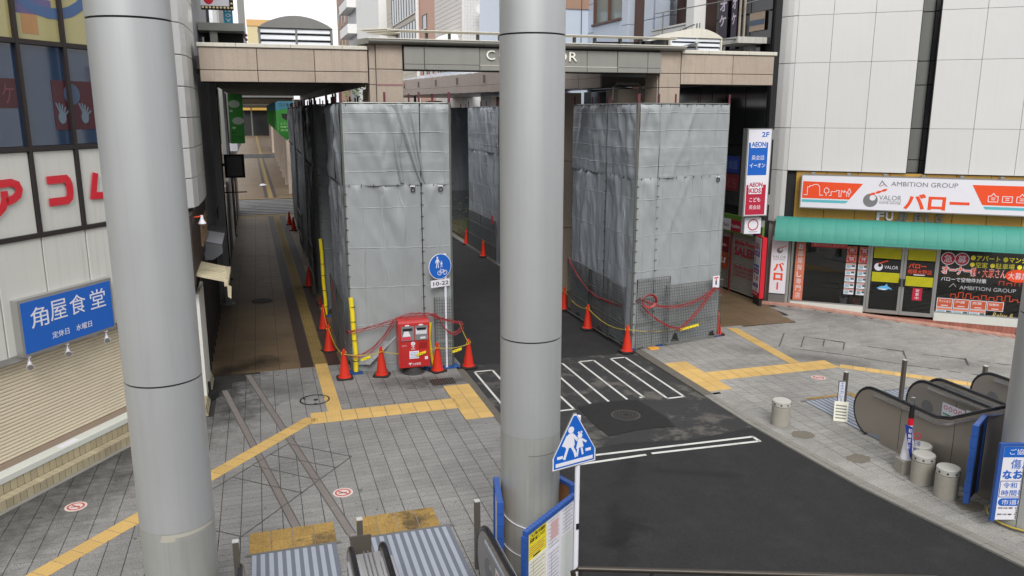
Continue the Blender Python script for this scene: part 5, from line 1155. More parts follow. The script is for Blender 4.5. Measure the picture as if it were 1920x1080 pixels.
def meshpanel(parent, fr, s0, s1, z0, z1, o=.14, mid=True):
    t = obj('mesh_panel', MB(lambda a, c, d: fr(a, c, d)).tube([(s0, o, z0), (s0, o, z1), (s1, o, z1), (s1, o, z0), (s0, o, z0)], .016, 8), pipe, parent)
    b = MB(lambda a, c, d: fr(a, c, d)); n = int((s1 - s0) / .055); r_ = .0036
    for k in range(1, n): s = s0 + (s1 - s0) * k / n; b.box(s - r_, s + r_, o - r_, o + r_, z0, z1)
    n = int((z1 - z0) / .075)
    for k in range(1, n): z = z0 + (z1 - z0) * k / n; b.box(s0, s1, o - r_ + .004, o + r_ + .004, z - r_, z + r_)
    obj('mesh_wires', b, wire, t, kind='stuff')
    if mid:
        for f in (.36, .72): obj('cross_bar', MB(lambda a, c, d: fr(a, c, d)).tube([(s0, o, z0 + (z1 - z0) * f), (s1, o, z0 + (z1 - z0) * f)], .011, 8), pipe, t)
def enclosure(label, x0, x1, y0, y1, seam=4.4, top=6.17, mats=(tarp, tarpb, tarp), faces='fl', seed=1, skew=0.0, splits=(2, 2), tops=True, low=.12, rskew=0.0):
    t = thing('scaffold_enclosure', label, 'scaffold', (x0, y0, 0), 'wrapped scaffold enclosures')
    fr_f = Fr((x0, y0), (x1, y0 + skew)); W_ = math.hypot(x1 - x0, skew); fr_l = Fr((x0, y1), (x0, y0)); fr_r = Fr((x1, y0 + skew), (x1, y1)); D_ = y1 - y0; fr_b = Fr((x1, y1), (x0, y1))
    tt = []
    for f, L, m, n, key in ((fr_f, W_, mats[0], splits[0], 'f'), (fr_l, D_, mats[1], splits[1], 'l'), (fr_r, y1 - y0 - skew, mats[2], 1, 'r'), (fr_b, x1 - x0, mats[2], 1, 'b')):
        if key not in faces: continue
        cuts = [0] + [L * (k / n) * (1.16 if k == 1 and n == 2 else 1) for k in range(1, n)] + [L]
        if key == 'f' and n > 1: cuts = [0, L * .72, L] if seed == 1 else [0, L * .22, L]
        for k, (a, b_) in enumerate(zip(cuts, cuts[1:])):
            cloth('tarpaulin', f, a + .012, b_ - .012, seam - .03, top, seed * 10 + k + ord(key), m, t, .8, vert=.9, horz=.42, o0=.045)
            cloth('tarpaulin', f, a + .012, b_ - .012, low, seam - .0, seed * 20 + k + ord(key), m, t, .8 if b_ - a > 1 else .6, vert=.36, horz=.9, sag=.4, ragged=.5 if key == 'f' else .2, o0=.03)
            nn = int((seam - .3) / .27)
            for q in range(nn): tt.append((f(a + .01 if k or 1 else a, .062, .4 + q * .27), f.d * .035 + Vector((0, 0, .004))))
        for q in range(int(L / .27)): tt.append((f(.1 + q * .27, .085, seam - .03), Vector((0, 0, .03)) + f.d * .008)); tt.append((f(.1 + q * .27, .06, top - .02), Vector((0, 0, .035))))
        obj('top_rail', MB(lambda a, c, d: f(a, c, d)).tube([(-.03, -.02, top + .015), (L + .03, -.02, top + .015)], .022, 8), pipe, t)
        for s in cuts + ([L * .4] if L > 2 else []):
            p = f(s, -.03 if 0 < s < L else .015, 0); pole(t, p.x, p.y, 6.42 if tops else 6.2, top=tops)
    if tops:
        r = random.Random(seed)
        for k in range(9):
            x = x0 + (x1 - x0) * r.random(); y = y0 + .3 + (y1 - y0 - .4) * r.random(); obj('pole_top', MB().tube([(x, y, 5.9), (x, y, 6.32 + .1 * r.random())], .02, 8), piper, t)
    ties(t, tt)
    for s in (0, W_ * .3, W_): p = fr_f(s, .03, 0); obj('base_plate', MB().box(p.x - .09, p.x + .09, p.y - .09, p.y + .09, .003, .03), bluet, t)
    return t, fr_f, fr_l, fr_r
B1, f1, l1, r1 = enclosure('large grey wrapped scaffold enclosure behind the red post box', 1.8, 4.15, 18.42, 22.2, seed=1, skew=-.3, faces='flrb', mats=(tarp, tarpb, tarp))
BR, f2, l2, r2 = enclosure('large grey wrapped scaffold enclosure at the right kerb with a wire fence round its foot', 8.86, 11.65, 18.12, 22.3, seed=2, skew=.5, faces='flrb', mats=(tarp, tarpb, tarp), splits=(2, 2))
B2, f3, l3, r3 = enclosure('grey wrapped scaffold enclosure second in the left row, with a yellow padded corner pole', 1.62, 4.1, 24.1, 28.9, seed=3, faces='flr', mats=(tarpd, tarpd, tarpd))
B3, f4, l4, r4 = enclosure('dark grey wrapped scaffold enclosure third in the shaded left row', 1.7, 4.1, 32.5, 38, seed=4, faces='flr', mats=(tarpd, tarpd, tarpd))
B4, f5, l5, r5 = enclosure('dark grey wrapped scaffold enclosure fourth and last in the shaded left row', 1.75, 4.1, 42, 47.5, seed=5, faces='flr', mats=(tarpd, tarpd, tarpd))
R2, f6, l6, r6 = enclosure('grey wrapped scaffold enclosure beyond the big middle column, second on the right kerb', 9.02, 12, 30.6, 35.4, seed=6, faces='flr', mats=(tarp, tarpb, tarp))
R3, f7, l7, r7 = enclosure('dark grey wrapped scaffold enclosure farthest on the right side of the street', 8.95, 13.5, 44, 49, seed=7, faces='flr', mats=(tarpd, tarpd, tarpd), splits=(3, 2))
# gathered folds of the upper sheet on the first enclosure
for c0_, c1_, w0_, w1_, dp in ((1.02, 1.30, .10, .05, .10), (1.22, 1.72, .17, .03, .15), (1.50, 1.80, .08, .02, .08)):
    b = MB(lambda a, c, d: f1(a, c, d)); vv = []
    for j in range(21):
        v = j / 20; z = 6.14 - v * 1.72; c = c0_ + (c1_ - c0_) * v ** 1.15; wd = w0_ + (w1_ - w0_) * v
        for i in range(11): u = i / 10 * 2 - 1; vv.append((c + u * wd + .015 * math.sin(5 * v), .055 + dp * max(0, 1 - abs(u) ** 1.4) * (.5 + .5 * math.sin(math.pi * (.15 + .8 * v))), z))
    b.add(vv, [(j * 11 + i, j * 11 + i + 1, (j + 1) * 11 + i + 1, (j + 1) * 11 + i) for j in range(20) for i in range(10)], 0, True); obj('gathered_fold', b, tarp, B1)
b = MB(lambda a, c, d: f1(a, c, d)); vv = []
for j in range(9):
    v = j / 8; z = .95 - v * .75; x1_ = 1.25 - .9 * v
    for i in range(9): u = i / 8; vv.append((.05 + u * x1_, .06 + .14 * u * v + .03 * math.sin(6 * u), z + .12 * u * (1 - v)))
b.add(vv, [(j * 9 + i, j * 9 + i + 1, (j + 1) * 9 + i + 1, (j + 1) * 9 + i) for j in range(8) for i in range(8)], 0, True); obj('loose_flap', b, tarp, B1)
for f, s, par in ((f1, 1.52, B1), (f1, 2.15, B1), (f2, .33, BR), (f2, 2.55, BR)):
    ring(f, s, 4.26, .035, .055, .07, .085, black, par, 'printed_ring', 16); fbox('printed_label', f, s - .07, s + .05, .07, .078, 4.33, 4.36, whitesg, par)
meshpanel(B1, f1, 1.95, 2.36, .08, 1.75); meshpanel(B1, l1, .2, 1.9, .08, 1.7); meshpanel(B1, l1, 2.0, 3.7, .08, 1.7)
meshpanel(BR, f2, .02, 1.05, .08, 1.86, .16); meshpanel(BR, f2, .9, 2.78, .08, 1.62, .20)
meshpanel(BR, l2, 0.05, 1.9, .08, 1.7, .16); meshpanel(BR, l2, 1.8, 3.2, .08, 1.7, .2); meshpanel(BR, l2, 3.0, 4.1, .08, 1.62, .16)
meshpanel(R2, f6, .1, 2.9, .08, 1.7); meshpanel(R2, l6, .1, 2.4, .08, 1.7); meshpanel(R2, l6, 2.4, 4.7, .08, 1.7); meshpanel(R3, f7, .1, 2.4, .08, 1.7); meshpanel(B2, l3, .2, 2.3, .08, 1.7); meshpanel(B3, l4, .2, 2.8, .08, 1.7); meshpanel(B2, f3, .3, 1.2, .08, 1.7)
for f, s, z, par in ((f2, 2.42, 1.42, BR), (f3, .35, 1.75, B2), (l7, 4.7, 1.9, R3), (l6, 4.4, 1.6, R2)):
    fbox('warning_sign', f, s, s + .22, .225, .235, z, z + .32, whitesg if par in (BR, B2) else red, par); 
    if par in (BR, B2): fbox('sign_print', f, s + .04, s + .18, .235, .238, z + .25, z + .285, red, par); fbox('sign_print', f, s + .085, s + .135, .235, .238, z + .08, z + .19, blackp, par); disc(f, s + .11, z + .215, .022, .235, .238, red, par, 'sign_print', 10)
# yellow padded corner poles
def ypole(label, x, y, z1, lean=0.0):
    t = thing('padded_pole', label, 'pole', (x, y, 0), 'yellow padded poles'); b = MB()
    b.tube([(x, y, .05), (x + .01, y, .5), (x - .02, y, 1.0), (x - .03 + lean, y, z1 * .8), (x - .05 + lean, y, z1)], .055, 10); obj('padding', b, yelp, t)
    for z in (.3, .8, 1.25, 1.6): obj('tie_band', MB().tube([(x + .005 - .03 * z / 1.6, y, z), (x + .005 - .03 * z / 1.6, y, z + .015)], .062, 10), black, t)
    obj('foot', MB().box(x - .15, x + .15, y - .1, y + .1, .003, .025), bluet, t)
ypole('yellow padded pole at the front left corner of the nearest left enclosure', 1.86, 18.25, 1.82); ypole('yellow padded pole farther back at the second left enclosure', 1.62, 23.95, 2.35)
def sagline(p, q, sag, n=14): p, q = Vector(p), Vector(q); return [p.lerp(q, k / n) + Vector((0, 0, -sag * 4 * (k / n) * (1 - k / n))) for k in range(n + 1)]
def hosething(label, lines, r=.016):
    p0 = lines[0][0]; t = thing('red_hose', label, 'hose', tuple(p0))
    for L in lines:
        for dx, dz in ((0, 0), (.022, -.03), (-.018, .028)):
            obj('hose_run', MB().tube([Vector(p) + Vector((dx, -abs(dx), dz + .008 * math.sin(i * 1.7 + dx * 90))) for i, p in enumerate(L)], r * .58, 8), hose, t)
    return t
hosething('bundle of red hoses hung round the nearest left enclosure and over the post box',
          [sagline((1.66, 21.6, 1.6), (1.72, 18.3, 1.02), .42), sagline((1.72, 18.2, 1.02), (3.1, 17.98, 1.40), .04), sagline((3.1, 17.98, 1.40), (3.75, 17.92, 1.35), -.02),
           sagline((3.75, 17.92, 1.35), (4.35, 17.88, 1.05), .3), sagline((3.6, 17.9, 1.36), (4.35, 17.88, 1.12), .02), sagline((1.78, 18.16, .45), (2.75, 18.02, 1.26), .22)])
hosething('long red hose hung in loops round the fenced right enclosure',
          [sagline((8.62, 22.0, 1.72), (8.64, 19.2, 1.06), .28), sagline((8.64, 19.2, 1.06), (9.0, 17.92, 1.38), .16), sagline((9.1, 17.9, 1.3), (11.3, 18.3, 1.38), .28), sagline((9.0, 17.9, 1.2), (10.2, 18.05, .46), .12),
           sagline((10.2, 18.05, .46), (11.3, 18.3, 1.42), .10), sagline((11.3, 18.3, 1.40), (11.72, 18.5, 1.22), -.06)])
t = thing('hose_coil', 'coil of red hose hung near the corner of the right enclosure', 'hose', (9.2, 17.9, 1.3)); b = MB()
for k in range(4): b.tube([(9.2 + (.17 + .012 * k) * math.cos(a * .35), 17.86 - .012 * k, 1.32 + (.15 + .01 * k) * math.sin(a * .35)) for a in range(19)], .013, 6)
obj('coil', b, hose, t)
def warn(label, f, s0, s1, z, o):
    t = thing('yellow_tag', label, 'tag', tuple(f(s0, o, z))); bb = MB(lambda a, c, d: f(a, c, d)); bb.prism([(s0, z), (s1, z + .05), (s1, z + .11), (s0, z + .05)], 'y', o, o + .03); obj('sleeve', bb, yelp, t)
    for k in range(5): a = s0 + (s1 - s0) * (k + .3) / 5; fbox('black_stripe', f, a, a + .02, o + .03, o + .033, z + .045, z + .06, blackp, t)
warn('long yellow tag on the red hose in front of the right enclosure', f2, 1.35, 1.95, .40, .27)
# ------------------------------------------------------------------ traffic cones
bpy.context.view_layer.update()
c0 = thing('traffic_cone', 'x', 'traffic cone', (0, 0, 0), 'orange traffic cones round the enclosures')
cb = MB(); q = .185; cb.prism([(-q, -q + .05), (-q + .05, -q), (q - .05, -q), (q, -q + .05), (q, q - .05), (q - .05, q), (-q + .05, q), (-q, q - .05)], 'z', .002, .035); obj('rubber_base', cb, coneb, c0)
obj('cone_body', MB().lathe([(.150, .036), (.148, .05), (.13, .06), (.034, .66), (.036, .672), (.026, .70), (.018, .70), (.016, .64), (0, .63)], n=22), conem, c0)
hp = obj('hoop', MB().tube([(.055 * math.cos(a * .7), .0, .60 + .06 * math.sin(a * .7)) for a in range(10)], .007, 6), yelp, c0)
bpy.context.view_layer.update()
cones = [((1.57, 17.98), 'orange cone with a white scuff at the foot of the yellow padded pole'), ((2.41, 17.92), 'orange cone just left of the red post box'), ((3.72, 17.86), 'orange cone between the post box and the round blue sign pole'), ((4.5, 17.95), 'orange cone at the road edge right of the round blue sign'),
         (P(618, 658), 'orange cone on the brown tiles beside the nearest enclosure, first behind the yellow padded pole'), (P(608, 617), 'orange cone on the brown tiles, second behind the front yellow pole'), (P(606, 571), 'orange cone in front of the farther yellow padded pole'),
         (P(580, 537), 'orange cone by the tactile strip, just beyond the farther yellow pole'), (P(590, 497), 'dark orange cone close against the shaded second enclosure'), (P(551, 432), 'small orange cone near the arcade crossing, right one of the far pair'), (P(543, 421), 'small orange cone near the arcade crossing, left one of the far pair'),
         ((8.67, 17.96), 'orange cone at the kerb corner in front of the fenced right enclosure'), ((8.57, 20.33), 'orange cone on the kerb halfway along the right enclosure'), (P(1058, 580), 'orange cone half hidden behind the middle column at the back of the right enclosure'), ((11.72, 18.70), 'orange cone at the right end of the fenced right enclosure'),
         ((8.82, 32.4), 'nearer of two far cones on the kerb of the second right enclosure'), ((8.95, 35.8), 'farther of two far cones on the kerb beside the planting')]
for i, (p, lb_) in enumerate(cones):
    c = c0 if i == 0 else copy_tree(c0, (p[0], p[1], 0), rnd.uniform(-.5, .5), lb_)
    if i == 0: c.location = (p[0], p[1], 0); c['label'] = lb_
def rope(label, pts):
    t = thing('cone_rope', label, 'rope', tuple(pts[0])); b = MB(); 
    for p, q in zip(pts, pts[1:]): obj('rope_span', MB().tube(sagline(p, q, .07 * (Vector(q) - Vector(p)).length), .009, 6), ropem, t)
    return t
rope('thin yellow and black rope strung between the cones round the post box', [(P(608, 617)[0], P(608, 617)[1], .62), (P(618, 658)[0], P(618, 658)[1], .62), (1.57, 17.9, .6), (2.41, 17.84, .6), (3.72, 17.76, .6), (4.5, 17.88, .6), (4.3, 18.0, 1.1)])
rope('thin yellow rope strung between the cones round the right enclosure', [(P(1058, 580)[0], P(1058, 580)[1], .6), (8.57, 20.3, .6), (8.67, 17.9, .6), (11.72, 18.62, .6)])
for x in (1.92, 3.2, 4.05):
    fm = Fr((x, 17.8), (x + 1, 17.8)); warn('yellow sleeve on the cone rope ' + {1.92: 'beside the yellow padded pole', 3.2: 'in front of the post box', 4.05: 'right of the round blue sign pole'}[x], fm, 0, .22, .46, .07)
bt = thing('blue_sheet', 'crumpled blue sheet on the ground behind the post box and sign pole', 'sheet', (4.0, 18.1, 0)); b = MB(); vv = []
for j in range(9):
    for i in range(13): vv.append((3.45 + i * .07, 17.93 + j * .05, .01 + .05 * abs(noise.noise(Vector((i * .6, j * .7, 2))))))
b.add(vv, [(j * 13 + i, j * 13 + i + 1, (j + 1) * 13 + i + 1, (j + 1) * 13 + i) for j in range(8) for i in range(12)]); obj('sheet', b, bluet, bt)
t = thing('yellow_block', 'small yellow base block at the foot of the right enclosure', 'block', (9.4, 17.95, 0)); obj('block', MB().box(9.3, 9.56, 17.9, 18.05, .003, .04), mat('amber_block', (226, 160, 60), .6), t)

# ------------------------------------------------------------------ red post box
pb = thing('post_box', 'red Japanese post box with two slots standing in front of the grey enclosure', 'post box', (3.15, 17.95, 0)); PF = Fr((2.8, 17.74), (3.8, 17.74))
b = MB(lambda a, c, d: PF(a, c, d)); pr = [(0, .19), (0, 1.20)] + [(-.04 * (1 - math.cos(a)) * 2 - 0, 1.20 + .11 * math.sin(a)) for a in (.4, .8, 1.2, 1.57)] + [(-.34, 1.33), (-.38, 1.28), (-.38, .19)]
b.prism(pr, 'x', 0, .72); obj('body', b, postred, pb); obj('base', MB().lathe([(.26, 0), (.25, .05), (.2, .07), (.17, .19), (0, .19)], (3.16, 17.95, 0), 20), mat('post_base', (60, 58, 58), .7), pb)
for k, a in enumerate((.06, .38)):
    fbox('slot_panel', PF, a, a + .30, .0, .012, .84, 1.18, mat('silver_plate', (150, 152, 156), .35, metal=.5), pb); fbox('slot', PF, a + .04, a + .26, .012, .016, 1.07, 1.13, blackp, pb); fbox('tag', PF, a + .09, a + .19, .013, .018, 1.185, 1.215, whitesg, pb)
poly(PF, [(.09, .94), (.13, 1.06), (.23, 1.06), (.28, .94)], .012, .016, whitesg, pb, 'slot_card'); fbox('slot_card', PF, .08, .28, .012, .016, .86, .93, mat('pink_card', (214, 60, 84), .5), pb); fbox('slot_card', PF, .40, .65, .012, .016, .98, 1.11, whitesg, pb); fbox('slot_card', PF, .5, .62, .012, .016, .87, .91, whitesg, pb)
for k in range(4): fbox('card_line', PF, .42, .63, .016, .0172, .995 + k * .03, 1.0 + k * .03, grey50, pb)
disc(PF, .33, .76, .045, 0, .006, whitesg, pb, 'emblem', rx=.05); fbox('emblem', PF, .32, .34, 0, .006, .65, .72, whitesg, pb); fbox('emblem', PF, .29, .37, 0, .006, .69, .70, whitesg, pb); fbox('emblem_slit', PF, .326, .334, .006, .008, .73, .8, postred, pb); text('POST', PF, .28, .38, .61, .645, whitesg, pb, o=.002)
fbox('notice', PF, .24, .46, 0, .006, .40, .58, whitesg, pb); [fbox('notice_line', PF, .26, .44, .006, .008, .43 + k * .035, .437 + k * .035, bluesg, pb) for k in range(4)]
fbox('small_tag', PF, .60, .67, 0, .006, .36, .43, whitesg, pb); text('〒', PF, .22, .29, .24, .30, whitesg, pb, o=.002, bold=.05); text('日本郵便', PF, .31, .50, .235, .295, whitesg, pb, o=.002, bold=.02); fbox('door_seam', PF, .05, .68, 0, .003, .815, .822, blackp, pb); text('収集時刻', PF, .06, .18, .70, .74, pinkp, pb, o=.002)
fbox('door_seam', PF, .05, .054, 0, .003, .2, .815, MATS['wine_print'], pb); fbox('lock_plate', PF, .46, .66, 0, .004, .62, .78, mat('post_dark_red', (150, 26, 30), .4), pb)
t = thing('bent_yellow_pipe', 'bent yellow padded pipe leaning behind the right side of the post box', 'pipe', (3.62, 18.1, 0)); obj('padding', MB().tube([(3.66, 18.0, .05), (3.6, 18.0, .4), (3.56, 18.0, .8), (3.60, 18.02, 1.15)], .035, 10), yelp, t)

# ------------------------------------------------------------------ road signs
rs = thing('road_sign', 'round blue sign with white pedestrians and bicycle above a plate reading 10-22', 'road sign', (*P(838, 690), 0)); bx, by = P(838, 690)
obj('pole', MB().tube([(bx, by, 0), (bx, by, 2.78)], .032, 12), whitesg, rs); RS = Fr((bx - .02 - .95 * .3, by - .05 - .31 * .3), (bx - .02 + .95, by - .05 + .31))
RSs = .17; cxs = .17
def RSp(s): return s
disc(RS, cxs, 2.50, .30, -.004, .010, whitesg, rs, 'sign_rim', 40); disc(RS, cxs, 2.50, .285, .010, .013, bluesg, rs, 'sign_face', 40)
W = whitesg
def fig(f, s, z, h, par, o):   # walking figure pictogram
    disc(f, s, z + h * .9, h * .09, o, o + .002, W, par, 'pictogram', 14)
    poly(f, [(s - h * .1, z + h * .78), (s + h * .1, z + h * .78), (s + h * .09, z + h * .42), (s - h * .09, z + h * .42)], o, o + .002, W, par, 'pictogram')
    for q in ([(s - h * .08, z + h * .74), (s - h * .2, z + h * .45)], [(s + h * .08, z + h * .74), (s + h * .2, z + h * .47)], [(s - h * .05, z + h * .44), (s - h * .12, z)], [(s + h * .05, z + h * .44), (s + h * .1, z)]):
        line_print(f, q, h * .07, o, o + .0021, W, par, 'pictogram')
fig(RS, cxs - .07, 2.47, .27, rs, .013); fig(RS, cxs + .035, 2.48, .15, rs, .013)
for s in (-.0, .15): ring(RS, cxs + s - .02, 2.35, .042, .055, .013, .016, W, rs, 'pictogram', 18)
line_print(RS, [(cxs - .02, 2.35), (cxs + .02, 2.42), (cxs + .09, 2.42), (cxs + .055, 2.35), (cxs - .02, 2.35)], .012, .013, .016, W, rs, 'pictogram'); line_print(RS, [(cxs + .09, 2.42), (cxs + .13, 2.35)], .012, .013, .016, W, rs, 'pictogram'); line_print(RS, [(cxs + .02, 2.42), (cxs + .01, 2.45)], .012, .013, .016, W, rs, 'pictogram')
fbox('time_plate', RS, cxs - .25, cxs + .25, -.004, .01, 2.02, 2.19, whitesg, rs); text('10-22', RS, cxs - .19, cxs + .27 - .05, 2.06, 2.15, blackp, rs, o=.011, bold=.01)
tx, ty = P(1078, 1130); ts = thing('road_sign', 'blue pentagonal pedestrian crossing sign with two white figures on a white pole', 'road sign', (tx, ty, 0))
obj('pole', MB().tube([(tx, ty, 0), (tx, ty, 2.48)], .031, 14), whitesg, ts); fbox('pole_sticker', Fr((tx - .03, ty - .034), (tx + .03, ty - .034)), .012, .048, 0, .003, 1.02, 1.1, blackp, ts)
an = R(14); TS = Fr((tx - .07, ty - .05), (tx - .07 + math.cos(an), ty - .05 + math.sin(an))); bz = 1.87
def shape(k): return [(-.31 * k, bz + .01 + .31 * (1 - k)), (.31 * k, bz + .01 + .31 * (1 - k)), (.31 * k, bz + .01 + .15 + .2 * (1 - k)), (.02 * k, bz + .66 - .66 * (1 - k) * .6), (-.02 * k, bz + .66 - .66 * (1 - k) * .6), (-.31 * k, bz + .01 + .15 + .2 * (1 - k))]
poly(TS, shape(1.03), -.004, .008, mat('sign_back_grey', (150, 150, 150), .4, metal=.4), ts, 'sign_plate'); poly(TS, shape(1.0), .008, .010, whitesg, ts, 'sign_border'); poly(TS, shape(.95), .010, .013, bluesg, ts, 'sign_face')
fbox('pictogram', TS, -.27, .27, .013, .015, bz + .045, bz + .09, W, ts); fbox('pictogram', TS, -.25, -.17, .013, .015, bz + .14, bz + .175, W, ts); fbox('pictogram', TS, .16, .24, .013, .015, bz + .16, bz + .195, W, ts)
disc(TS, -.055, bz + .475, .042, .013, .015, W, ts, 'pictogram', 18); poly(TS, [(-.09, bz + .43), (-.02, bz + .43), (.0, bz + .28), (-.02, bz + .25), (-.13, bz + .26), (-.16, bz + .30)], .013, .015, W, ts, 'pictogram')
for q in ([(-.1, bz + .41), (-.17, bz + .29)], [(-.02, bz + .40), (.04, bz + .33)], [(-.1, bz + .26), (-.13, bz + .18), (-.15, bz + .12)], [(-.04, bz + .26), (.0, bz + .19), (.02, bz + .12)]): line_print(TS, q, .034, .013, .0152, W, ts, 'pictogram')
disc(TS, .075, bz + .375, .034, .013, .015, W, ts, 'pictogram', 18); poly(TS, [(.05, bz + .34), (.10, bz + .34), (.13, bz + .23), (.02, bz + .22)], .013, .015, W, ts, 'pictogram')
for q in ([(.1, bz + .33), (.17, bz + .28)], [(.05, bz + .33), (.02, bz + .33)], [(.05, bz + .22), (.035, bz + .12)], [(.10, bz + .22), (.12, bz + .13)], [(.06, bz + .41), (.05, bz + .43)], [(.09, bz + .41), (.1, bz + .43)]): line_print(TS, q, .026, .013, .0152, W, ts, 'pictogram')

# ------------------------------------------------------------------ big metal columns
def column(label, x, y, r=.39, vseam=None, grime=1.55):
    t = thing('metal_column', label, 'column', (x, y, 0), 'round metal columns in the foreground')
    def shell(z0, z1, m): 
        o = obj('shell', MB().lathe([(r, z0), (r, z1)], (x, y, 0), 72), m, t); return o
    zs = [0.03, grime, 3.205] ; shell(.03, grime - .001, colb); shell(grime + .001, 3.205, colm); shell(3.225, 6.86, colm); shell(6.88, 10.5, colm); shell(10.52, 14, colm)
    obj('joint_ring', MB().lathe([(r - .012, 0), (r - .012, 14)], (x, y, 0), 48), black, t); obj('base_ring', MB().lathe([(r + .03, 0), (r + .03, .04), (r, .06)], (x, y, 0), 48), greym, t)
    return t
def arcpatch(name, x, y, r, a0, a1, z0, z1, m, par, n=14):
    b = MB(); vv = []
    for k in range(n + 1):
        a = a0 + (a1 - a0) * k / n
        for zz in (z0, z1): vv.append((x + r * math.cos(a), y + r * math.sin(a), zz))
    b.add(vv, [(2 * k, 2 * k + 2, 2 * k + 3, 2 * k + 1) for k in range(n)], 0, True); return obj(name, b, m, par)
cL = column('round metal column on the left, nearest the beige shutter, with a worn tape band', -1.13, 9.0)
cC = column('round metal column in the middle behind the notice boards', 3.17, 9.37, grime=1.95)
cR = column('round metal column at the right edge with the white and blue roadworks sign', 10.57, 8.26, grime=1.2)
cva = math.atan2(-9.0, 1.13)
arcdummy = 0; tapem = mat('old_tape', (170, 168, 156), .6, var=.1)
arcpatch('tape_band', -1.13, 9.0, .393, cva - .45, cva + 1.25, 1.50, 1.545, tapem, cL); arcpatch('tape_patch', -1.13, 9.0, .3925, cva - .5, cva - .1, 1.46, 1.5, tapem, cL)
patm = mat('patch_plate', (176, 178, 174), .5, metal=.5, var=.05, streak=.2)
arcpatch('patch_plate', -1.13, 9.0, .392, cva - .35, cva + 1.1, .1, 1.46, patm, cL)
cvc = math.atan2(-9.37, -3.17); arcpatch('patch_plate', 3.17, 9.37, .3925, cvc - .05, cvc + .9, 1.15, 1.72, patm, cC); arcpatch('patch_edge', 3.17, 9.37, .3932, cvc - .06, cvc - .045, 1.15, 1.72, tapem, cC); arcpatch('patch_edge', 3.17, 9.37, .3932, cvc - .05, cvc + .9, 1.72, 1.73, greym, cC)
cvr = math.atan2(-8.26, -10.57); 
arcpatch('vertical_seam', 10.57, 8.26, .3915, cvr - .14, cvr - .12, .05, 14, black, cR)
# ------------------------------------------------------------------ notice boards round the columns
nb = thing('notice_board', 'blue-edged notice board with yellow notice and printed sheets in front of the middle column', 'notice board', (3.1, 8.4, 0)); NB = Fr((2.69, 8.10), (3.60, 8.83)); NL = 1.17
fbox('board', NB, .02, NL - .02, -.03, 0, .08, 1.18, whitesg, nb); 
for k in range(16): fbox('edge_padding', NB, k * NL / 16 + .003, (k + 1) * NL / 16 - .003, -.045, .02, 1.16, 1.215, bluepl, nb)
for k in range(14):
    fbox('edge_padding', NB, -.03, .035, -.045, .02, .08 + k * .077, .153 + k * .077, bluepl, nb); fbox('edge_padding', NB, NL - .035, NL + .03, -.045, .02, .08 + k * .077, .153 + k * .077, bluepl, nb)
fbox('yellow_notice', NB, .05, .46, .0, .004, .80, 1.15, mat('notice_yellow', (232, 214, 36), .5), nb)
text('この工事は市道維持', NB, .09, .43, 1.08, 1.13, blackp, nb, o=.005, bold=.03); text('事業費で施工しています', NB, .09, .42, 1.02, 1.07, blackp, nb, o=.005, bold=.03)
for k in range(5): fbox('notice_text', NB, .08, .42 - .03 * (k % 2), .004, .006, .965 - k * .028, .971 - k * .028, MATS['rust_orange'] if k % 2 else grey50, nb)
fbox('notice_text', NB, .16, .32, .004, .006, .815, .835, blackp, nb)
cr_m = mat('cream_paper', (226, 224, 206), .6); 
for a, b_, z0, z1, m_ in ((.05, .46, .1, .79, cr_m), (.47, .80, .72, 1.15, whitesg), (.47, .80, .1, .71, whitesg), (.81, 1.13, .78, 1.15, whitesg), (.81, 1.13, .1, .77, mat('grey_paper', (206, 210, 208), .6))):
    fbox('printed_sheet', NB, a + .003, b_ - .003, 0, .004, z0, z1, m_, nb)
    if m_ is not MATS['grey_paper']:
        n = int((z1 - z0) / .05)
        for k in range(n): fbox('text_line', NB, a + .04 + .02 * (k % 3 == 1), b_ - .04 - .05 * (k % 4 == 2), .004, .0055, z1 - .05 - k * .05, z1 - .044 - k * .05, grey50, nb)
        fbox('table_line', NB, a + .12, a + .124, .004, .0055, z0 + .04, z1 - .04, grey50, nb)
fbox('table_print', NB, .56, .74, .004, .006, .84, 1.08, mat('pale_red_print', (206, 170, 172), .6), nb)
def sideboard(label, A, B, z1, mface, loc, ew=.06):
    t = thing('notice_board', label, 'notice board', loc); f = Fr(A, B); L = math.hypot(B[0] - A[0], B[1] - A[1])
    fbox('board', f, .02, L - .02, -.02, .0, .1, z1 - .03, mface, t); fbox('board_front', f, .02, L - .02, .0, .012, .1, z1 - .03, whitesg if mface is timber else black, t)
    for k in range(7): 
        h = (z1 - .1) / 7
        for s in (-.03, L - .03): fbox('edge_padding', f, s, s + ew, -.045 - .006 * (k % 2), .035, .1 + k * h + .003, .1 + (k + 1) * h - .003, bluepl, t)
    fbox('edge_padding', f, .03, L - .03, -.04, .03, z1 - .05, z1 + .0, bluepl, t); return t
sideboard('blue-edged board seen edge-on at the left of the middle column', (2.74, 9.52), (2.60, 8.86), 1.24, timber, (2.66, 9.2, 0)); sideboard('blue-edged board behind the middle column on its right side', (3.66, 9.05), (3.36, 9.86), 1.24, timber, (3.5, 9.4, 0))
sideboard('blue padded board seen edge-on beside the right edge column', (10.08, 8.80), (10.52, 9.06), 1.38, black, (10.3, 8.9, 0), .10)
for z, nm, c, r_ in ((.72, 'white string tied round the middle column above the notice board', (3.17, 9.37), .40), (.3, 'thin wire tied low round the middle column', (3.17, 9.37), .40)):
    t = thing('tie_string', nm, 'string', (c[0], c[1], z)); obj('string', MB().tube([(c[0] + r_ * math.cos(cvc + a), c[1] + r_ * math.sin(cvc + a), z + .1 * abs(a) ** 1.3) for a in [-1.5 + .15 * k for k in range(18)]], .006, 6), whitesg, t)
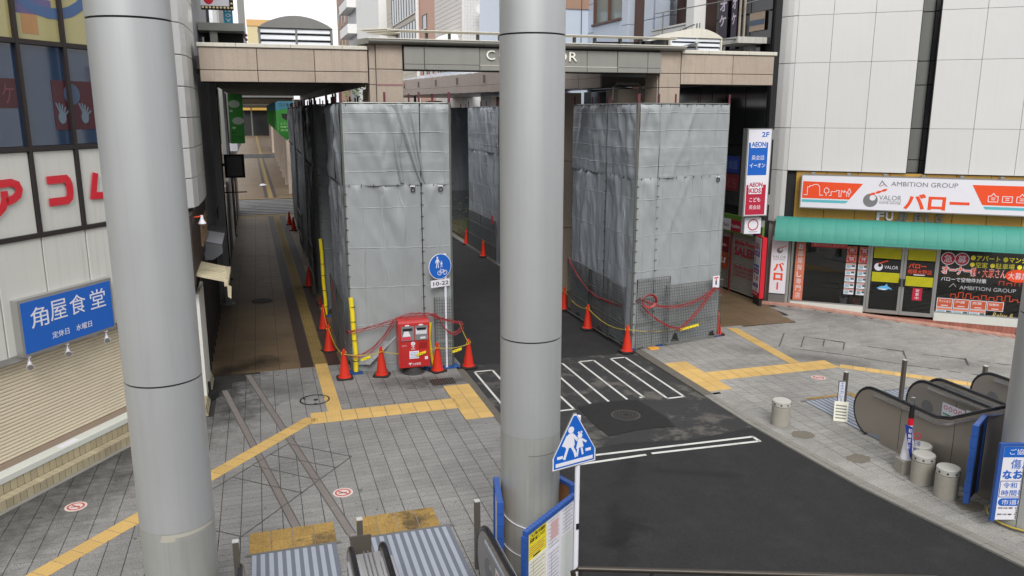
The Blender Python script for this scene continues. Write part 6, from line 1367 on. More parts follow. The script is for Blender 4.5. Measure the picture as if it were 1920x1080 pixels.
rw = thing('roadworks_sign', 'white and blue roadworks notice sign reading request for cooperation on the right column', 'sign', (10.3, 8.1, .7)); WS = Fr((9.90, 8.18), (9.90 + .955, 8.18 - .297)); WS.A.z = 0
fbox('board', WS, 0, 1.2, -.03, 0, .17, 1.34, whitesg, rw); 
for a, b_, z0, z1 in ((-.03, .03, .15, 1.36), (1.17, 1.23, .15, 1.36), (.03, 1.17, 1.32, 1.36)): fbox('blue_border', WS, a, b_, -.04, .012, z0, z1, bluepl, rw)
fbox('blue_band', WS, .04, 1.16, 0, .004, 1.15, 1.31, bluesg, rw); text('ご協力お願いします', WS, .12, 1.1, 1.19, 1.28, whitesg, rw, o=.005, bold=.02)
text('傷んだ舗装を', WS, .16, 1.08, .97, 1.12, bluesg, rw, o=.003, bold=.04); text('なおしています', WS, .06, 1.1, .81, .95, bluesg, rw, o=.003, bold=.04)
line_print(WS, [(.05, .53), (.05, .78), (1.15, .78), (1.15, .53)], .008, 0, .003, navy, rw, closed=True); text('令和 7年 3月28日まで', WS, .09, 1.1, .67, .76, bluesg, rw, o=.003, bold=.03); text('時間帯 10:00〜19:00', WS, .08, 1.1, .55, .64, bluesg, rw, o=.003, bold=.03)
bb = MB(lambda a, c, d: WS(a, c, d)); bb.prism([(.05 + .06 * (1 - math.cos(a)), .45 + .06 * math.sin(a)) for a in (-1.5, -1, -.5, 0, .5, 1, 1.5)][::1] + [(1.15, .51), (1.15, .39)], 'y', 0, .004); obj('blue_strip', bb, bluesg, rw); text('市道相模大野駅北口', WS, .1, 1.1, .41, .49, whitesg, rw, o=.005, bold=.02)
for z, tx_, a, b_ in ((.345, '発注者 相模原市役所', .06, .75), (.31, '南土木事務所', .32, .8), (.275, '電話 042-769-0000', .32, .9), (.245, '受注者 株式会社', .06, .6), (.212, '現場代理人 電話', .32, .8), (.185, '携帯 080-', .32, .6)): text(tx_, WS, a, b_, z, z + .024, blackp, rw, o=.003, bold=.02, res=1)
t = thing('rope_ring', 'brown rope lying round the foot of the right column', 'rope', (10.57, 8.26, 0)); obj('rope', MB().tube([(10.57 + .45 * math.cos(a * .3), 8.26 + .45 * math.sin(a * .3), .06) for a in range(22)], .012, 6), ropem, t)

# ------------------------------------------------------------------ escalators
def escalator(label, x0, x1, ytip, poster=False):
    t = thing('escalator', label, 'escalator', ((x0 + x1) / 2, ytip, 0), 'escalators up to the deck')
    r = .44; cz = .49
    arc = [(ytip - r + r * math.sin(a) , cz - r * math.cos(a)) for a in [.25 + (math.pi - .25) * k / 14 for k in range(15)]]
    top = [(ytip - 1.9, cz + r), (ytip - 2.2, cz + r + .09), (ytip - 6.2, cz + r + 2.4)]
    sk = [(ytip - 6.2, 0.0), (ytip - .72, 0.0), (ytip - .70, .16)]
    for x in (x0, x1):
        bp = MB(); bp.prism(arc + top + sk, 'x', x - .03, x + .03); ba = obj('balustrade', bp, steeld, t)
        for yy in (1.15, 2.3, 3.4): fbox('panel_joint', WF, x - .033, x + .033, -(ytip - yy), -(ytip - yy) + .006, .06, .9 + max(0, yy - 2) * .55, dark, ba)
        rail = [(x, p[0] + (p[0] - (ytip - r)) * .06, p[1] + (p[1] - cz) * .06) for p in arc] + [(x, p[0], p[1] + .03) for p in top]
        bh = MB(); rr = [Vector(p) for p in rail]; bh.tube(rr, .034, 8); obj('handrail', bh, handr, t)
        if (x == x0) != poster: disc(Fr((x + .036, 0), (x + .036, 1)) if x == x1 else Fr((x + .036, 1), (x + .036, 0)), 0, 0, .01, 0, .001, greym, t) if 0 else None
        inner = Fr((x + .031, ytip - 8), (x + .031, ytip)) if x == x0 else Fr((x - .031, ytip), (x - .031, ytip - 8)); s = (lambda d: 8 - d) if x == x0 else (lambda d: d)
        disc(inner, s(.5), .5, .13, 0, .008, greym, t, 'inlet_disc')
        cap = [(x - .09, 0), (x + .09, 0)]
        bd = MB(); bd.prism([(ytip - .5, .86), (ytip - .5, .90), (ytip - 1.95, .90), (ytip - 2.2, .97), (ytip - 6.2, 3.28), (ytip - 6.2, 3.24), (ytip - 2.2, .93), (ytip - 1.95, .86)], 'x', x - .075, x + .075); obj('deck_trim', bd, steelb, t)
    inner = Fr((x1 - .031, ytip), (x1 - .031, ytip - 8))
    fi = Fr((x0 + .031, ytip - 8), (x0 + .031, ytip)); fb = Fr((x1 - .032, ytip), (x1 - .032, ytip - 8))
    # posters on the inner face of the right balustrade (faces -X)
    fbox('poster', fb, .85, 1.35, .0, .005, .36, .72, whitesg, t); [ring(fb, .93 + k * .11, .64, .03, .042, .005, .007, crim, t, 'prohibition_mark', 14) for k in range(4)]; fbox('poster_photo', fb, 1.1, 1.3, .005, .007, .38, .52, bluesg, t); fbox('poster_text', fb, .88, 1.06, .005, .007, .5, .53, mat('green_text', (70, 150, 120), .5), t); fbox('white_strip', fb, 1.38, 1.48, .0, .005, .3, .76, whitesg, t)
    fo = Fr((x1 + .032, ytip - 8), (x1 + .032, ytip))
    pl = obj('landing_plate', MB().box(x0 + .05, x1 - .05, ytip - 2.0, ytip + 1.55, -.01, .012), stripe_d, t)
    pl2 = obj('plate_edge', MB().box(x0 - .02, x1 + .02, ytip + 1.55, ytip + 1.60, -.01, .014), greym, t)
    n = 10
    for k in range(n): a = x0 + .06 + (x1 - x0 - .12) * k / n; obj('grip_strip', MB().box(a, a + (x1 - x0 - .12) / n * .52, ytip - .2, ytip + 1.54, .012, .0165), stripe_l, pl)
    for k in range(5): y = ytip - 2.0 - k * .38; z = -.02 + k * .2; obj('step', MB().box(x0 + .05, x1 - .05, y - .39, y, z - .2, z), mat('step_metal', (90, 92, 96), .5, metal=.6), t)
    return t
escalator('escalator at the bottom left with striped landing plate and grimy yellow tiles', -.50, .75, 9.1)
escalator('escalator at the bottom middle beside the column with striped landing plate', 1.13, 2.40, 9.1)
escalator('right-hand escalator nearest the road, with poster and inlet disc on its inner side', 10.66, 11.90, 11.98)
escalator('right-hand escalator farther from the road, partly hidden by the right column', 12.28, 13.5, 11.98)
for x, y, nm in ((.94, 9.1, 'bright steel deck cover between the two bottom escalators'), (12.09, 11.98, 'steel deck cover between the two right-hand escalators')):
    t = thing('deck_cover', nm, 'cover', (x, y, .8)); b = MB(); b.prism([(y - .12, .2), (y - .1, .62), (y - .16, .78), (y - .3, .86), (y - 1.9, .88), (y - 2.2, .95), (y - 6.2, 3.25), (y - 6.2, 3.1), (y - .5, .1)], 'x', x - .17, x + .17); obj('cover', b, steelb, t)
    for dx in (-.05, 0, .05): obj('groove', MB().box(x + dx - .005, x + dx + .005, y - 1.9, y - .3, .86, .892), greym, t)
def ppost(label, x, y, h, sign=None):
    t = thing('guide_post', label, 'post', (x, y, 0), 'square steel guide posts at the escalators')
    obj('post', MB().box(x - .035, x + .035, y - .035, y + .035, 0, h), postm, t); obj('cap', MB().box(x - .037, x + .037, y - .037, y + .037, h, h + .012), mat('worn_white_cap', (190, 190, 188), .5), t)
    if sign == 'plate': obj('sign_plate', MB().box(x - .13, x + .13, y - .06, y - .036, .3, .78), postm, t)
    if sign == 'text':
        f = Fr((x - .17, y - .02), (x - .03, y - .06)); fbox('sign_plate', f, 0, .14, -.02, 0, .12, .72, greym, t); fbox('sign_face', f, .01, .13, 0, .004, .16, .70, whitesg, t); vtext('エスカレータ', f, .07, .69, .2, .07, bluesg, t)
ppost('square post with white cap at the left corner of the bottom escalators', -.56, 9.32, .98); ppost('square post with a dark plate between the two bottom escalators', .92, 9.42, .98, 'plate'); ppost('square post with white cap left of the middle column', 2.46, 9.45, .98)
ppost('square post with a lettered plate at the near corner of the right escalators', 11.0, 12.72, .88, 'text'); ppost('square post between the two right escalators, with a white sticker on top', 12.63, 12.92, .92); ppost('square post behind the right escalators near the right column', 13.9, 12.1, .92)
t = thing('leaning_board', 'small white lettered board leaning at the foot of the near right guide post', 'board', (10.75, 12.6, 0)); f = Fr((10.60, 12.55), (10.85, 12.35)); bb = MB(lambda a, c, d: f(a, c, d)); bb.add([(.03, .12, .01), (.29, .12, .01), (.29, -.05, .36), (.03, -.05, .36), (.03, .10, .01), (.29, .10, .01), (.29, -.07, .36), (.03, -.07, .36)], [(0, 1, 2, 3), (4, 7, 6, 5), (0, 4, 5, 1), (1, 5, 6, 2), (2, 6, 7, 3), (3, 7, 4, 0)]); obj('board', bb, cr_m, t)
bb = MB(lambda a, c, d: f(a, c, d))
for k in range(5): z = .06 + k * .055; o = .12 - .17 * (z - .01) / .35 + .003; bb.add([(.06, o, z), (.26, o, z), (.26, o - .011, z + .022), (.06, o - .011, z + .022)], [(0, 1, 2, 3)])
obj('text_line', bb, grey50, t)

# ------------------------------------------------------------------ bollards
def bollard(label, x, y, r=.175, h=.50):
    t = thing('bollard', label, 'bollard', (x, y, 0), 'short concrete bollards at the kerb')
    smooth_angle(obj('shaft', MB().lathe([(r, 0), (r, h - .12), (r - .01, h - .115)], (x, y, 0), 28), conc, t)); obj('groove', MB().lathe([(r - .015, h - .125), (r - .015, h - .10)], (x, y, 0), 28), dark, t)
    smooth_angle(obj('cap_band', MB().lathe([(r - .004, h - .105), (r, h - .10), (r, h - .012), (r - .012, h), (0, h)], (x, y, 0), 28), conctop, t))
    va = math.atan2(-y, -x)
    for k in range(5): a = va + (k - 2) * .75; p = Vector((x + (r - .004) * math.cos(a), y + (r - .004) * math.sin(a), h - .06)); d = Vector((math.cos(a), math.sin(a), 0)); obj('hole', MB().tube([p, p + d * .008], .016, 10), black, t)
bollard('lone short concrete bollard standing apart at the kerb, left of the others', 9.45, 12.62); bollard('short concrete bollard, left one of the front pair by the blue board', 10.15, 9.76); bollard('short concrete bollard, right one of the front pair, nearest the blue board', 10.13, 9.24)
b3 = P(1727, 833, .5); bollard('short concrete bollard half hidden behind the no-parking cone', b3[0], b3[1])
bx, by = P(1697, 885); t = thing('concrete_block', 'rough concrete block under the no-parking cone', 'block', (bx, by, 0)); b = MB(); b.prism([(bx - .15, by - .08), (bx + .12, by - .14), (bx + .17, by + .1), (bx - .1, by + .15)], 'z', 0, .24); obj('block', b, conc, t)
t = thing('no_parking_cone', 'white bicycle no-parking cone with black and red top and a navy flag', 'cone', (bx, by, .24)); 
obj('cone_body', MB().lathe([(.11, .25), (.035, .86)], (bx, by, 0), 20), whitesg, t); obj('red_band', MB().lathe([(.047, .86), (.043, .98)], (bx, by, 0), 16), red, t); obj('black_band', MB().lathe([(.043, .98), (.038, 1.22)], (bx, by, 0), 16), black, t); obj('top', MB().lathe([(.038, 1.22), (.034, 1.34), (0, 1.34)], (bx, by, 0), 16), steelb, t)
fv = Fr((bx - .14, by - .11), (bx - .14 + .8, by - .11 - .6)); fv.A.z = 0
poly(fv, [(-.06, .92), (.06, .88), (.10, .30), (.06, .36)], 0, .006, navy, t, 'flag'); text('駐輪', fv, .1, .2, .56, .66, navy, t, o=.01, bold=.03); text('禁止', fv, .1, .2, .43, .53, navy, t, o=.01, bold=.03); vtext('駐輪禁止', fv, .03, .86, .5, .05, whitesg, t, o=.008); ring(fv, .14, .74, .045, .06, .01, .014, crim, t)
# handrail at the very bottom
A_, B_ = P(1079, 1066, 1.1), P(1560, 1079, 1.1); t = thing('handrail', 'dark double handrail along the bottom edge right of the white sign pole', 'handrail', (A_[0], A_[1], 0)); rm = mat('rail_bronze', (66, 60, 54), .4, metal=.4)
def on(u, z): return (A_[0] + (B_[0] - A_[0]) * u, A_[1] + (B_[1] - A_[1]) * u, z)
obj('top_bar', MB().tube([on(0, .9), on(-.01, 1.06), on(.01, 1.1), on(1.4, 1.1)], .03, 10), rm, t); obj('lower_bar', MB().tube([on(0, .98), on(1.4, .98)], .018, 8), rm, t)
for u in (.02, .3, .6, .9, 1.2): obj('post', MB().tube([on(u, 0), on(u, 1.08)], .022, 8), rm, t)
for k in range(2): obj('lower_bar', MB().tube([on(0, .3 + k * .35), on(1.4, .3 + k * .35)], .012, 8), rm, t)

# ================================================================== BACKGROUND BUILDINGS
sta = thing('station_sky_blocker', 'unseen station building added behind the viewpoint to cut sky light', 'building', (8, -16, 0))  # unseen block added behind the camera to hold back sky light
fbox('wall', WF, -50, 60, 32, 44, 0, 16, mat('sky_blocker_wall', (170, 168, 164), .7), sta)
for k in range(20): fbox('window', WF, -46 + k * 5, -42.5 + k * 5, 31.9, 32.0, 6, 8.5, MATS['blue_tinted_glass'], sta); fbox('window', WF, -46 + k * 5, -42.5 + k * 5, 31.9, 32.0, 10.5, 13, MATS['blue_tinted_glass'], sta)
white2 = mat('far_white_wall', (226, 226, 224), .6, var=.04); brown2 = mat('far_brown_tile', (164, 132, 112), .7, var=.06); beige2 = mat('far_beige_siding', (190, 182, 168), .6, var=.05); pink2 = mat('far_pink_wall', (196, 156, 138), .7, var=.05)
wtile = mat('far_white_tile', (212, 206, 200), .6, var=.05); glassf = mat('far_window', (70, 78, 84), .15, var=.3, scale=1.2, coat=.4); bluew = mat('blue_white_panel', (196, 206, 220), .35, var=.04, rv=.02, coat=.2); brownr = mat('brown_recess', (96, 70, 62), .7)
def bld(name, label, fr, L, z0, z1, depth, m, wins=(), loc=None):
    t = thing(name, label, 'building', loc or tuple(fr(0, 0, 0))); fbox('wall', fr, 0, L, -depth, 0, z0, z1, m, t)
    for (a, b_, c, d) in wins:
        w_ = fbox('window', fr, a, b_, -.0, .03, c, d, glassf, t); fbox('window_frame', fr, a - .06, b_ + .06, .0, .05, d, d + .08, frame_d, w_) ; fbox('window_sill', fr, a - .06, b_ + .06, .0, .1, c - .08, c, alu, w_)
        n = max(1, int((b_ - a) / 1.3))
        for k in range(n + 1): s = a + (b_ - a) * k / n; fbox('window_bar', fr, s - .03, s + .03, .03, .06, c, d, frame_d, w_)
    return t
XS = 13.6
yb = {p: QX(p, 30, XS)[0] for p in (632, 652, 668, 710, 725, 787, 815, 866)}
def side(p0, p1): f = Fr((XS, yb[p0]), (XS, yb[p1])); return f, yb[p0] - yb[p1]
def zat(px_, py_): return QX(px_, py_, XS)[1]
f, L = side(632, 652); bld('apartment_building', 'far brown tiled apartment block with narrow windows left of the white tower', f, L, 0, 34, 12, brown2, [(L * .1 + k * L * .3, L * .1 + k * L * .3 + L * .12, z, z + 2.4) for k in range(3) for z in (10, 14.4, 19)])
f, L = side(652, 668); tb = bld('apartment_building', 'far apartment wing with white balconies left of the white tower', f, L, 0, 34, 12, greypan)
for z in (9.6, 12.9, 16.2, 19.5): fbox('balcony', f, 0, L, 0, 1.2, z, z + 1.2, white2, tb); fbox('rail', f, 0, L, 1.1, 1.2, z + 1.25, z + 1.32, navy, tb)
f, L = side(668, 710); bld('apartment_building', 'plain white tower block beyond the gateway', f, L, 0, 36, 12, white2); fbox('grey_side', Fr((XS, yb[725]), (XS, yb[725] - 1)), -3.5, .0, -.3, .02, 0, 36, greypan, list(C.objects)[-1] if 0 else None, label=None) if 0 else None
f, L = side(725, 787); z0 = zat(787, 32)
tb = bld('commercial_building', 'far beige sided building with a band of windows above the gateway', f, L, 0, 22, 10, beige2, [(L * .2, L * .97, zat(787, 13) - .2 - 0, zat(787, 13) + 2.2), (L * .35, L * .97, zat(787, 52) - .7, zat(787, 38) + .2)])
for k in range(18): fbox('siding_joint', f, .1, L - .1, .0, .012, 8 + k * .45, 8.02 + k * .45, greypan, tb)
f, L = side(787, 815); bld('commercial_building', 'narrow pink walled building with drain pipe above the gateway', f, L, 0, 22, 10, pink2, [(L * .2, L * .45, 8.6, 9.6), (L * .6, L * .85, 8.6, 9.8), (L * .2, L * .5, 12.6, 13.6)]); 
f, L = side(815, 866); tb = bld('apartment_building', 'far white tiled building with slim dark windows above the gateway', f, L, 0, 22, 10, wtile, [(L * .12, L * .22, 8.3, 10.2), (L * .32, L * .42, 8.3, 10.4), (L * .55, L * .68, 8.2, 10.9)])
for k in range(22): fbox('siding_joint', f, .05, L - .05, .0, .01, 8 + k * .3, 8.015 + k * .3, greypan, tb)
t = thing('drain_pipe', 'white drain pipe between the beige and pink far buildings', 'pipe', (XS - .2, yb[787], 0)); obj('pipe', MB().tube([(XS - .2, yb[787], 0), (XS - .2, yb[787], 22)], .16, 8), white2, t)
y_ = yb[866]; fn = Fr((XS + .06, y_), (XS + 1, y_)); tb = bld('apartment_building', 'white building front behind fine netting with a roof aerial dish', fn, 9, 0, 22, 8, white2); b = MB(lambda a, c, d: fn(a, c, d))
for k in range(44): b.box(.0 + k * .2, .012 + k * .2, .5, .52, 8, 20)
for k in range(60): b.box(0, 9, .5, .52, 8 + k * .2, 8.012 + k * .2)
obj('netting', b, wirel, tb, kind='stuff')
t = thing('satellite_dish', 'small white satellite dish on the netted white building', 'dish', (XS + 2, y_ - 1, 9)); dx_, dz_ = QY(901, 17, y_ - 1); smooth_angle(obj('dish', MB(lambda a, c, d: Vector((dx_ + a, y_ - 1 + d, dz_ + c))).lathe([(0, .08), (.2, .05), (.32, 0)], n=20), white2, t)); obj('mast', MB().tube([(dx_, y_ - .9, dz_ - 1.6), (dx_, y_ - .9, dz_)], .05, 8), white2, t)
t = thing('water_tank', 'round white tank dome on the roof behind the netting', 'tank', (XS + 3, y_ - 2, 8)); dx_, dz_ = QY(905, 50, y_ - 3); obj('tank', MB().lathe([(2.0, -1), (2.0, -.1), (1.6, .2), (.9, .4), (0, .45)], (dx_, y_ - .2 + 3, dz_ - .35), 28), white2, t)
tanq = QY(1078, 0, 36)
t = bld('commercial_building', 'tan and grey building corner between the middle column and the blue-white building', Fr((tanq[0] - 2.6, 37), (tanq[0], 37)), 4.4, 0, 16, 6, bluew); fx = Fr((tanq[0] - 2.6, 37), (tanq[0], 37)); fbox('tan_wall', fx, 0, 4.4, .0, .06, QY(1078, 17, 37)[1], 16, brown2, t)
for k in range(3): fbox('wall_joint', fx, 1.1 + k * 1.1, 1.13 + k * 1.1, .06, .07, 7, 16, dark, t)
# blue-white building on the right side with stair and railings
BX = 15.3; fb_ = Fr((BX, 37), (BX, 25.3)); q = lambda px_, py_=20: 37 - QX(px_, py_, BX)[0]
bw = thing('commercial_building', 'blue-white panelled building with brown recesses and outdoor stair, above the right arcade', 'building', (BX, 31, 0)); fbox('wall', fb_, 0, 11.7, -7, -.3, 0, 16, brownr, bw)
cols = [(1088, 1113), (1166, 1178), (1208, 1224), (1228, 1256)]
rowz = [7, 8.3, 9.6, 10.9, 12.2, 14]
for z0, z1 in zip(rowz, rowz[1:]):
    for a, b_ in cols:
        piece('wall_panel', fb_, q(a), q(b_), z0 + .01, z1 - .01, -.3, .0, bluew, bw, .01)
zs_ = QX(1130, 42, BX)[1]
piece('wall_panel', fb_, q(1113) + .01, q(1166) - .01, 7, zs_ - .1, -.3, .0, bluew, bw, .01)
for a, b_ in ((1114, 1139), (1141, 1165)): 
    w_ = fbox('window', fb_, q(a), q(b_), -.15, -.12, zs_, zs_ + 2.4, mat('pale_window', (130, 142, 138), .2, coat=.4), bw); fbox('window_frame', fb_, q(a) - .04, q(a) + .03, -.15, .02, zs_, zs_ + 2.4, mat('brown_frame', (92, 66, 56), .5), w_)
fbox('window_sill', fb_, q(1112), q(1166), -.2, .08, zs_ - .1, zs_, MATS['brown_frame'], bw); fbox('awning_slab', fb_, q(1260), q(1310), -.1, 1.6, 10.1, 10.4, greypan, bw); fbox('stair_door', fb_, q(1257), q(1271), -.28, -.2, 7, 9.0, mat('steel_blue', (86, 108, 128), .4), bw)
bk = thing('brick_wall', 'low white glazed brick parapet wall beside the black sign wall above the arcade', 'wall', (14.6, 27, 7)); fk = Fr((14.7, 29.2), (14.7, 26.3)); kz = 9.0
fbox('core', fk, .0, 2.9, -.3, -.03, 6.9, kz, greypan, bk)
for j in range(14):
    for i in range(5):
        a = i * .58 + (.0 if j % 2 else .0); piece('brick', fk, a + .01, a + .57, 6.95 + j * .145, 6.95 + j * .145 + .132, -.03, .0, white2, bk, .006)
fbox('coping', fk, -.02, 2.92, -.33, .03, kz, kz + .06, white2, bk); t = thing('white_pier', 'smooth white pier at the end of the glazed brick parapet', 'pier', (14.7, 26, 7)); obj('pier', MB().box(14.55, 15.0, 25.75, 26.28, 6.9, 14), white2, t)
rl = thing('railing', 'thin galvanised railings along the roof walkway in front of the blue-white building', 'railing', (14.2, 29, 7.3)); ys = [33 - k * .9 for k in range(10)]
for i, y in enumerate(ys):
    z = 8.05 + .09 * i
    obj('post', MB().tube([(14.2, y, 7.2), (14.2, y, z)], .025, 6), pipe, rl); obj('inner_post', MB().tube([(14.2, y - .18, 7.2), (14.2, y - .18, z - .0)], .018, 6), piper if i % 4 == 2 else pipe, rl)
    if i < 9: obj('rail_bar', MB().tube([(14.2, y, z), (14.2, y - .75, z + .07)], .02, 6), pipe, rl); obj('rail_bar', MB().tube([(14.2, y, z - .4), (14.2, y - .75, z - .34)], .014, 6), pipe, rl)
# black sign wall right above the arcade: vertical letters and a balcony
vsn = thing('vertical_sign', 'dark vertical banners with slanted white katakana above the right gateway beam', 'sign', (15.0, 24.6, 9)); q2 = lambda px_: 60 - QX(px_, 40, 15.08)[0]
Sx = Fr((15.04, 60), (15.04, 20)); a0_, a1_ = q2(1350), q2(1366); b0_, b1_ = q2(1374), q2(1384)
fbox('banner', Sx, a0_, a1_, 0, .02, 8.0, 11, mat('aubergine', (44, 34, 54), .5), vsn); fbox('banner', Sx, b0_, b1_, 0, .02, 8.0, 11, MATS['aubergine'], vsn)
for f_, a, b_, st_ in ((Sx, a0_, a1_, 'カラオケ'), (Sx, b0_, b1_, 'カラオケ')):
    for k, ch in enumerate(st_): text(ch, f_, a + .12 * (b_ - a), b_ - .12 * (b_ - a), 10.2 - k * .48, 10.56 - k * .48, mat('letter_lilac', (196, 184, 200), .5), vsn, o=.022, bold=.03)
fbox('white_plate', Sx, a0_ + .05, a1_ - .02, .02, .03, 7.65, 8.25, greypan, vsn); text('ダ', Sx, a0_ + .12, a1_ - .1, 7.8, 8.15, blackp, vsn, o=.032, bold=.04)
bal = thing('balcony', 'small steel balcony with rusty rails and white slab above the right gateway beam', 'balcony', (14.2, 22.6, 7.9)); x0, z0 = QY(1383, 80, 22.2); x1, z1 = QY(1443, 70, 22.2)
obj('slab', MB().box(x0, x1, 22.2, 23.6, z0, z1), mat('rusty_white', (186, 184, 178), .6, var=.1, streak=.5, dirt=.4, dirtcol=(140, 104, 60)), bal); obj('support', MB().box(x0 + .62, x0 + .85, 22.5, 22.8, 7.0, z0), greym, bal)
for k, x in enumerate((x0 + .02, x0 + .18, x1 - .06)):
    obj('post', MB().box(x, x + .05, 22.2, 22.25, z1, z1 + 1.3), mat('rusty_post', (150, 140, 128), .6, dirt=.8, dirtcol=(130, 84, 50)), bal)
obj('top_rail', MB().box(x0, x1, 22.2, 22.24, z1 + 1.24, z1 + 1.28), pipe, bal); obj('mid_rail', MB().tube([(x0 + .2, 22.22, z1 + .95), (x1, 22.22, z1 + 1.2)], .014, 6), pipe, bal)
obj('stair_rail', MB().tube([(x0 - 1.6, 24.6, z1 + .85), (x0, 22.3, z1 + 1.1)], .016, 6).tube([(x0 - 1.4, 24.4, z1 + .1), (x0 - 1.4, 24.4, z1 + .85)], .02, 6).tube([(x0 - 1.5, 24.4, z0 + .1), (x0, 22.3, z0 + .12)], .03, 6), pipe, bal)
pdr = thing('painted_reflection', 'beige and blue panels painted as a reflection in the dark glazing behind the balcony', 'window print', (15.0, 22.9, 8.6)); a0_, a1_ = q2(1408), q2(1436); fbox('beige_reflection', Sx, a0_, a1_, 0, .01, 8.45, 9.0, mat('dull_beige', (150, 130, 110), .4), pdr); fbox('blue_reflection', Sx, a0_, a1_, .01, .015, 8.62, 8.78, mat('dull_blue', (50, 70, 96), .4), pdr)  # reflection in the glazing put into flat colour panels

# left: things above the left gateway beam
lw = bld('commercial_building', 'beige walled building edge above the left end of the gateway', Fr((-3.1, 26.2), (-1.45, 26.2)), 1.65, 0, 16, 5, stonepk); x0, z0 = QY(371, 56, 25); x1, z1 = QY(457, 44, 25)
sl_ = thing('balcony', 'weathered concrete balcony slab on a stub post above the left gateway beam', 'balcony', (x0, 25, 8)); obj('slab', MB().box(x0, x1, 25, 27.5, z0, z1), mat('mossy_concrete', (138, 140, 134), .8, var=.1, dirt=.6, dirtcol=(104, 98, 62)), sl_); obj('support', MB().box(x0 + .3, x0 + .5, 25.1, 25.4, 7.3, z0), MATS['mossy_concrete'], sl_); obj('dark_recess', MB().box(x0 + .1, x1 - .05, 25.8, 27.3, 7.4, z0 - .01), dark, sl_)
for k in range(5): obj('rusty_chain_link', MB().tube([(x1 + .02, 25.0, z0 - .08 - k * .12), (x1 + .06, 25.0, z0 - .14 - k * .12)], .04, 6), piper, sl_)
x0s, z0s = QY(377, 17, 25.4); x1s, z1s = QY(434, -40, 25.4); sg_ = thing('bulb_sign', 'white sign with a red rounded shape framed by bulbs, above the left gateway beam', 'sign', (x0s, 25.4, z0s)); f = Fr((0, 25.4), (1, 25.4)); fbox('board', f, x0s, x1s, -.12, 0, z0s, z1s, black, sg_); fbox('sign_face', f, x0s + .0, x1s - .11, 0, .01, z0s + .1, z1s, whitesg, sg_)
xr, zr = QY(391, 2, 25.4); poly(f, [(xr + .16 * math.cos(a), zr + .17 + .26 * math.sin(a)) for a in [2 * math.pi * k / 24 for k in range(24)]], .01, .014, red, sg_, 'red_shape')
bulb = mat('bulb_glass', (236, 220, 170), .3)
for k in range(9): p = (x0s + .05 + (x1s - x0s - .1) * k / 8, 25.36, z0s + .05); obj('bulb', MB().lathe([(.0, -.035), (.03, -.02), (.036, 0), (.03, .02), (0, .035)], p, 10), bulb, sg_)
for k in range(1, 6): p = (x1s - .05, 25.36, z0s + .05 + k * .12); obj('bulb', MB().lathe([(.0, -.035), (.03, -.02), (.036, 0), (.03, .02), (0, .035)], p, 10), bulb, sg_)
x0n, z0n = QY(420, 45, 25.9); x1n, z1n = QY(435, 12, 25.9); nv = thing('vertical_sign', 'light blue vertical sign with white letters N O V above the left gateway', 'sign', (x0n, 25.9, z0n)); f = Fr((0, 25.9), (1, 25.9)); fbox('sign_board', f, x0n, x1n, -.1, 0, z0n, z1n, mat('cyan_sign', (50, 168, 204), .4), nv)
for k, ch in enumerate('NOV'): text(ch, f, x0n + .05, x1n - .05, z1n - .16 - k * .14, z1n - .06 - k * .14, whitesg, nv, o=.003, bold=.05)
t = bld('apartment_building', 'thin bright white building edge behind the light blue sign', Fr((.0, 34), (.6, 34)), .01, 0, 14, .1, white2) if 0 else None
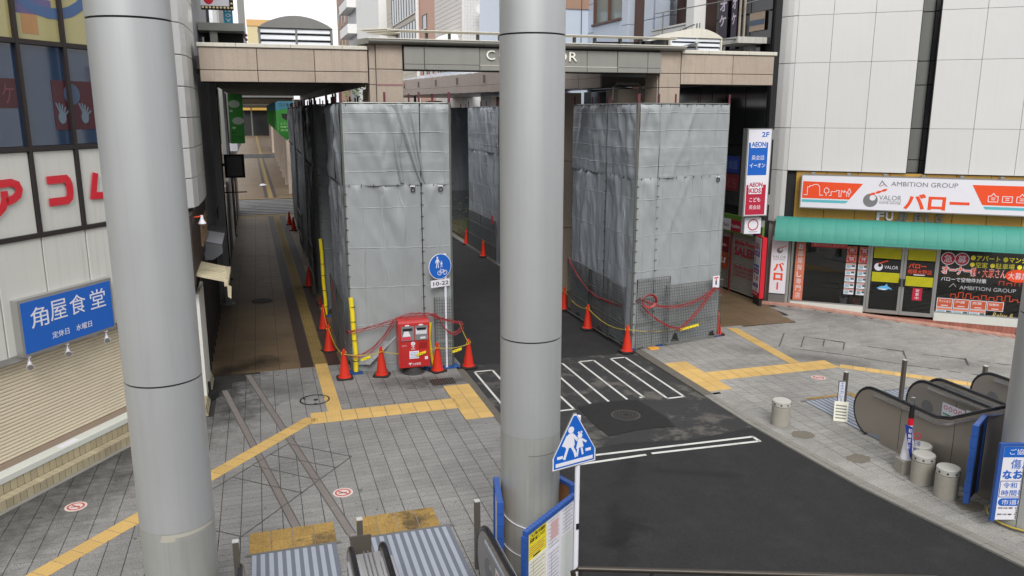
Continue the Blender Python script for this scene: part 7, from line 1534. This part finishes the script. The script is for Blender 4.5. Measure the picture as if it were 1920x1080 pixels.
for (pa, pb2, Y_, z1_, m_, nm) in ((378, 392, 33, 16, glassf, 'narrow glazed building slice behind the bulb sign'), (391, 406, 31, 16, white2, 'white building slice behind the bulb sign'), (406, 420, 32, 16, greym, 'grey building slice between the white slice and the light blue sign'), (446, 459, 29, 16, greym, 'grey drain-like building edge right of the light blue sign')):
    Y_ = 1.5 * 1543 / max(8, 467 - pb2); z1_ = 6 + Y_ * .17; xa, xb = QY(pa, 30, Y_)[0], QY(pb2, 30, Y_)[0]; bld('commercial_building', nm, Fr((xa, Y_), (xb, Y_)), xb - xa, 0, z1_, 3, m_)
xa, za = QY(462, 36, 230); xb, zb_ = QY(512, 80, 230); t = bld('commercial_building', 'low yellowish block far beyond the left roof vent', Fr((xa, 230), (xb, 230)), xb - xa, 0, za, 6, mat('far_yellowish', (204, 190, 150), .7)); fbox('parapet', Fr((xa, 230), (xb, 230)), -.1, xb - xa + .1, 0, .2, za - 1.6, za, mat('far_tan', (206, 166, 110), .7), t)
# planting between the far right enclosures
pl = thing('planter', 'small earth planting bed with kerb between the two far right enclosures', 'planter', (10, 40, 0)); obj('soil', MB().box(9.2, 12.5, 36.6, 43.6, 0, .10), soil, pl)
pt = thing('shrub', 'dark thin-stemmed shrub in the far planting bed beside the cone', 'shrub', (9.7, 37.5, .1)); b = MB(); r = random.Random(3)
for k in range(420):
    p = Vector((9.6 + r.gauss(0, .45), 37.8 + r.gauss(0, .5), .3 + abs(r.gauss(0, .6)))); a = r.random() * 6.28; d = Vector((math.cos(a), math.sin(a), r.uniform(-.4, .5))) * .09; e = d.cross(Vector((0, 0, 1))).normalized() * .03
    b.add([p - d, p + e, p + d, p - e], [(0, 1, 2, 3)])
obj('foliage', b, leaf, pt, kind='stuff'); obj('stem', MB().tube([(9.6, 37.8, .1), (9.55, 37.8, .8), (9.7, 37.9, 1.5)], .03, 6), wood, pt)
tg = thing('tree', 'small green tree crown glimpsed between gateway beam and left enclosure', 'tree', (3.4, 60, 0)); b = MB(); xc, zc_ = QY(683, 168, 60)
for k in range(700):
    p = Vector((xc + r.gauss(0, .9), 60 + r.gauss(0, .8), zc_ + r.gauss(0, .6))); a = r.random() * 6.28; d = Vector((math.cos(a), math.sin(a), r.uniform(-.5, .5))) * .16; e = d.cross(Vector((0, 0, 1))).normalized() * .07
    b.add([p - d, p + e, p + d, p - e], [(0, 1, 2, 3)])
obj('crown', b, mat('light_leaf', (110, 140, 60), .6, var=.3, scale=3), tg, kind='stuff'); obj('trunk', MB().tube([(xc, 60, 0), (xc, 60, zc_)], .12, 8), wood, tg)
